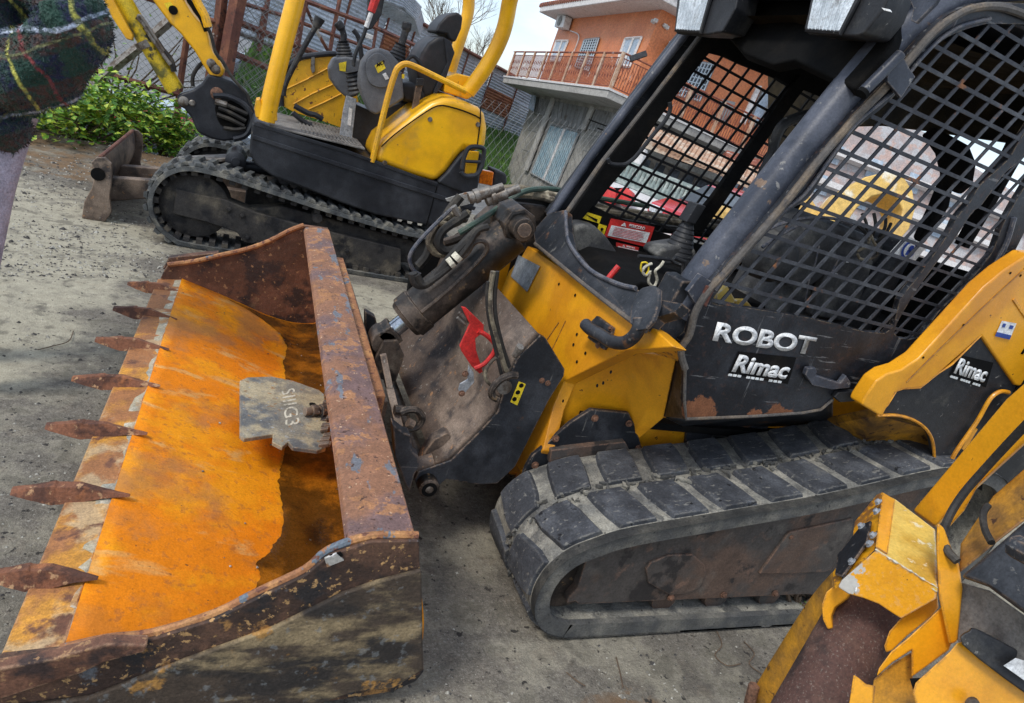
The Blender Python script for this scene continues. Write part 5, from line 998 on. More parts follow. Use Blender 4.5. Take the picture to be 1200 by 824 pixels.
MB().tube(smoothpts(pe_([(343,132),(350,138),(360,145),(366,146)], 5.7), 4), .02, 8).build('pedal', M['plastic'], X_)
# seat
M['seat'] = mat('black_vinyl_seat', (.022,.022,.024), [((.06,.045,.045), 4, .5, .7)], rough=.5, bump=[(60,.001)], spec=0.3)
b = MB(); b.prism(pe_([(488,78),(494,62),(502,50),(514,42),(524,44),(530,56),(530,70),(520,92),(508,112),(496,116),(492,100)], 5.42), (0,.46,0)); sb = b.build('seat_back', M['seat'], X_, bevel=.05, seg=4)
b = MB(); b.prism(pe_([(510,38),(514,28),(524,18),(536,14),(543,19),(541,34),(534,50),(528,48),(524,41)], 5.48), (0,.34,0)); b.build('headrest', M['seat'], X_, bevel=.035, seg=4)
b = MB(); b.prism(pe_([(470,96),(490,98),(502,112),(498,122),(474,120),(468,108)], 5.42), (0,.5,0)); b.build('seat_cushion', M['seat'], X_, bevel=.04, seg=3)
b = MB(); b.prism(pe_([(520,44),(528,48),(533,62),(522,94),(512,110),(508,108),(524,74)], 5.40), (0,.03,0)); b.build('seat_shell', M['excblack'], X_, bevel=.006)
b = MB(); b.prism(pe_([(482,134),(486,110),(489,94),(496,93),(495,102),(490,128),(488,136)], 5.30), (0,.03,0)); b.build('seat_belt', M['steelbrown'], X_, bevel=.004)
b = MB(); b.prism(pe_([(489,92),(497,92),(496,101),(488,101)], 5.29), (0,.04,0)); b.build('belt_buckle', M['plastic'], X_, bevel=.005)
MB().tube(smoothpts(pe_([(470,84),(476,72),(484,66),(492,74),(497,84)], 5.35), 4), .014, 8).build('armrest', M['plastic'], X_)
MB().prism(pe_([(471,87),(474,87),(474,92),(471,92)], 5.3), (0,.01,0)).build('yellow_button', M['stickyellow'], X_)
# swing bracket and boom
YM = 5.72
sw = pe_([(207,112),(214,109),(226,105),(236,98),(243,87),(258,90),(272,95),(288,108),(297,128),(296,146),(284,163),(262,166),(247,163),(232,156),(228,148),(224,138),(216,128),(209,124)], YM)
swing = MB().prism(sw, (0,.26,0)).build('swing_bracket', M['excblack'], X_, bevel=.02, seg=3)
b = MB(); b.prism(smoothpts(pe_([(252,128),(256,122),(272,118),(288,128),(291,140),(284,154),(270,150),(258,146)], YM-.004), 3, closed=True), (0,.02,0)); b.build('bracket_recess', M['dark'], swing)
for k, pts in enumerate([[(256,126),(270,132),(288,142)], [(254,134),(270,140),(286,148)], [(258,120),(272,126),(290,134)], [(262,150),(276,152),(288,150)]]):
    MB().tube(smoothpts(pe_(pts, YM-.03), 4), .016, 7).build('hose', M['hose'], swing)
MB().tube(smoothpts(pe_([(250,112),(266,113),(282,120),(292,130),(296,142),(288,158),(274,163)], YM-.02), 5), .022, 8).build('bracket_rib', M['excblack'], swing)
MB().tube(smoothpts(pe_([(226,101),(226,90),(231,80),(237,74)], YM+.1), 5), .014, 7).build('hose', M['hose'], X_)
MB().tube(smoothpts(pe_([(256,66),(262,74),(270,88),(280,100),(290,112),(294,122)], YM-.03), 5), .012, 7).build('hose', M['hose'], X_)
MB().tube(smoothpts(pe_([(236,26),(244,34),(248,44),(252,60),(258,70)], YM-.02), 5), .012, 7).build('hose', M['hose'], X_)
for u, v, r in [(215,119,.035),(225,121,.022),(254,110,.045)]:
    MB().lathe(PY(u, v, YM-.025), (0,1,0), [(0,r*.7),(.006,r),(.03,r)], 16).build('pin', M['rustbolt'] if r > .04 else M['steel'], swing)
MB().tube(pe_([(252,119),(266,123)], YM-.03), .022, 8).build('hose_clamp', M['steel'], swing)
bm_ = pe_([(150,-50),(210,-50),(216,0),(224,14),(234,26),(240,28),(244,40),(246,52),(250,62),(258,72),(263,82),(261,89),(254,93),(247,90),(240,80),(228,60),(212,40),(198,26),(186,10),(176,-4)], YM+.02)
boom = MB().prism(bm_, (0,.22,0)).build('boom', M['yellow_exc'], X_, bevel=.022, seg=3)
b = MB(); b.tube(pe_([(212,-20),(222,2),(236,22),(242,37)], YM-.012), .016, 8); b.build('boom_groove', M['dark'], boom)
b = MB(); b.tube(pe_([(222,-20),(232,4),(240,18),(244,32)], YM-.02), .030, 10); b.build('boom_tube', M['yellow_exc'], boom)
b = MB(); b.prism(smoothpts(pe_([(243,72),(248,69),(253,74),(258,82),(256,87),(250,86),(245,80)], YM-.006), 3, closed=True), (0,.03,0)); b.build('pivot_plate', M['grease'], boom, bevel=.004)
for u, v in [(247,74),(253,81)]: MB().lathe(PY(u, v, YM-.02), (0,1,0), [(0,.02),(.006,.03),(.03,.03)], 16).build('pivot_pin', M['steel'], boom)
bst = MB().prism(pe_([(192,4),(200,2),(207,12),(199,15)], YM+.015), (0,-.002,0)).build('yellow_sticker', M['stickyellow'], boom)
MB().lathe(PY(203,12,YM+.012), (0,-1,0), [(0,.03),(.001,.03)], 14).build('symbol', M['dark'], bst)
b = MB(); b.tube(pe_([(128,-34),(140,-6),(160,28),(180,62),(206,106)], YM+.05), .062, 16); bc = b.build('boom_cylinder', M['yellow_dirty'], X_)
M['yellow_mossy'] = mat('grimy_yellow_cylinder_paint', (.66,.46,.01), [((.12,.11,.02), 5, .48, .6), ((.03,.03,.02), 8, .58, .66)], rough=.45, bump=[(20,.002)])
bc.data.materials.clear(); bc.data.materials.append(M['yellow_mossy'])
b = MB(); b.tube(pe_([(168,48),(173,56)], YM+.05), .068, 16); b.build('cylinder_band', M['steel'], bc)
b = MB(); b.prism(pe_([(108,-34),(122,-20),(134,2),(156,42),(155,48),(148,46),(132,22),(118,-6)], YM-.05), (0,.05,0)); b.build('cylinder_guard', M['yellow_exc'], X_, bevel=.008)
b = MB(); b.tube(smoothpts(pe_([(160,20),(168,28),(176,42),(186,56),(194,68),(200,76)], YM-.03), 4), .014, 8); b.tube(smoothpts(pe_([(163,24),(162,19),(166,20),(178,38),(192,60)], YM-.04), 4), .010, 8); b.build('steel_pipe', M['steel'], X_)
MB().tube(smoothpts(pe_([(170,32),(182,46),(190,58),(200,70),(204,84)], YM+.0), 4), .02, 8).build('hose', M['hose'], X_)

# ------------------------------------------------------------------ third machine, bottom right, close to the camera
TV = ray(1110,690).normalized()
T = thing('backhoe_attachment', 'chipped yellow machine frame with rusty brown tube, cut off at the bottom right corner', 'machine', tuple(PD(1060,760,1.55)))
def plane3(a, b_, c):
    A, B, C = PD(*a), PD(*b_), PD(*c); return A, (B-A).cross(C-A).normalized()
def onp(pts, pl): return [onN(u, v, pl[0], pl[1]) for u, v in pts]
BK = FWD
pf_ = plane3((986,683,1.42), (1099,688,1.34), (1056,724,1.38))
box_front = [(982,688),(986,680),(1026,645),(1099,688),(1097,702),(1056,725),(1045,718),(1030,708),(1012,701),(994,696)]
pt = plane3((1036,578,1.62), (1026,645,1.415), (1099,688,1.34))
# top plate, left strip and front face make the head box
b = MB(); b.prism(onp([(1036,578),(1050,585),(1096,620),(1099,689),(1026,644)], pt), DOWN*.012); hb = b.build('head_box_top', M['yellow_pale'], T, bevel=.003)
_c = lambda u, v: tuple(PD(u, v, 1.415)-T.location)
M['yellow_chipped'] = mat('chipped_corner_yellow_paint', (.84,.37,.010), [((.66,.26,.01), 4, .45, .62), ((.55,.53,.48), 9, 0, 1, {'blob': [(_c(989,684), .036), (_c(1006,664), .026), (_c(1003,707), .012), (_c(1022,650), .02)], 'bs': 70}), ((.12,.05,.02), 40, .66, .69, {'det': 9})], rough=.42, bump=[(90,.0008)], coat=.15, grunge=.14, edge=((.5,.45,.38), .006, .8))
b = MB(); b.prism(onp(box_front, pf_), TV*.012); b.build('head_box_front', M['yellow_chipped'], T, bevel=.003)
b = MB(); b.prism([onN(u, v, pt[0]-pt[1]*0, pt[1])-TV*.006 for u, v in [(1034,577),(1049,586),(1046,606),(1040,650),(1026,641)]], TV*.01); b.build('edge_strip', M['yellow'], T, bevel=.002)
ps = plane3((982,690,1.44), (1028,645,1.43), (1036,577,1.64))
b = MB(); b.prism(onp([(980,690),(1026,644),(1036,577),(1030,580),(1004,612),(1000,640),(978,672)], ps), (DOWN*.2+FWD)*.012); b.build('head_box_side', M['yellow'], T, bevel=.003)
pn2 = ps[1] if ps[1].dot(O-ps[0]) > 0 else -ps[1]
ps2 = (ps[0]+pn2*.012, ps[1])
b = MB(); b.prism(onp([(978,673),(981,650),(1010,614),(1020,610),(1016,634),(986,676)], ps2), -pn2*.006); bp2 = b.build('black_plate', M['black'], T, bevel=.002)
for u, v in [(1030,589),(1028,600),(1010,617),(1024,628),(1020,638),(999,659)]:
    p = onN(u, v, ps2[0], ps2[1]); bolt(p, pn2, .0065, bp2, M['galv'])
b = MB(); b.tube([onN(u, v, pf_[0]-TV*.003, pf_[1]) for u, v in [(1002,691),(1003.5,691.5)]], .006, 8); b.build('paint_chip', M['white'], T)
# chipped edge along the top plate
b = MB(); e0, e1_ = onN(1026,644,pf_[0],pf_[1]), onN(1099,689,pf_[0],pf_[1])
rnd = random.Random(9)
pts_ = [e0.lerp(e1_, k/26)-TV*.003+RIGHT*0+DOWN*rnd.uniform(-.001,.001) for k in range(27)]
b.tube(pts_, [max(.0006, rnd.uniform(-.001,.0035)) for _ in pts_], 5); b.build('chipped_edge', M['stencil'], T)
# claw-shaped plate left of the tube
b = MB(); b.prism([PD(u, v, 1.50) for u, v in [(963,708),(968,694),(985,680),(996,696),(992,702),(978,712),(974,722),(976,736),(970,738),(964,726)]], TV*.09); b.build('tube_clamp', M['yellow'], T, bevel=.003)
# curved dirty plate going down to the ground on the left
def bent(pl_, m, name, th):
    A = [PD(*p) for p in pl_]; n = len(A)//2; b = MB(); b.gridloft(smoothpts(A[:n], 5), smoothpts(list(reversed(A[n:])), 5), 3); o = b.build(name, m, T, smooth=60); s_ = o.modifiers.new('s','SOLIDIFY'); s_.thickness = th; s_.offset = 0; return o
bent([(978,672,1.62),(955,697,1.66),(925,742,1.74),(885,808,1.86),(876,840,1.90), (960,850,1.72),(945,824,1.70),(952,780,1.66),(972,740,1.60),(982,706,1.55)], M['yellow_dirty'], 'curved_guard', .012)
b = MB(); b.tube([PD(884,803,1.84), PD(878,826,1.86)], .016, 8); b.build('guard_tip', M['rustbolt'], T, bevel=.003)
# rusty tube
ca, cb = PD(1020,708,1.56), PD(932,876,1.46)
tbe = MB().tube([ca, ca.lerp(cb,.5), cb], [.074,.078,.082], 40).build('rusty_tube', M['carpet'], T)
# inner face plates right of the tube
b = MB(); b.prism([PD(u, v, 1.42) for u, v in [(1036,757),(1042,740),(1056,724),(1098,694),(1100,712),(1092,722),(1062,746),(1046,762),(1038,765)]], TV*.012); b.build('inner_plate', M['yellow'], T, bevel=.003)
b = MB(); b.prism([PD(u, v, 1.36) for u, v in [(1027,793),(1030,783),(1044,764),(1066,746),(1096,718),(1110,705),(1114,700),(1116,752),(1112,762),(1068,794),(1068,762),(1046,776)]], TV*.010); b.build('inner_plate', M['yellow'], T, bevel=.003)
b = MB(); b.prism([PD(u, v, 1.40) for u, v in [(1024,796),(1046,778),(1068,765),(1070,808),(1080,830),(1020,830)]], TV*.012); b.build('back_plate', M['yellow_dirty'], T, bevel=.002)
b = MB(); b.prism([PD(u, v, 1.32) for u, v in [(1000,791),(1006,795),(1014,802),(1024,804),(1022,832),(994,832)]], TV*.010); b.build('torn_plate', M['yellow'], T, bevel=.002)
# upright of the frame
b = MB(); b.prism([PD(u, v, 1.34) for u, v in [(1098,612),(1106,618),(1114,640),(1124,662),(1128,690),(1122,752),(1112,756),(1100,700),(1097,640)]], TV*.06); b.build('upright', M['yellow'], T, bevel=.005, seg=2)
b = MB(); b.prism([PD(u, v, 1.28) for u, v in [(1112,764),(1122,752),(1160,775),(1220,822),(1220,850),(1080,850),(1068,812),(1072,800)]], TV*.05+RIGHT*.03); b.build('base_plate', M['yellow'], T, bevel=.004, seg=2)
b = MB(); b.prism([PD(u, v, 1.285) for u, v in [(1066,795),(1090,794),(1078,812),(1070,808)]], -TV*.002); b.build('bare_patch', M['dark'], T)
b = MB(); b.lathe(PD(1139,825,1.262), -FWD, [(0,.014),(.006,.012),(.008,.006)], 16); b.build('round_bolt', M['steel'], T)
# boom arm rising to the right
pa_ = plane3((1070,598,1.62), (1096,617,1.56), (1220,468,1.30))
b = MB(); b.prism(onp([(1070,598),(1096,617),(1112,600),(1220,500),(1220,432),(1180,467)], pa_), TV*.07); b.build('boom_arm', M['yellow'], T, bevel=.005, seg=2)
b = MB(); b.prism([PD(1103,612,1.50), PD(1110,620,1.50), PD(1130,598,1.46), PD(1151,560,1.42), PD(1150,554,1.42), PD(1143,556,1.42), PD(1112,600,1.49)], TV*.02); b.build('flat_strap', M['yellow'], T, bevel=.003)
MB().tube(smoothpts([PD(1220,480,1.24), PD(1186,515,1.30), PD(1152,552,1.36), PD(1128,580,1.38), PD(1112,606,1.38), PD(1105,628,1.36), PD(1110,645,1.34), PD(1122,658,1.32)], 6), .0085, 8).build('hose', M['hose'], T)
b = MB(); b.prism([PD(1126,637,1.40), PD(1140,616,1.41), PD(1164,581,1.42), PD(1240,515,1.36), PD(1240,580,1.3), PD(1170,634,1.32), PD(1124,672,1.34)], TV*.03); b.build('dirty_panel', M['yellow_dirty'], T, bevel=.006)
b = MB(); b.prism([PD(1126,676,1.30), PD(1150,656,1.28), PD(1240,578,1.2), PD(1230,740,1.15), PD(1160,688,1.24)], TV*.05); b.build('black_housing', M['black'], T, bevel=.008)
MB().tube(smoothpts([PD(1158,592,1.36), PD(1152,602,1.35), PD(1154,620,1.32), PD(1162,636,1.29)], 5), .007, 8).build('rubber_seal', M['hose'], T)
b = MB(); b.prism([PD(1124,682,1.36), PD(1160,692,1.30), PD(1230,742,1.2), PD(1230,800,1.2), PD(1122,752,1.34)], TV*.02); b.build('worn_plate', M['footplate'], T, bevel=.003)
b = MB(); b.prism(smoothpts([PD(u, v, 1.25) for u, v in [(1128,756),(1136,740),(1150,740),(1225,784),(1230,826),(1200,812)]], 3, closed=True), TV*.04); b.build('rubber_pad', M['plastic'], T, bevel=.008)
b = MB(); b.prism([PD(u, v, 1.235) for u, v in [(1176,780),(1190,771),(1225,782),(1225,805),(1204,800)]], -TV*.002); b.build('white_label', M['white'], T)
b = MB(); b.tube([PD(1190,640,1.1), PD(1300,700,.95)], .02, 8); b.build('frame_bar', M['black'], T)
# legs under the machine so that it stands on the yard
g1, g2 = PD(1090,840,1.45), PD(1250,860,1.3)
b = MB()
b.tube([g1, V((g1.x, g1.y, .0))], .03, 10); b.build('support_leg', M['yellow_dirty'], T)
b = MB(); b.tube([g2, V((g2.x, g2.y, .0))], .03, 10); b.build('support_leg', M['yellow_dirty'], T)
# ------------------------------------------------------------------ beyond the yard (the street lies lower and the true vertical leans a little from the sloping yard)
UG = c2w(V((.349,-.894,-.281))).normalized(); FA = c2w(V((327-600, 58-412, F))).normalized(); FA = (FA-UG*FA.dot(UG)).normalized()
FS_ = FA.cross(UG).normalized()
if FS_.dot(RIGHT) < 0: FS_ = -FS_            # runs along the side face, to the right
P0 = PD(640,150,24)
def BF(u, v, o=0): return onN(u, v, P0-FS_*o*1.0, FS_)          # facade plane, o metres proud of it
CR = BF(776,11)
def BS(u, v, o=0): return onN(u, v, CR-FA*o, FA)                # side plane
ZST = -1.45
M['orangewall'] = mat('orange_ceramic_facade', (.56,.17,.055), [((.64,.22,.08), 1.1, .4, .65), ((.40,.12,.05), 9, .6, .7, {'amt': .5})], rough=.5, bump=[(14,.01)])
M['concrete'] = mat('grey_rendered_wall', (.24,.23,.20), [((.34,.32,.28), 1.3, .42, .62), ((.14,.13,.12), 2.2, .55, .72, {'stretch': (1,1,.35)}), ((.42,.40,.35), 9, .62, .7)], rough=.9, bump=[(9,.02)])
M['slab'] = mat('balcony_concrete', (.42,.40,.36), [((.30,.28,.25), 2, .45, .7), ((.2,.15,.1), 5, .62, .8)], rough=.85)
M['eave'] = mat('white_eave', (.66,.63,.60), [((.45,.4,.36), 3, .55, .75)], rough=.7)
M['tile'] = mat('clay_roof_tile', (.32,.12,.075), [((.20,.085,.07), 6, .45, .62), ((.48,.27,.18), 9, .58, .68)], rough=.85)
M['tilepale'] = mat('pale_weathered_tile', (.50,.30,.19), [((.62,.50,.38), 3, .45, .62), ((.28,.15,.10), 8, .55, .68)], rough=.85)
M['shutter'] = mat('pale_blue_shutter', (.34,.42,.50), [((.50,.56,.62), 3, .45, .62)], rough=.55)
M['gatedoor'] = mat('weathered_blue_gate', (.27,.38,.43), [((.40,.50,.53), 2, .42, .62), ((.30,.25,.2), 6, .62, .74)], rough=.6)
M['greypanel'] = mat('grey_sheet_panel', (.20,.20,.19), [((.28,.28,.27), 2, .45, .62, {'stretch': (1,1,.3)}), ((.13,.11,.09), 5, .58, .7)], rough=.7)
M['rail'] = mat('rusty_balcony_railing', (.22,.06,.035), [((.34,.12,.06), 6, .45, .65), ((.5,.42,.38), 3, .60, .68)], rough=.75)
M['acwhite'] = mat('air_conditioner_white', (.62,.61,.58), [((.45,.43,.40), 4, .5, .7)], rough=.5)
M['sheetmetal'] = mat('galvanized_corrugated_sheet', (.42,.47,.52), [((.54,.58,.62), 1.6, .42, .62), ((.26,.28,.30), 3, .55, .7, {'stretch': (1,1,3)}), ((.34,.16,.08), 1.5, .66, .72)], rough=.55)
M['sheetrust'] = mat('rusted_corrugated_sheet', (.32,.12,.05), [((.20,.07,.035), 3, .45, .65), ((.42,.2,.1), 7, .56, .7)], rough=.8)
M['yellowfar'] = mat('faded_far_yellow_paint', (.74,.48,.13), [((.60,.38,.12), 2, .45, .6), ((.80,.72,.55), 3, .56, .66)], rough=.6)
M['pinkwall'] = mat('dull_pink_render', (.40,.33,.31), [((.46,.45,.45), .9, .45, .55), ((.50,.36,.31), 3, .5, .6)], rough=.85)
M['glassdark'] = mat('dark_window_glass', (.04,.05,.06), [((.10,.12,.14), 2, .5, .6)], rough=.12)
M['carblack'] = mat('dark_car_paint', (.012,.013,.018), rough=.18, coat=1)
M['carred'] = mat('red_car_paint', (.50,.015,.02), rough=.2, coat=1)
M['carsilver'] = mat('pale_blue_grey_car_paint', (.42,.50,.55), rough=.22, coat=1)
M['tyre'] = mat('tyre_rubber', (.02,.02,.02), rough=.8)
bd = thing('apartment_house', 'orange tiled two storey house with rusty railed balcony above a grey garage floor', 'house', tuple(CR))
TL, TR = BF(658,23), CR
wid = (TR-TL).length; hgt = (TL-BF(629,104)).dot(UG); base = TR-UG*hgt; DEP = 6.3
def box3(o, a, b, c): return MB().prism([o, o+a, o+a+c, o+c], b)
def wall(o, a, b, c, nm, m, par, **k): return box3(V(o), V(a), V(b), V(c)).build(nm, m, par, **k)
AW = FA*wid
wall(base, AW, FS_*DEP, UG*hgt, 'upper_wall', M['orangewall'], bd, smooth=0)
gz = (base.z-ZST)/UG.z+.6
lw = wall(base-UG*gz-FS_*.01, AW*1.0, FS_*DEP, UG*(gz-.06), 'garage_wall', M['concrete'], bd, smooth=0)
# balcony slab wrapping the corner, fascia, railing
OF = 1.15
slab_o = base-FA*OF-FS_*OF-UG*.02
wall(slab_o, FA*(wid+OF+.75), FS_*(DEP+OF), UG*(-.20), 'balcony_slab', M['slab'], bd, bevel=.02)
wall(slab_o-FA*.03-FS_*.03+UG*.003, FA*(wid+OF+.81), FS_*(DEP+OF+.1), UG*.06, 'slab_edge', M['eave'], bd, smooth=0)
def railing(p, d, ln, nm='balcony_railing'):
    d = d.normalized(); hh = .98; r0 = MB()
    r0.tube([p+UG*hh, p+d*ln+UG*hh], .028, 6); r0.tube([p+UG*.12, p+d*ln+UG*.12], .018, 6); r0.tube([p+UG*.86, p+d*ln+UG*.86], .014, 6)
    o = r0.build(nm, M['rail'], bd); n = int(ln/.085); b = MB()
    for k in range(n):
        q = p+d*(ln*k/n); b.bar(q+UG*.12, q+UG*.86, .02, .012, d.cross(UG))
        if k % 2: b.bar(q+UG*.30+d*.0, q+UG*.48+d*.085, .016, .01, d.cross(UG)); b.bar(q+UG*.52+d*.085, q+UG*.72, .016, .01, d.cross(UG))
    tag(b.build('railing_bars', M['rail'], o, smooth=0), kind='stuff')
    for k in range(int(ln/1.15)+1):
        q = p+d*(k*1.15); MB().obox(q+UG*.5, d*.05, d.cross(UG)*.03, UG*.5).build('railing_post', M['tilepale'], o, smooth=0)
    return o
railing(slab_o+FA*.04+FS_*.04, FA, wid+OF+.65); railing(slab_o+FA*.04+FS_*.04, FS_, DEP)
# roof
ro = TR-FA*.75-FS_*.75
wall(ro, FA*(wid+1.3), FS_*(DEP+1.2), UG*.22, 'eave', M['eave'], bd, bevel=.03)
b = MB(); q0 = ro+UG*.23; W_, D_ = FA*(wid+1.3), FS_*(DEP+1.2); ap = [q0+W_*.5+FS_*4+UG*1.7, q0+W_*.5+D_-FS_*4+UG*1.7]
b.add([q0, q0+W_, q0+W_+D_, q0+D_, *ap], [(1,0,4),(0,3,5,4),(3,2,5),(2,1,4,5)]); rfo = b.build('roof', M['tile'], bd, smooth=0)
nt_ = int((wid+1.3)/.20); b = MB()
for k in range(nt_+1):
    p = q0+FA*((wid+1.3)*k/nt_)-FS_*.05; tt = abs(k/nt_-.5)*2; b.tube([p, p+FS_*4*(1-tt*1)+UG*1.7*(1-tt)] if tt < .98 else [p, p+FS_*.2], .075, 8)
nd_ = int((DEP+1.2)/.20)
for k in range(nd_+1):
    p = q0+FS_*((DEP+1.2)*k/nd_)-FA*.05; b.tube([p, p+FA*1.5+UG*.75], .075, 8)
tag(b.build('roof_tiles', M['tile'], rfo), kind='stuff')
# openings on the front
def opening(pts, nm, m, fn=BF, o=.03, par=bd, fr=None):
    q = [fn(u, v, o) for u, v in pts]; ob = MB().prism(q, (FS_ if fn is BF else FA)*.06).build(nm, m, par, smooth=0)
    if fr:
        f = MB()
        for i in range(4): f.tube([q[i], q[(i+1) % 4]], .045, 4)
        f.build('frame', fr, ob, smooth=0)
    return ob
w1 = opening([(652,48),(666,48),(656,72),(645,71)], 'balcony_door', M['shutter'], fr=M['eave'])
w2 = opening([(685,47),(702,45),(690,83),(674,78)], 'lattice_window', M['glassdark'], fr=M['greypanel'])
w3 = opening([(733,45.5),(752,44),(738,78),(722,76)], 'balcony_door', M['shutter'], fr=M['eave'])
for w_, (a, c, d, e) in ((w1, ((652,48),(666,48),(656,72),(645,71))), (w3, ((733,45.5),(752,44),(738,78),(722,76)))):
    m0 = BF((a[0]+c[0])/2, (a[1]+c[1])/2, .05); m1 = BF((d[0]+e[0])/2, (d[1]+e[1])/2, .05); MB().tube([m0, m1], .04, 4).build('mullion', M['eave'], w_, smooth=0)
b = MB()
for k in range(7):
    t = k/6; p = BF(685+17*t, 47-2*t, .07); q = BF(674+16*t, 78+5*t, .07); b.tube([p, q], .018, 4)
for k in range(12):
    t = k/11; p = BF(685-11*t, 47+31*t, .07); q = BF(702-12*t, 45+38*t, .07); b.tube([p, q], .018, 4)
tag(b.build('lattice', M['carsilver'], w2, smooth=0), kind='stuff')
def ac(pts, fn, lab):
    q = [fn(u, v, .05) for u, v in pts]; a = MB().prism(q, -(FS_ if fn is BF else FA)*.28).build('air_conditioner', M['acwhite'], bd, bevel=.02, label=lab)
    c = sum(q, V())/4-(FS_ if fn is BF else FA)*.30; MB().lathe(c, -(FS_ if fn is BF else FA), [(0,.17),(.01,.17)], 20).build('fan_grille', M['greypanel'], a)
ac([(661,21),(671,22),(667,36),(657,35)], BF, 'air conditioner under the eave on the front'); ac([(784,48),(797,51),(792,66),(776,68)], BS, 'air conditioner on the side wall')
b = MB(); b.tube(smoothpts([BF(u, v, .05) for u, v in [(668,36),(678,41),(676,52),(670,66)]], 4), .02, 6); b.build('drain_pipe', M['acwhite'], bd)
for u, v in [(767,26),(770,25),(781,31),(783,33)]: MB().lathe(BF(u, v, .05) if u < 775 else BS(u, v, .05), -FS_, [(0,.06),(.1,.05)], 8).build('wall_camera', M['acwhite'], bd)
b = MB(); p = BF(741,72,1.1); b.tube([p, BF(744,67,1.15)], .02, 6); b.obox(BF(748,66,1.2), c2w(V((.20,-.07,0))), c2w(V((.02,.06,0))), FWD*.04); b.build('floodlight', M['plastic'], bd, smooth=0)
# garage floor
gd = opening([(645,146),(679,155),(652,219),(622,203)], 'garage_door', M['gatedoor'], o=.06, fr=M['greypanel'])
b = MB(); b.tube([BF(662,151,.09), BF(637,211,.09)], .05, 6); b.build('door_post', M['eave'], gd, smooth=0)
b = MB()
for k in range(15):
    t = (k+.5)/15; b.tube([BF(645+34*t, 146+9*t, .085), BF(622+30*t, 203+16*t, .085)], .012, 4)
tag(b.build('door_bars', M['gatedoor'], gd, smooth=0), kind='stuff')
for q in [[(648,112),(690,123),(680,153),(645,142)], [(695,125),(722,131),(712,158),(685,150)], [(630,110),(646,113),(638,136),(622,132)]]:
    o = opening(q, 'sheet_infill', M['greypanel'], o=.03)
    b = MB(); n = 8
    for k in range(n):
        t = (k+.5)/n; b.tube([BF(q[0][0]+(q[1][0]-q[0][0])*t, q[0][1]+(q[1][1]-q[0][1])*t, .04), BF(q[3][0]+(q[2][0]-q[3][0])*t, q[3][1]+(q[2][1]-q[3][1])*t, .04)], .03, 5)
    tag(b.build('sheet_ribs', M['greypanel'], o, smooth=30), kind='stuff')
for q in [[(646,114),(650,115),(617,200),(613,199)], [(692,124),(696,126),(684,152),(680,151)]]: opening(q, 'pilaster', M['slab'], o=.14)
opening([(628,109),(733,128),(731,134),(627,114)], 'lintel', M['concrete'], o=.08)
opening([(619,127),(623,111),(627,112),(624,130)], 'meter_box', M['shutter'], o=.3)
for q in [[(619,152),(648,160)], [(612,175),(640,184)], [(690,158),(715,163)], [(684,176),(706,182)], [(676,196),(700,203)]]: MB().tube([BF(*q[0], .015), BF(*q[1], .015)], .012, 4).build('wall_joint', M['greypanel'], lw)
# side face: lattice window, pilaster, shutters
s1 = opening([(812,72),(838,76),(820,118),(790,110)], 'lattice_window', M['glassdark'], BS, .06, fr=M['greypanel'])
b = MB()
for k in range(8):
    t = k/7; b.tube([BS(812+26*t, 72+4*t, .09), BS(790+30*t, 110+8*t, .09)], .02, 4); b.tube([BS(812-22*t, 72+38*t, .09), BS(838-18*t, 76+42*t, .09)], .02, 4)
tag(b.build('lattice', M['carsilver'], s1, smooth=0), kind='stuff')
opening([(888,100),(893,101),(873,146),(868,144)], 'pilaster', M['eave'], BS, .25); opening([(908,118),(916,121),(892,172),(885,169)], 'pilaster', M['eave'], BS, .25)
opening([(893,106),(906,111),(890,148),(878,144)], 'shutter', M['shutter'], BS, .06, fr=M['greypanel']); opening([(945,125),(962,130),(944,172),(930,166)], 'lattice_window', M['glassdark'], BS, .06, fr=M['greypanel'])
opening([(846,116),(862,120),(852,146),(836,141)], 'shutter', M['greypanel'], BS, .06)
# ---- corrugated boundary wall, sheet by sheet
WD = c2w(V((1046-600, 333-412, F))).normalized(); WNm = WD.cross(UG).normalized()
WP0 = PD(600,88,27.5)
def BW(u, v, o=0): return onN(u, v, WP0-WNm*o*(1 if WNm.dot(FWD) > 0 else -1), WNm)
cw = thing('corrugated_wall', 'long boundary wall of grey corrugated metal sheets with a few rusty ones', 'wall', tuple(WP0))
tops = [(150,-165),(250,-110),(350,-55),(447,0),(510,37),(543,58),(600,88),(640,112)]
def topline(u):
    for (a, b_), (c, d) in zip(tops[:-1], tops[1:]):
        if a <= u <= c: return b_+(d-b_)*(u-a)/(c-a)
    return tops[-1][1]
def botline(u): return 60+.39*(u-345)+6
rnd = random.Random(4); us = [150]; 
while us[-1] < 640: us.append(us[-1]+(30 if us[-1] > 420 else 44))
wn = WNm if WNm.dot(FWD) < 0 else -WNm
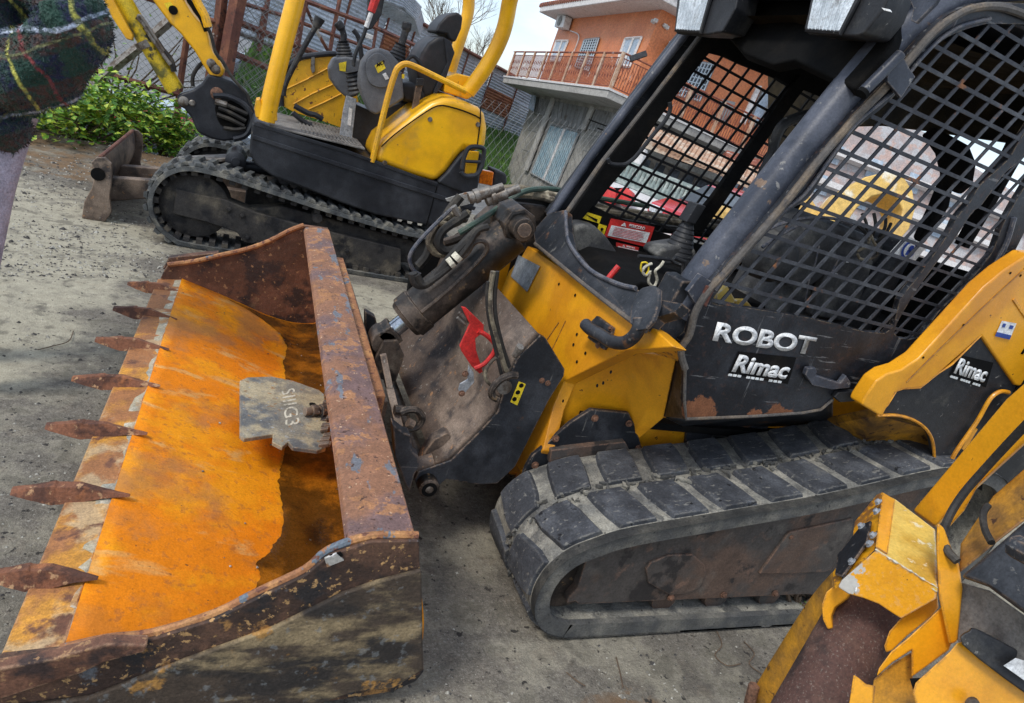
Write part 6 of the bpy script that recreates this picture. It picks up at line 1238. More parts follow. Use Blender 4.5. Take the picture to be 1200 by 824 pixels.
for i in range(len(us)-1):
    u0, u1 = us[i], us[i+1]; t0, t1 = BW(u0, topline(u0)), BW(u1, topline(u1)); 
    h0, h1 = (t0-BW(u0-12, botline(u0-12))).dot(UG), (t1-BW(u1-12, botline(u1-12))).dot(UG)
    rows = 3; 
    for r in range(rows):
        a0, a1 = t0-UG*(h0*r/rows), t1-UG*(h1*r/rows); c0, c1 = t0-UG*(h0*(r+1.06)/rows), t1-UG*(h1*(r+1.06)/rows)
        n = 16; off = wn*(.03*(r % 2)+.02*(i % 2)+.004*i*0); vs = []; 
        for k in range(n+1):
            t = k/n; o_2 = off+wn*(.035 if k % 2 else 0); vs += [a0.lerp(c0, t)+o_2, a1.lerp(c1, t)+o_2]
        m = M['sheetrust'] if (r == 1 and (430 < u0 < 475 or 560 < u0 < 600)) or rnd.random() < .05 else M['sheetmetal']
        MB().add(vs, [(2*k, 2*k+1, 2*k+3, 2*k+2) for k in range(n)]).build('metal_sheet', m, cw, smooth=0)
    MB().tube([t0+wn*.07+UG*.12, t0-UG*h0+wn*.07], .035, 5).build('wall_post', M['rustpost'], cw)
    MB().tube([t0+wn*.08, t1+wn*.08], .07, 5).build('wall_rail', M['rustpost'], cw, smooth=0)
# a higher pale shed end above the wall
sh = MB().prism([BW(u, v, .5) for u, v in [(440,-40),(470,-16),(493,9),(486,22),(452,3),(440,-4)]], FWD*1.5).build('roof_shed', M['sheetmetal'], None); tag(sh, 'pale metal roof end rising above the corrugated wall', 'shed')
rb_ = MB()
for k in range(8):
    t = k/7; rb_.tube([BW(440, -40+36*t, .55), BW(470+2*t, -16+24*t, .55), BW(493-6*t, 9+13*t, .55)], .05, 5)
tag(rb_.build('corrugation', M['sheetmetal'], sh), kind='stuff')
# ---- grassy bank at the foot of the wall
gvs = []; NI, NJ = 50, 12
for i in range(NI+1):
    u = 300+350*i/NI; p = BW(u, botline(u)-9)
    for j in range(NJ+1):
        t = j/NJ; q = p-FS_*0+(-FWD+RIGHT*0)*t*(2.2+5.5*(i/NI)**2); q.z = p.z*(1-t)+(ZST-.05)*t+.25*mnoise.noise(V((q.x*.5, q.y*.5, 2)))*(1-t*.6); gvs.append(q)
tag(MB().add(gvs, [(i*(NJ+1)+j, (i+1)*(NJ+1)+j, (i+1)*(NJ+1)+j+1, i*(NJ+1)+j+1) for i in range(NI) for j in range(NJ)]).build('grass_bank', M['grassg'], None, smooth=80), kind='structure')
M['grassblade'] = mat('fresh_green_grass', (.07,.17,.02), [((.13,.26,.035), 1.5, .45, .6), ((.16,.14,.06), 2.1, .60, .68)], rough=.7)
gm = MB(); rnd = random.Random(2)
for k in range(9000):
    i = rnd.randrange(NI); j = rnd.randrange(NJ); a = gvs[i*(NJ+1)+j].lerp(gvs[(i+1)*(NJ+1)+j], rnd.random()); c = gvs[i*(NJ+1)+j+1]-gvs[i*(NJ+1)+j]; p = a+c*rnd.random()
    h = rnd.uniform(.10,.32); d = V((rnd.uniform(-.08,.08), rnd.uniform(-.08,.08), 0)); s_ = V((rnd.uniform(-.02,.02), rnd.uniform(-.02,.02), 0)); gm.add([p-s_, p+s_, p+d+V((0,0,h))], [(0,1,2)])
tag(gm.build('grass', M['grassblade'], None, smooth=0), 'bright green grass on the bank below the corrugated wall', 'grass', kind='stuff')
# ---- rusty yard fence: left stretch along the yard edge, right stretch towards the house
fe = thing('rusty_fence', 'rusty steel post and rail fence with wire netting at the yard edge', 'fence', tuple(PY(207,140,8.8)))
YG = 8.8
def FP2(u, v):   # right stretch
    return onN(u, v, PY(272,60,YG), WD.cross(V((0,0,1))))
for pts, r, m, fn in [([(60,69),(87,76),(207,110),(214,112)], .03, 'rustpost', PY), ([(150,-10),(206,8),(262,30)], .032, 'rustpost', PY), ([(60,150),(120,168),(205,190)], .03, 'rustpost', PY)]:
    MB().tube([PY(u, v, YG) for u, v in pts], r, 4).build('fence_rail', M[m], fe, smooth=0)
for pts, r, m in [([(200,190),(207,140),(212,92),(219,45),(225,0)], .034, 'rustpost'), ([(60,150),(66,100),(72,40),(78,-30)], .045, 'rustpost'), ([(244,110),(252,60),(258,20),(264,-40)], .06, 'rustpost')]:
    MB().tube([PY(u, v, YG) for u, v in pts], r, 4).build('fence_post', M[m], fe, smooth=0)
MB().tube([PY(u, v, YG-.1) for u, v in [(258,130),(265,76),(272,36),(281,-10),(290,-60)]], .085, 4).build('fence_post', M['rustpost'], fe, smooth=0, label='thick rusty post with a strip of old white paint')
MB().tube([PY(u, v, YG-.15) for u, v in [(110,100),(142,72),(170,50),(197,26),(235,-8)]], .05, 4).build('fence_brace', M['steel'], fe, smooth=0)
for pts, r in [([(277,25),(373,64),(470,104)], .036), ([(272,62),(320,82),(420,122)], .036), ([(278,2),(330,18),(420,52),(500,84)], .022), ([(355,0),(430,28),(520,68)], .028)]:
    MB().tube([FP2(u, v) for u, v in pts], r, 4).build('fence_rail', M['rustpost'], fe, smooth=0)
for pts, r in [([(303,60),(309,35),(315,-8)], .026), ([(345,70),(350,45),(357,0)], .034), ([(384,75),(390,40),(400,-10)], .026), ([(432,90),(440,40),(449,-20)], .022), ([(357,5),(372,38),(388,66)], .024)]:
    MB().tube([FP2(u, v) for u, v in pts], r, 4).build('fence_post', M['rustpost'], fe, smooth=0)
MB().tube([FP2(u, v) for u, v in [(277,38),(325,57),(400,88),(470,115)]], .02, 4).build('pale_pipe', M['steel'], fe)
# wire netting
M['wire'] = mat('thin_galvanized_wire', (.20,.20,.19), [((.12,.08,.06), 3, .5, .7)], rough=.6, grunge=0)
nm = MB()
def net(o, a, b_, la, lb, s, r):
    n = int((la+lb)/s)
    for k in range(n+1):
        t = k*s
        for sg in (1, -1):
            # lines p = x - sg*y = const within the rectangle la x lb
            x0 = t if sg == 1 else t-lb; 
            pts = []
            if sg == 1: xa, ya = (t, 0) if t <= la else (la, t-la); xb, yb = (0, t) if t <= lb else (t-lb, lb)
            else:
                c = t-lb; xa, ya = (c, 0) if c >= 0 else (0, -c); xb, yb = (c+lb, lb) if c+lb <= la else (la, la-c)
                if xa > la or ya > lb: continue
            p, q = o+a*xa+b_*ya, o+a*xb+b_*yb
            if (p-q).length > .05: nm.tube([p, q], r, 3, cap=False)
o_n = PY(66,170,YG); net(o_n, (PY(200,190,YG)-o_n).normalized(), V((0,0,1)), 2.3, 2.6, .075, .0022)
o_n = PY(205,190,YG); net(o_n, (PY(260,200,YG)-o_n).normalized(), V((0,0,1)), .9, 2.6, .14, .0035)
o_n = FP2(272,110); wdh = V((WD.x, WD.y, 0)).normalized(); o_n.z = -.35; net(o_n, wdh, V((0,0,1)), 13, 1.8, .24, .0032)
tag(nm.build('wire_netting', M['wire'], fe, smooth=0), kind='stuff')
# ---- cars on the lower street
def car(name, label, loc, ang, paint, roof=None):
    c = thing(name, label, 'car', loc, None); R_ = Matrix.Rotation(ang, 4, 'Z')
    def W(x, y, z): return R_ @ V((x, y, z))+V(loc)
    prof = [(-2.0,.32),(-2.05,.55),(-1.95,.82),(-1.6,.95),(-1.25,.98),(-.75,1.38),(-.1,1.46),(.75,1.42),(1.5,1.0),(1.95,.92),(2.02,.6),(2.0,.32)]
    vs = []; ws = [.80,.84,.85,.84,.80,.64,.62,.62,.76,.8,.83,.8]
    for s_ in (-1, 1):
        for (x, z), w_ in zip(prof, ws): vs.append(W(x, s_*w_, z))
    n = len(prof); b = MB().add(vs, [tuple(range(n)), tuple(reversed(range(n, 2*n)))]+[((i+1) % n, i, n+i, n+(i+1) % n) for i in range(n)])
    b.build('body', paint, c, bevel=.04, seg=3)
    for s_ in (-1, 1):
        b = MB(); b.prism([W(x, s_*w_, z) for x, z, w_ in [(-1.12,1.0,.815),(-.72,1.33,.665),(-.05,1.39,.645),(-.05,.99,.825)]], R_ @ V((0, s_*.012, 0))); b.build('side_window', M['glassdark'], c)
        b = MB(); b.prism([W(x, s_*w_, z) for x, z, w_ in [(.02,.99,.825),(.02,1.39,.645),(.72,1.35,.66),(1.3,1.02,.80)]], R_ @ V((0, s_*.012, 0))); b.build('side_window', M['glassdark'], c)
        for x in (-1.25, 1.28):
            b = MB(); b.lathe(W(x, s_*.70, .31), R_ @ V((0, s_, 0)), [(0,.31),(.16,.31),(.18,.28)], 24); wh = b.build('wheel', M['tyre'], c)
            b = MB(); b.lathe(W(x, s_*.87, .31), R_ @ V((0, s_, 0)), [(0,.20),(.012,.19)], 20)
            wr = b.build('rim', M['carblack'], wh)
            for k in range(7):
                a = k*2*math.pi/7; b = MB(); d = R_ @ V((math.cos(a), 0, math.sin(a))); q = W(x, s_*.89, .31); b.bar(q, q+d*.19, .045, .012, R_ @ V((0,1,0))); b.build('spoke', M['steel'], wh)
    b = MB(); b.prism([W(-1.28,-.74,.99), W(-1.28,.74,.99), W(-.80,.60,1.36), W(-.80,-.60,1.36)], R_ @ V((-.012,0,.012))); b.build('windscreen', M['glassdark'], c)
    b = MB(); b.prism([W(1.48,-.70,1.02), W(1.48,.70,1.02), W(.82,.58,1.39), W(.82,-.58,1.39)], R_ @ V((.012,0,.012))); b.build('rear_window', M['glassdark'], c)
    if roof:
        b = MB(); b.prism([W(-.7,-.58,1.40), W(-.7,.58,1.40), W(.7,.58,1.43), W(.7,-.58,1.43)], (0,0,.05)); b.build('roof_panel', roof, c, bevel=.01)
    for s_ in (-.62, .62):
        b = MB(); b.obox(W(-1.99, s_, .72), R_ @ V((.04,0,0)), R_ @ V((0,.16,0)), V((0,0,.07))); b.build('headlight', M['lens'], c, bevel=.01)
        b = MB(); b.obox(W(1.97, s_, .76), R_ @ V((.04,0,0)), R_ @ V((0,.12,0)), V((0,0,.09))); b.build('tail_light', M['carred'], c, bevel=.01)
    return c
wa = math.atan2(WD.y, WD.x)
pw = PZ(279,98,ZST); c1 = V((pw.x, pw.y, ZST))+Matrix.Rotation(wa, 3, 'Z') @ V((1.25, .87, 0))
car('parked_car', 'dark car with silver alloy wheels parked behind the rusty fence post', tuple(c1), wa, M['carblack'])
p2 = PZ(182,124,-.02); car('parked_car', 'red car with pale blue roof seen between the leaves left of the excavator boom', (p2.x, p2.y, ZST+.02), wa-.35, M['glassdark'], M['carsilver'])
rc_ = [o for o in bpy.data.objects if o.get('label', '').startswith('red car')][0]; rc_['label'] = 'car with pale blue roof edged in red, seen between the leaves left of the boom'
b = MB(); R_ = Matrix.Rotation(wa-.35, 3, 'Z')
b.prism([V(rc_.location)+R_ @ V(q) for q in [(-1.0,-.70,1.22),(-1.0,-.66,1.40),(.95,-.66,1.42),(.95,-.70,1.24)]], R_ @ V((0,-.03,0))); b.build('red_side_rail', M['carred'], rc_)
p3 = PD(232,150,11.2); car('parked_car', 'teal grey car low behind the excavator swing bracket', (p3.x+1.2, p3.y+.3, ZST-.1), wa+.1, M['carsilver'])
# ---- plants on the yard edge
M['leaf'] = mat('yellow_green_leaves', (.14,.30,.025), [((.42,.52,.045), 9, .46, .56), ((.06,.16,.02), 6, .48, .58), ((.65,.58,.09), 19, .60, .64)], rough=.45, grunge=0)
M['leafdark'] = mat('mid_green_leaves', (.10,.24,.03), [((.28,.44,.05), 8, .44, .54), ((.04,.11,.015), 7, .5, .6)], rough=.45, grunge=0)
M['twig'] = mat('brown_twig', (.12,.08,.05), rough=.9)
def shrub(loc, rx, ry, rz, n, size, label, m, seed, cat='shrub', group=None, clumps=9):
    r = random.Random(seed); t = thing('leafy_shrub', label, cat, loc, group); cs_ = []
    for k in range(clumps):
        a = r.uniform(0, 6.28); q = r.random()**.5; cs_.append(V(loc)+V((math.cos(a)*rx*q, math.sin(a)*ry*q, rz*r.uniform(.15,.95))))
    b = MB(); tw = MB()
    for c in cs_: tw.tube(smoothpts([V(loc)+V((r.uniform(-.1,.1)*rx, 0, -.05)), V(loc).lerp(c, .5)+V((r.uniform(-.1,.1), 0, .06)), c], 3), [.012*(1-.1*k) for k in range(7)], 5)
    for k in range(n):
        c = r.choice(cs_); p = c+V((r.gauss(0,.32)*rx*.75, r.gauss(0,.32)*ry*.8, r.gauss(0,.26)*rz*.8))
        if p.z < loc[2]-.03: p.z = loc[2]+r.uniform(0,.08)
        s_ = size*r.uniform(.5,1.25); d = V((r.uniform(-1,1), r.uniform(-1,.3), r.uniform(-.5,.6))).normalized(); sdv = d.cross(V((r.uniform(-.5,.5), r.uniform(-.5,.5), 1))).normalized(); up = sdv.cross(d)
        b.add([p, p+d*s_*.45+sdv*s_*.36+up*s_*.08, p+d*s_, p+d*s_*.45-sdv*s_*.36+up*s_*.08], [(0,1,2),(0,2,3)])
    b.build('foliage', m, t, smooth=0); tw.build('stem', M['twig'], t); return t
def at(u, v, y, z=0): p = PY(u, v, y); return (p.x, p.y, z)
shrub(at(96,140,8.0,.02), .80, .45, .58, 2500, .078, 'yellow green leafy shrub beside the sleeve of the plaid jacket', M['leaf'], 1, clumps=16)
shrub(at(60,135,8.3,.02), .5, .4, .6, 1100, .055, 'darker green shrub low behind the plaid jacket hem', M['leafdark'], 2)
shrub(at(150,150,8.1,.0), .55, .35, .45, 1200, .07, 'low leafy plant just left of the dozer blade', M['leaf'], 3)
shrub(at(192,160,8.2,.0), .40, .3, .55, 900, .068, 'small leafy plant between dozer blade and excavator track', M['leafdark'], 4)
shrub(at(140,80,8.85,.3), 1.1, .05, 1.3, 260, .05, 'thin climbing plant scattered over the wire netting', M['leafdark'], 5, 'climber', clumps=22)
shrub(tuple(PD(44,12,13)-V((0,0,1.0))), 1.0, .8, 1.6, 1500, .14, 'bright green bush far behind the person', M['leafdark'], 6, clumps=14)
for (u, v), lab in (((938,716), 'small green weed against the underside of the loader track'), ((903,816), 'small green weed beside the curved yellow guard')):
    p = PZ(u, v, 0); shrub((p.x, p.y, .0), .05, .03, .05, 60, .016, lab, M['leafdark'], int(u), clumps=4)
for pts, lab in (([(722,770),(727,790),(730,806)], 'thin dark twig lying upright in front of the loader track'), ([(664,788),(676,798),(686,804)], 'short curved twig on the brown stain'), ([(86,388),(80,400),(60,406),(44,410)], 'dry twig near the bucket teeth'), ([(840,740),(846,756),(838,768),(852,780),(868,778)], 'tangled wire on the asphalt under the loader track'), ([(872,752),(884,766),(878,778),(893,790)], 'loose dark wire beside the curved yellow guard')):
    tag(MB().tube(smoothpts([PZ(u, v, .006+.006*(i % 2)) for i, (u, v) in enumerate(pts)], 5), .0022, 5).build('twig', M['twig'], None), lab, 'twig')
# bare tree above the wall
def bare_tree(base, h, seed, label):
    r = random.Random(seed); t = thing('bare_tree', label, 'tree', tuple(base)); tr = MB(); br_ = MB()
    def grow(p, d, l, rad, lv):
        q = p+d*l; m_ = p.lerp(q, .5)+V((r.uniform(-1,1), r.uniform(-1,1), 0))*l*.06
        (tr if lv == 0 else br_).tube([p, m_, q], [rad, rad*.85, rad*.7], 5 if lv < 3 else 3, cap=False)
        if lv >= 6: return
        for k in range(3 if lv < 4 else 2):
            dd = (d+V((r.uniform(-1,1), r.uniform(-1,1), r.uniform(-.15,.6)))*.62).normalized(); grow(q if k else m_.lerp(q,.6), dd, l*r.uniform(.62,.8), rad*.62, lv+1)
    grow(V(base), UG.copy(), h*.30, h*.014, 0)
    tr.build('trunk', M['twig'], t); br_.build('branches', M['twig'], t)
bb_ = PD(520,60,42); bare_tree(bb_-UG*3.2, 8.0, 3, 'bare leafless tree behind the headrest of the excavator seat')
bb_ = PD(566,80,46); bare_tree(bb_-UG*2.6, 5.6, 8, 'smaller bare tree between the roll bar legs')
# ---- seen through the cab: shed, balustrade, red vehicle, paving
def PB(u, v, d): return PD(u, v, d)
s = thing('tiled_shed', 'low lean-to with weathered clay tile roof and white column', 'shed', tuple(PD(780,230,15)))
b = MB(); b.prism([PB(735,166,16), PB(748,152,17.5), PB(845,188,17.5), PB(905,215,17.5), PB(900,232,16), PB(838,203,16)], UG*.12); b.build('shed_roof', M['tilepale'], s, smooth=0)
b = MB()
for k in range(34):
    t = k/33; a = PB(735,166,16).lerp(PB(900,232,16), t); c = PB(748,152,17.5).lerp(PB(905,215,17.5), t); b.tube([a+UG*.14, c+UG*.14], .07, 6)
tag(b.build('roof_tiles', M['tilepale'], s), kind='stuff')
b = MB(); b.prism([PB(742,174,17), PB(900,236,17), PB(885,262,17), PB(722,212,17)], FWD*.2); b.build('shed_wall', M['concrete'], s, smooth=0)
for k in range(7):
    u = 752+k*17; v = 185+k*6.2; b = MB(); b.prism([PB(u, v, 16.9), PB(u+11, v+4, 16.9), PB(u+4, v+20, 16.9), PB(u-7, v+16, 16.9)], -FWD*.03); b.build('shed_window', M['glassdark'], s, smooth=0)
b = MB(); b.tube([PB(753,176,15.6), PB(737,222,15.6)], .13, 10); b.build('column', M['eave'], s)
b = MB(); b.prism([PB(723,214,14.6), PB(735,195,14.6), PB(812,226,14.6), PB(842,240,14.6), PB(836,262,14.6), PB(800,250,14.6)], FWD*.15); 
b = MB()
for k in range(26):
    t = k/25; a = PB(733,192,14.6).lerp(PB(848,236,14.6), t); c = PB(724,212,14.6).lerp(PB(838,258,14.6), t); b.lathe(c, a-c, [(0,.05),((a-c).length*.35,.075),((a-c).length*.6,.04),((a-c).length,.05)], 7)
M['balu'] = mat('greenish_stone', (.22,.27,.25), [((.38,.42,.38), 6, .45, .6)], rough=.8)
bal = thing('balustrade', 'greenish stone balustrade in front of the tiled lean-to', 'balustrade', tuple(PB(780,240,14.6)))
tag(b.build('balusters', M['balu'], bal), kind='stuff')
MB().tube([PB(731,190,14.6), PB(850,236,14.6)], .08, 6).build('coping', M['balu'], bal); MB().tube([PB(722,213,14.6), PB(838,260,14.6)], .09, 6).build('plinth', M['balu'], bal)
gw = tag(MB().prism([PB(690,205,13.5), PB(724,215,14.3), PB(840,262,14.3), PB(900,290,14), PB(900,330,12), PB(660,270,12)], -UG*.3).build('forecourt_paving', M['eave'], None, smooth=0), kind='structure')
rt = thing('red_machine', 'small red machine with round drums parked on the pale forecourt', 'machine', tuple(PB(722,232,12.5)))
for u, v in [(712,228),(731,230)]:
    b = MB(); b.lathe(PB(u, v, 12.6), RIGHT*.5+FWD, [(0,.10),(.01,.16),(.25,.16)], 18); b.build('drum', M['red'], rt)
b = MB(); b.obox(PB(720,229,12.9), RIGHT*.22, UG*.10, FWD*.2); b.build('frame', M['dark'], rt)
rc = PB(850,228,12.0); b = MB(); vs = []
car('parked_car', 'bright red car whose bonnet shows through the far cab guard', tuple(PB(888,236,13.5)-UG*1.35), .3, M['carred'])
b = MB(); b.prism([PB(856,186,19), PB(925,206,19), PB(905,250,19), PB(838,225,19)], FWD*.1); cg = b.build('metal_gate', M['shutter'], None, smooth=0); tag(cg, 'pale grey metal gate with red posts beyond the lean-to', 'gate')
b = MB()
for t in (.35, .7): b.tube([PB(856+69*t, 186+20*t, 18.8), PB(838+67*t, 225+25*t, 18.8)], .08, 5); 
b.build('gate_post', M['rail'], cg, smooth=0)
b = MB(); b.prism([PB(852,176,18.5), PB(930,198,18.5), PB(928,206,18), PB(850,184,18)], FWD*.6); b.build('gate_canopy', M['rail'], cg, smooth=0)
# overhead wires
wr_ = MB()
for a, c in [((690,140),(900,212)), ((700,150),(900,222)), ((740,160),(880,200))]: wr_.tube([PB(*a, 18), PB((a[0]+c[0])/2, (a[1]+c[1])/2+4, 18), PB(*c, 18)], .018, 4)
tag(wr_.build('overhead_cable', M['dark'], None), 'sagging overhead cables in front of the balcony shade', 'cable')
# pink block and second excavator behind the cab
pk = thing('pink_building', 'faded pink and grey building seen through the cab behind the yellow boom', 'building', tuple(PB(1040,280,30)))
q = [PB(925,128,30), PB(1050,140,30), PB(1112,168,30), PB(1135,192,30), PB(1205,235,30), PB(1420,330,30), PB(1400,460,30), PB(900,420,30)]
MB().prism(q, FWD*6).build('wall', M['pinkwall'], pk, smooth=0)
for k in range(4):
    for j in range(3):
        u = 975+k*46-j*14; v = 168+k*17+j*36
        o = MB().prism([PB(u, v, 29.95), PB(u+14, v+5, 29.95), PB(u+6, v+26, 29.95), PB(u-8, v+21, 29.95)], -FWD*.05).build('window', M['shutter'], pk, smooth=0)
for k in range(3):
    MB().prism([PB(930,160+k*40,29.9), PB(1200,262+k*40,29.9), PB(1199,268+k*40,29.9), PB(929,167+k*40,29.9)], -FWD*.4).build('string_course', M['eave'], pk, smooth=0)
e2_ = thing('second_excavator', 'yellow excavator with arched boom standing behind the loader', 'excavator', tuple(PB(1000,300,8.5)))
arch = [(958,290),(960,268),(970,245),(990,222),(1015,207),(1040,201),(1060,208),(1070,224),(1073,245),(1066,268),(1054,282),(1044,280),(1054,262),(1058,246),(1052,232),(1040,226),(1022,230),(1004,244),(992,262),(984,284)]
MB().prism([PB(u, v, 8.5) for u, v in arch], FWD*.5).build('boom', M['yellowfar'], e2_, bevel=.02)
MB().prism([PB(u, v, 8.7) for u, v in [(928,230),(945,222),(962,250),(950,275),(925,270)]], FWD*.6).build('arm', M['yellowfar'], e2_, bevel=.02)
b = MB(); b.box((PB(1000,300,8.7).x-1.0, PB(1000,300,8.7).y+.3, .45), (PB(1000,300,8.7).x+1.4, PB(1000,300,8.7).y+2.0, .95)); b.build('body', M['yellowfar'], e2_, bevel=.06, seg=3)
b = MB(); b.box((PB(1000,300,8.7).x-1.2, PB(1000,300,8.7).y+.2, .0), (PB(1000,300,8.7).x+1.4, PB(1000,300,8.7).y+.6, .42)); b.build('rubber_track', M['exctrack'], e2_, bevel=.15, seg=4)
b = MB(); b.box((PB(1000,300,8.7).x-1.2, PB(1000,300,8.7).y+1.6, .0), (PB(1000,300,8.7).x+1.4, PB(1000,300,8.7).y+2.0, .42)); b.build('rubber_track', M['exctrack'], e2_, bevel=.15, seg=4)

# ------------------------------------------------------------------ person at the left edge
def plaid(name):
    m = bpy.data.materials.new(name); m.use_nodes = True; t = m.node_tree; b = t.nodes['Principled BSDF']; b.inputs['Roughness'].default_value = .95
    b.inputs['Sheen Weight'].default_value = .12
    uv = t.nodes.new('ShaderNodeTexCoord')
    cur = None
    def stripes(direction, scale, lo, hi, col, prev, off=0):
        mpn = t.nodes.new('ShaderNodeMapping'); mpn.inputs['Rotation'].default_value = direction; mpn.inputs['Location'].default_value = (off, 0, 0); t.links.new(uv.outputs['Object'], mpn.inputs[0])
        wv = t.nodes.new('ShaderNodeTexWave'); wv.inputs['Scale'].default_value = scale; wv.inputs['Distortion'].default_value = 1.5; wv.inputs['Detail'].default_value = 3; wv.inputs['Detail Scale'].default_value = 2.5
        t.links.new(mpn.outputs[0], wv.inputs[0]); r = t.nodes.new('ShaderNodeMapRange'); r.inputs[1].default_value = lo; r.inputs[2].default_value = hi; t.links.new(wv.outputs['Fac'], r.inputs[0])
        nb_ = t.nodes.new('ShaderNodeTexNoise'); nb_.inputs['Scale'].default_value = 55; nb_.inputs['Detail'].default_value = 5; t.links.new(uv.outputs['Object'], nb_.inputs['Vector']); rb_ = t.nodes.new('ShaderNodeMapRange'); rb_.inputs[1].default_value = .40; rb_.inputs[2].default_value = .60; rb_.inputs[3].default_value = .15; t.links.new(nb_.outputs['Fac'], rb_.inputs[0]); ml_ = t.nodes.new('ShaderNodeMath'); ml_.operation = 'MULTIPLY'; t.links.new(r.outputs[0], ml_.inputs[0]); t.links.new(rb_.outputs[0], ml_.inputs[1])
        x = t.nodes.new('ShaderNodeMix'); x.data_type = 'RGBA'; t.links.new(ml_.outputs[0], x.inputs[0])
        if prev is None: x.inputs[6].default_value = (.016,.055,.038,1)
        else: t.links.new(prev, x.inputs[6])
        x.inputs[7].default_value = (*col, 1); return x.outputs[2]
    A_, B_ = (0, math.radians(28), math.radians(8)), (0, math.radians(118), math.radians(8))
    cur = stripes(A_, 2.4, .45, .62, (.012,.016,.055), cur); cur = stripes(B_, 2.2, .5, .66, (.07,.035,.025), cur)
    cur = stripes(A_, 1.3, .985, .999, (.62,.60,.12), cur, .1); cur = stripes(B_, 1.5, .988, .999, (.55,.62,.75), cur, .05)
    cur = stripes(A_, .9, .994, .9995, (.25,.05,.05), cur, .42); cur = stripes(B_, 1.5, .992, .9995, (.20,.21,.09), cur, .5)
    t.links.new(cur, b.inputs['Base Color'])
    n = t.nodes.new('ShaderNodeTexNoise'); n.inputs['Scale'].default_value = 70; n.inputs['Detail'].default_value = 6; t.links.new(uv.outputs['Object'], n.inputs['Vector'])
    bn = t.nodes.new('ShaderNodeBump'); bn.inputs['Distance'].default_value = .018; t.links.new(n.outputs['Fac'], bn.inputs['Height']); t.links.new(bn.outputs[0], b.inputs['Normal'])
    return m
M['plaid'] = plaid('dark_plaid_fleece'); M['trouser'] = mat('pale_mauve_trousers', (.42,.38,.44), [((.30,.27,.33), 6, .5, .7)], rough=.9, bump=[(150,.001),(7,.02)])
M['skin'] = mat('skin', (.55,.33,.24), rough=.5); M['hair'] = mat('brown_hair', (.05,.03,.02), [((.09,.05,.03), 30, .5, .6)], rough=.6); M['shoe'] = mat('grey_trainer', (.2,.2,.21), rough=.7)
def skin(name, vs, es, rs, m, parent, root=0, sub=2):
    me = bpy.data.meshes.new(name); off = wloc(parent); me.from_pydata([tuple(V(v)-off) for v in vs], es, []); me.materials.append(m)
    o = bpy.data.objects.new(name, me); COL.objects.link(o); o.parent = parent
    o.modifiers.new('skin', 'SKIN').use_smooth_shade = True
    for i, r in enumerate(rs):
        sv = me.skin_vertices[0].data[i] if me.skin_vertices else None
        if sv: sv.radius = (r, r) if not isinstance(r, tuple) else r
    if me.skin_vertices: me.skin_vertices[0].data[root].use_root = True
    s_ = o.modifiers.new('sub', 'SUBSURF'); s_.levels = s_.render_levels = sub
    return o
def mkskin(name, vs, es, rs, m, parent, root=0, sub=2):
    me = bpy.data.meshes.new(name); off = wloc(parent); bm = bmesh.new(); ly = bm.verts.layers.skin.verify(); bv = []
    for v, r in zip(vs, rs): x = bm.verts.new(tuple(V(v)-off)); x[ly].radius = (r, r) if not isinstance(r, tuple) else r; bv.append(x)
    bv[root][ly].use_root = True
    for a, b_ in es: bm.edges.new((bv[a], bv[b_]))
    bm.to_mesh(me); bm.free(); me.materials.append(m); o = bpy.data.objects.new(name, me); COL.objects.link(o); o.parent = parent
    o.modifiers.new('skin', 'SKIN').use_smooth_shade = True; s_ = o.modifiers.new('sub', 'SUBSURF'); s_.levels = s_.render_levels = sub
    return o
D0 = 2.35
J = lambda u, v, d=D0: PD(u, v, d)
hip = J(-28,172); 
feet = V((hip.x, hip.y, 0))
pr = thing('person', 'person in a dark plaid fleece jacket and pale trousers at the left edge, arm bent', 'person', (hip.x, hip.y, 0))
chest = hip+V((.0,.0,.42)); neck = chest+V((0,0,.14)); sh1 = J(22,-40,2.30); el = J(104,34,2.18); wrs = J(-14,116,2.26); sh2 = chest+V((-.22,.18,.05)); el2 = sh2+V((-.08,.05,-.28)); wr2 = el2+V((.05,-.12,-.22))
J2 = [hip+V((0,0,-.02)), hip+V((0,0,.16)), chest, neck, sh1, sh1.lerp(el, .55)+V((0,0,.0)), el, el.lerp(wrs, .5)+V((0,0,-.02)), wrs, sh2, el2, wr2]
jk = mkskin('jacket', J2, [(0,1),(1,2),(2,3),(2,4),(4,5),(5,6),(6,7),(7,8),(2,9),(9,10),(10,11)], [(.19,.16),(.18,.15),(.20,.16),.075,.13,.125,.135,.140,.125,.12,.09,.075], M['plaid'], pr, 0)
dt = bpy.data.textures.new('folds', 'CLOUDS'); dt.noise_scale = .11; dt.noise_depth = 3
s_ = jk.modifiers.new('sub2', 'SUBSURF'); s_.levels = s_.render_levels = 1
dm = jk.modifiers.new('folds', 'DISPLACE'); dm.texture = dt; dm.strength = .10; dm.mid_level = .5
hem = mkskin('jacket_hem', [J(-6,92,2.36), J(0,118,2.36), J(2,148,2.36)], [(0,1),(1,2)], [.115,.12,.105], M['plaid'], pr, 0)
dm = hem.modifiers.new('folds', 'DISPLACE'); dm.texture = dt; dm.strength = .06; dm.mid_level = .5
f1, f2 = V((hip.x+.02, hip.y-.12, .07)), V((hip.x-.12, hip.y+.14, .07))
lg0 = J(0,150,2.38)
mkskin('trousers', [J(-4,120,2.40), J(1,160,2.38), J(-10,205,2.37), V((f1.x+.01, f1.y, .46)), V((f1.x, f1.y, .10)), J(-50,190,2.45), V((f2.x+.03, f2.y, .46)), V((f2.x, f2.y, .10))], [(0,1),(1,2),(2,3),(3,4),(0,5),(5,6),(6,7)], [.10,.095,.082,.07,.06,.08,.075,.06], M['trouser'], pr, 0)
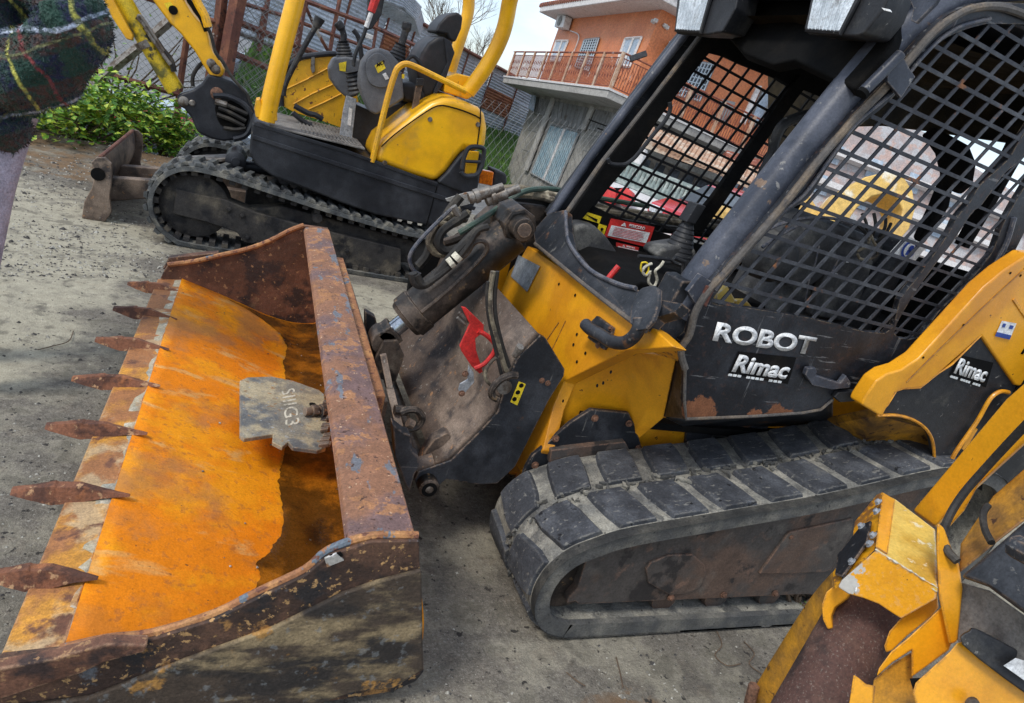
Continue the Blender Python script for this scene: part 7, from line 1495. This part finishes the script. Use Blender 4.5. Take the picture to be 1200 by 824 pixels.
for f in (f1, f2):
    mkskin('shoe', [f+V((0,0,-.015)), f+V((-.10,0,-.02)), f+V((-.19,0,-.035))], [(0,1),(1,2)], [.05,.05,.03], M['shoe'], pr, 0)
hd_ = neck+V((0,0,.20))
ho = mkskin('head', [neck+V((0,0,.02)), neck+V((0,0,.09)), hd_+V((0,0,-.03)), hd_+V((0,0,.05))], [(0,1),(1,2),(2,3)], [.055,.055,(.075,.085),(.075,.09)], M['skin'], pr, 1)
mkskin('hair', [hd_+V((.02,0,.0)), hd_+V((.015,0,.06)), hd_+V((.0,0,.10))], [(0,1),(1,2)], [.085,.095,.06], M['hair'], pr, 0)
for wx, e_ in ((wrs, el), (wr2, el2)):
    d = (wx-e_).normalized(); sdv = d.cross(V((0,0,1))).normalized(); hv = [wx, wx+d*.06, wx+d*.11]; he = [(0,1),(1,2)]; hr = [.03,(.035,.02),(.036,.018)]
    for k in range(4):
        b0 = wx+d*.12+sdv*(.024-.016*k); n = len(hv); hv += [b0, b0+d*.035+V((0,0,-.008)), b0+d*.06+V((0,0,-.025))]; he += [(2,n),(n,n+1),(n+1,n+2)]; hr += [.010,.009,.008]
    n = len(hv); hv += [wx+d*.06+sdv*.035, wx+d*.09+sdv*.05]; he += [(1,n),(n,n+1)]; hr += [.011,.009]
    mkskin('hand', hv, he, hr, M['skin'], pr, 0, 1)

# short fibres of the fleece, real geometry over the sleeve and hem
bpy.context.view_layer.update(); dg = bpy.context.evaluated_depsgraph_get(); rnd = random.Random(12)
for src in (jk, hem):
    ev = src.evaluated_get(dg); me_ = ev.to_mesh(); fm = MB(); n = 22000 if src is jk else 6000
    polys = [p for p in me_.polygons]; ws = [p.area for p in polys]
    for p in rnd.choices(polys, ws, k=n):
        a = [me_.vertices[i].co for i in p.vertices]; r1, r2 = rnd.random(), rnd.random()
        c = a[0].lerp(a[1], r1).lerp(a[-1].lerp(a[-2] if len(a) > 3 else a[1], r1), r2)
        if (c+wloc(pr)-V((0,0,0))).z < .7: continue
        nn = p.normal; d = (nn+V((rnd.uniform(-.9,.9), rnd.uniform(-.9,.9), rnd.uniform(-1.1,.5)))).normalized()*rnd.uniform(.008,.017); sdv = d.cross(nn).normalized()*.0022; w0 = c+wloc(pr)
        fm.add([w0-sdv, w0+sdv, w0+d], [(0,1,2)])
    ev.to_mesh_clear(); tag(fm.build('fleece_pile', M['plaid'], pr, smooth=0), kind='stuff')
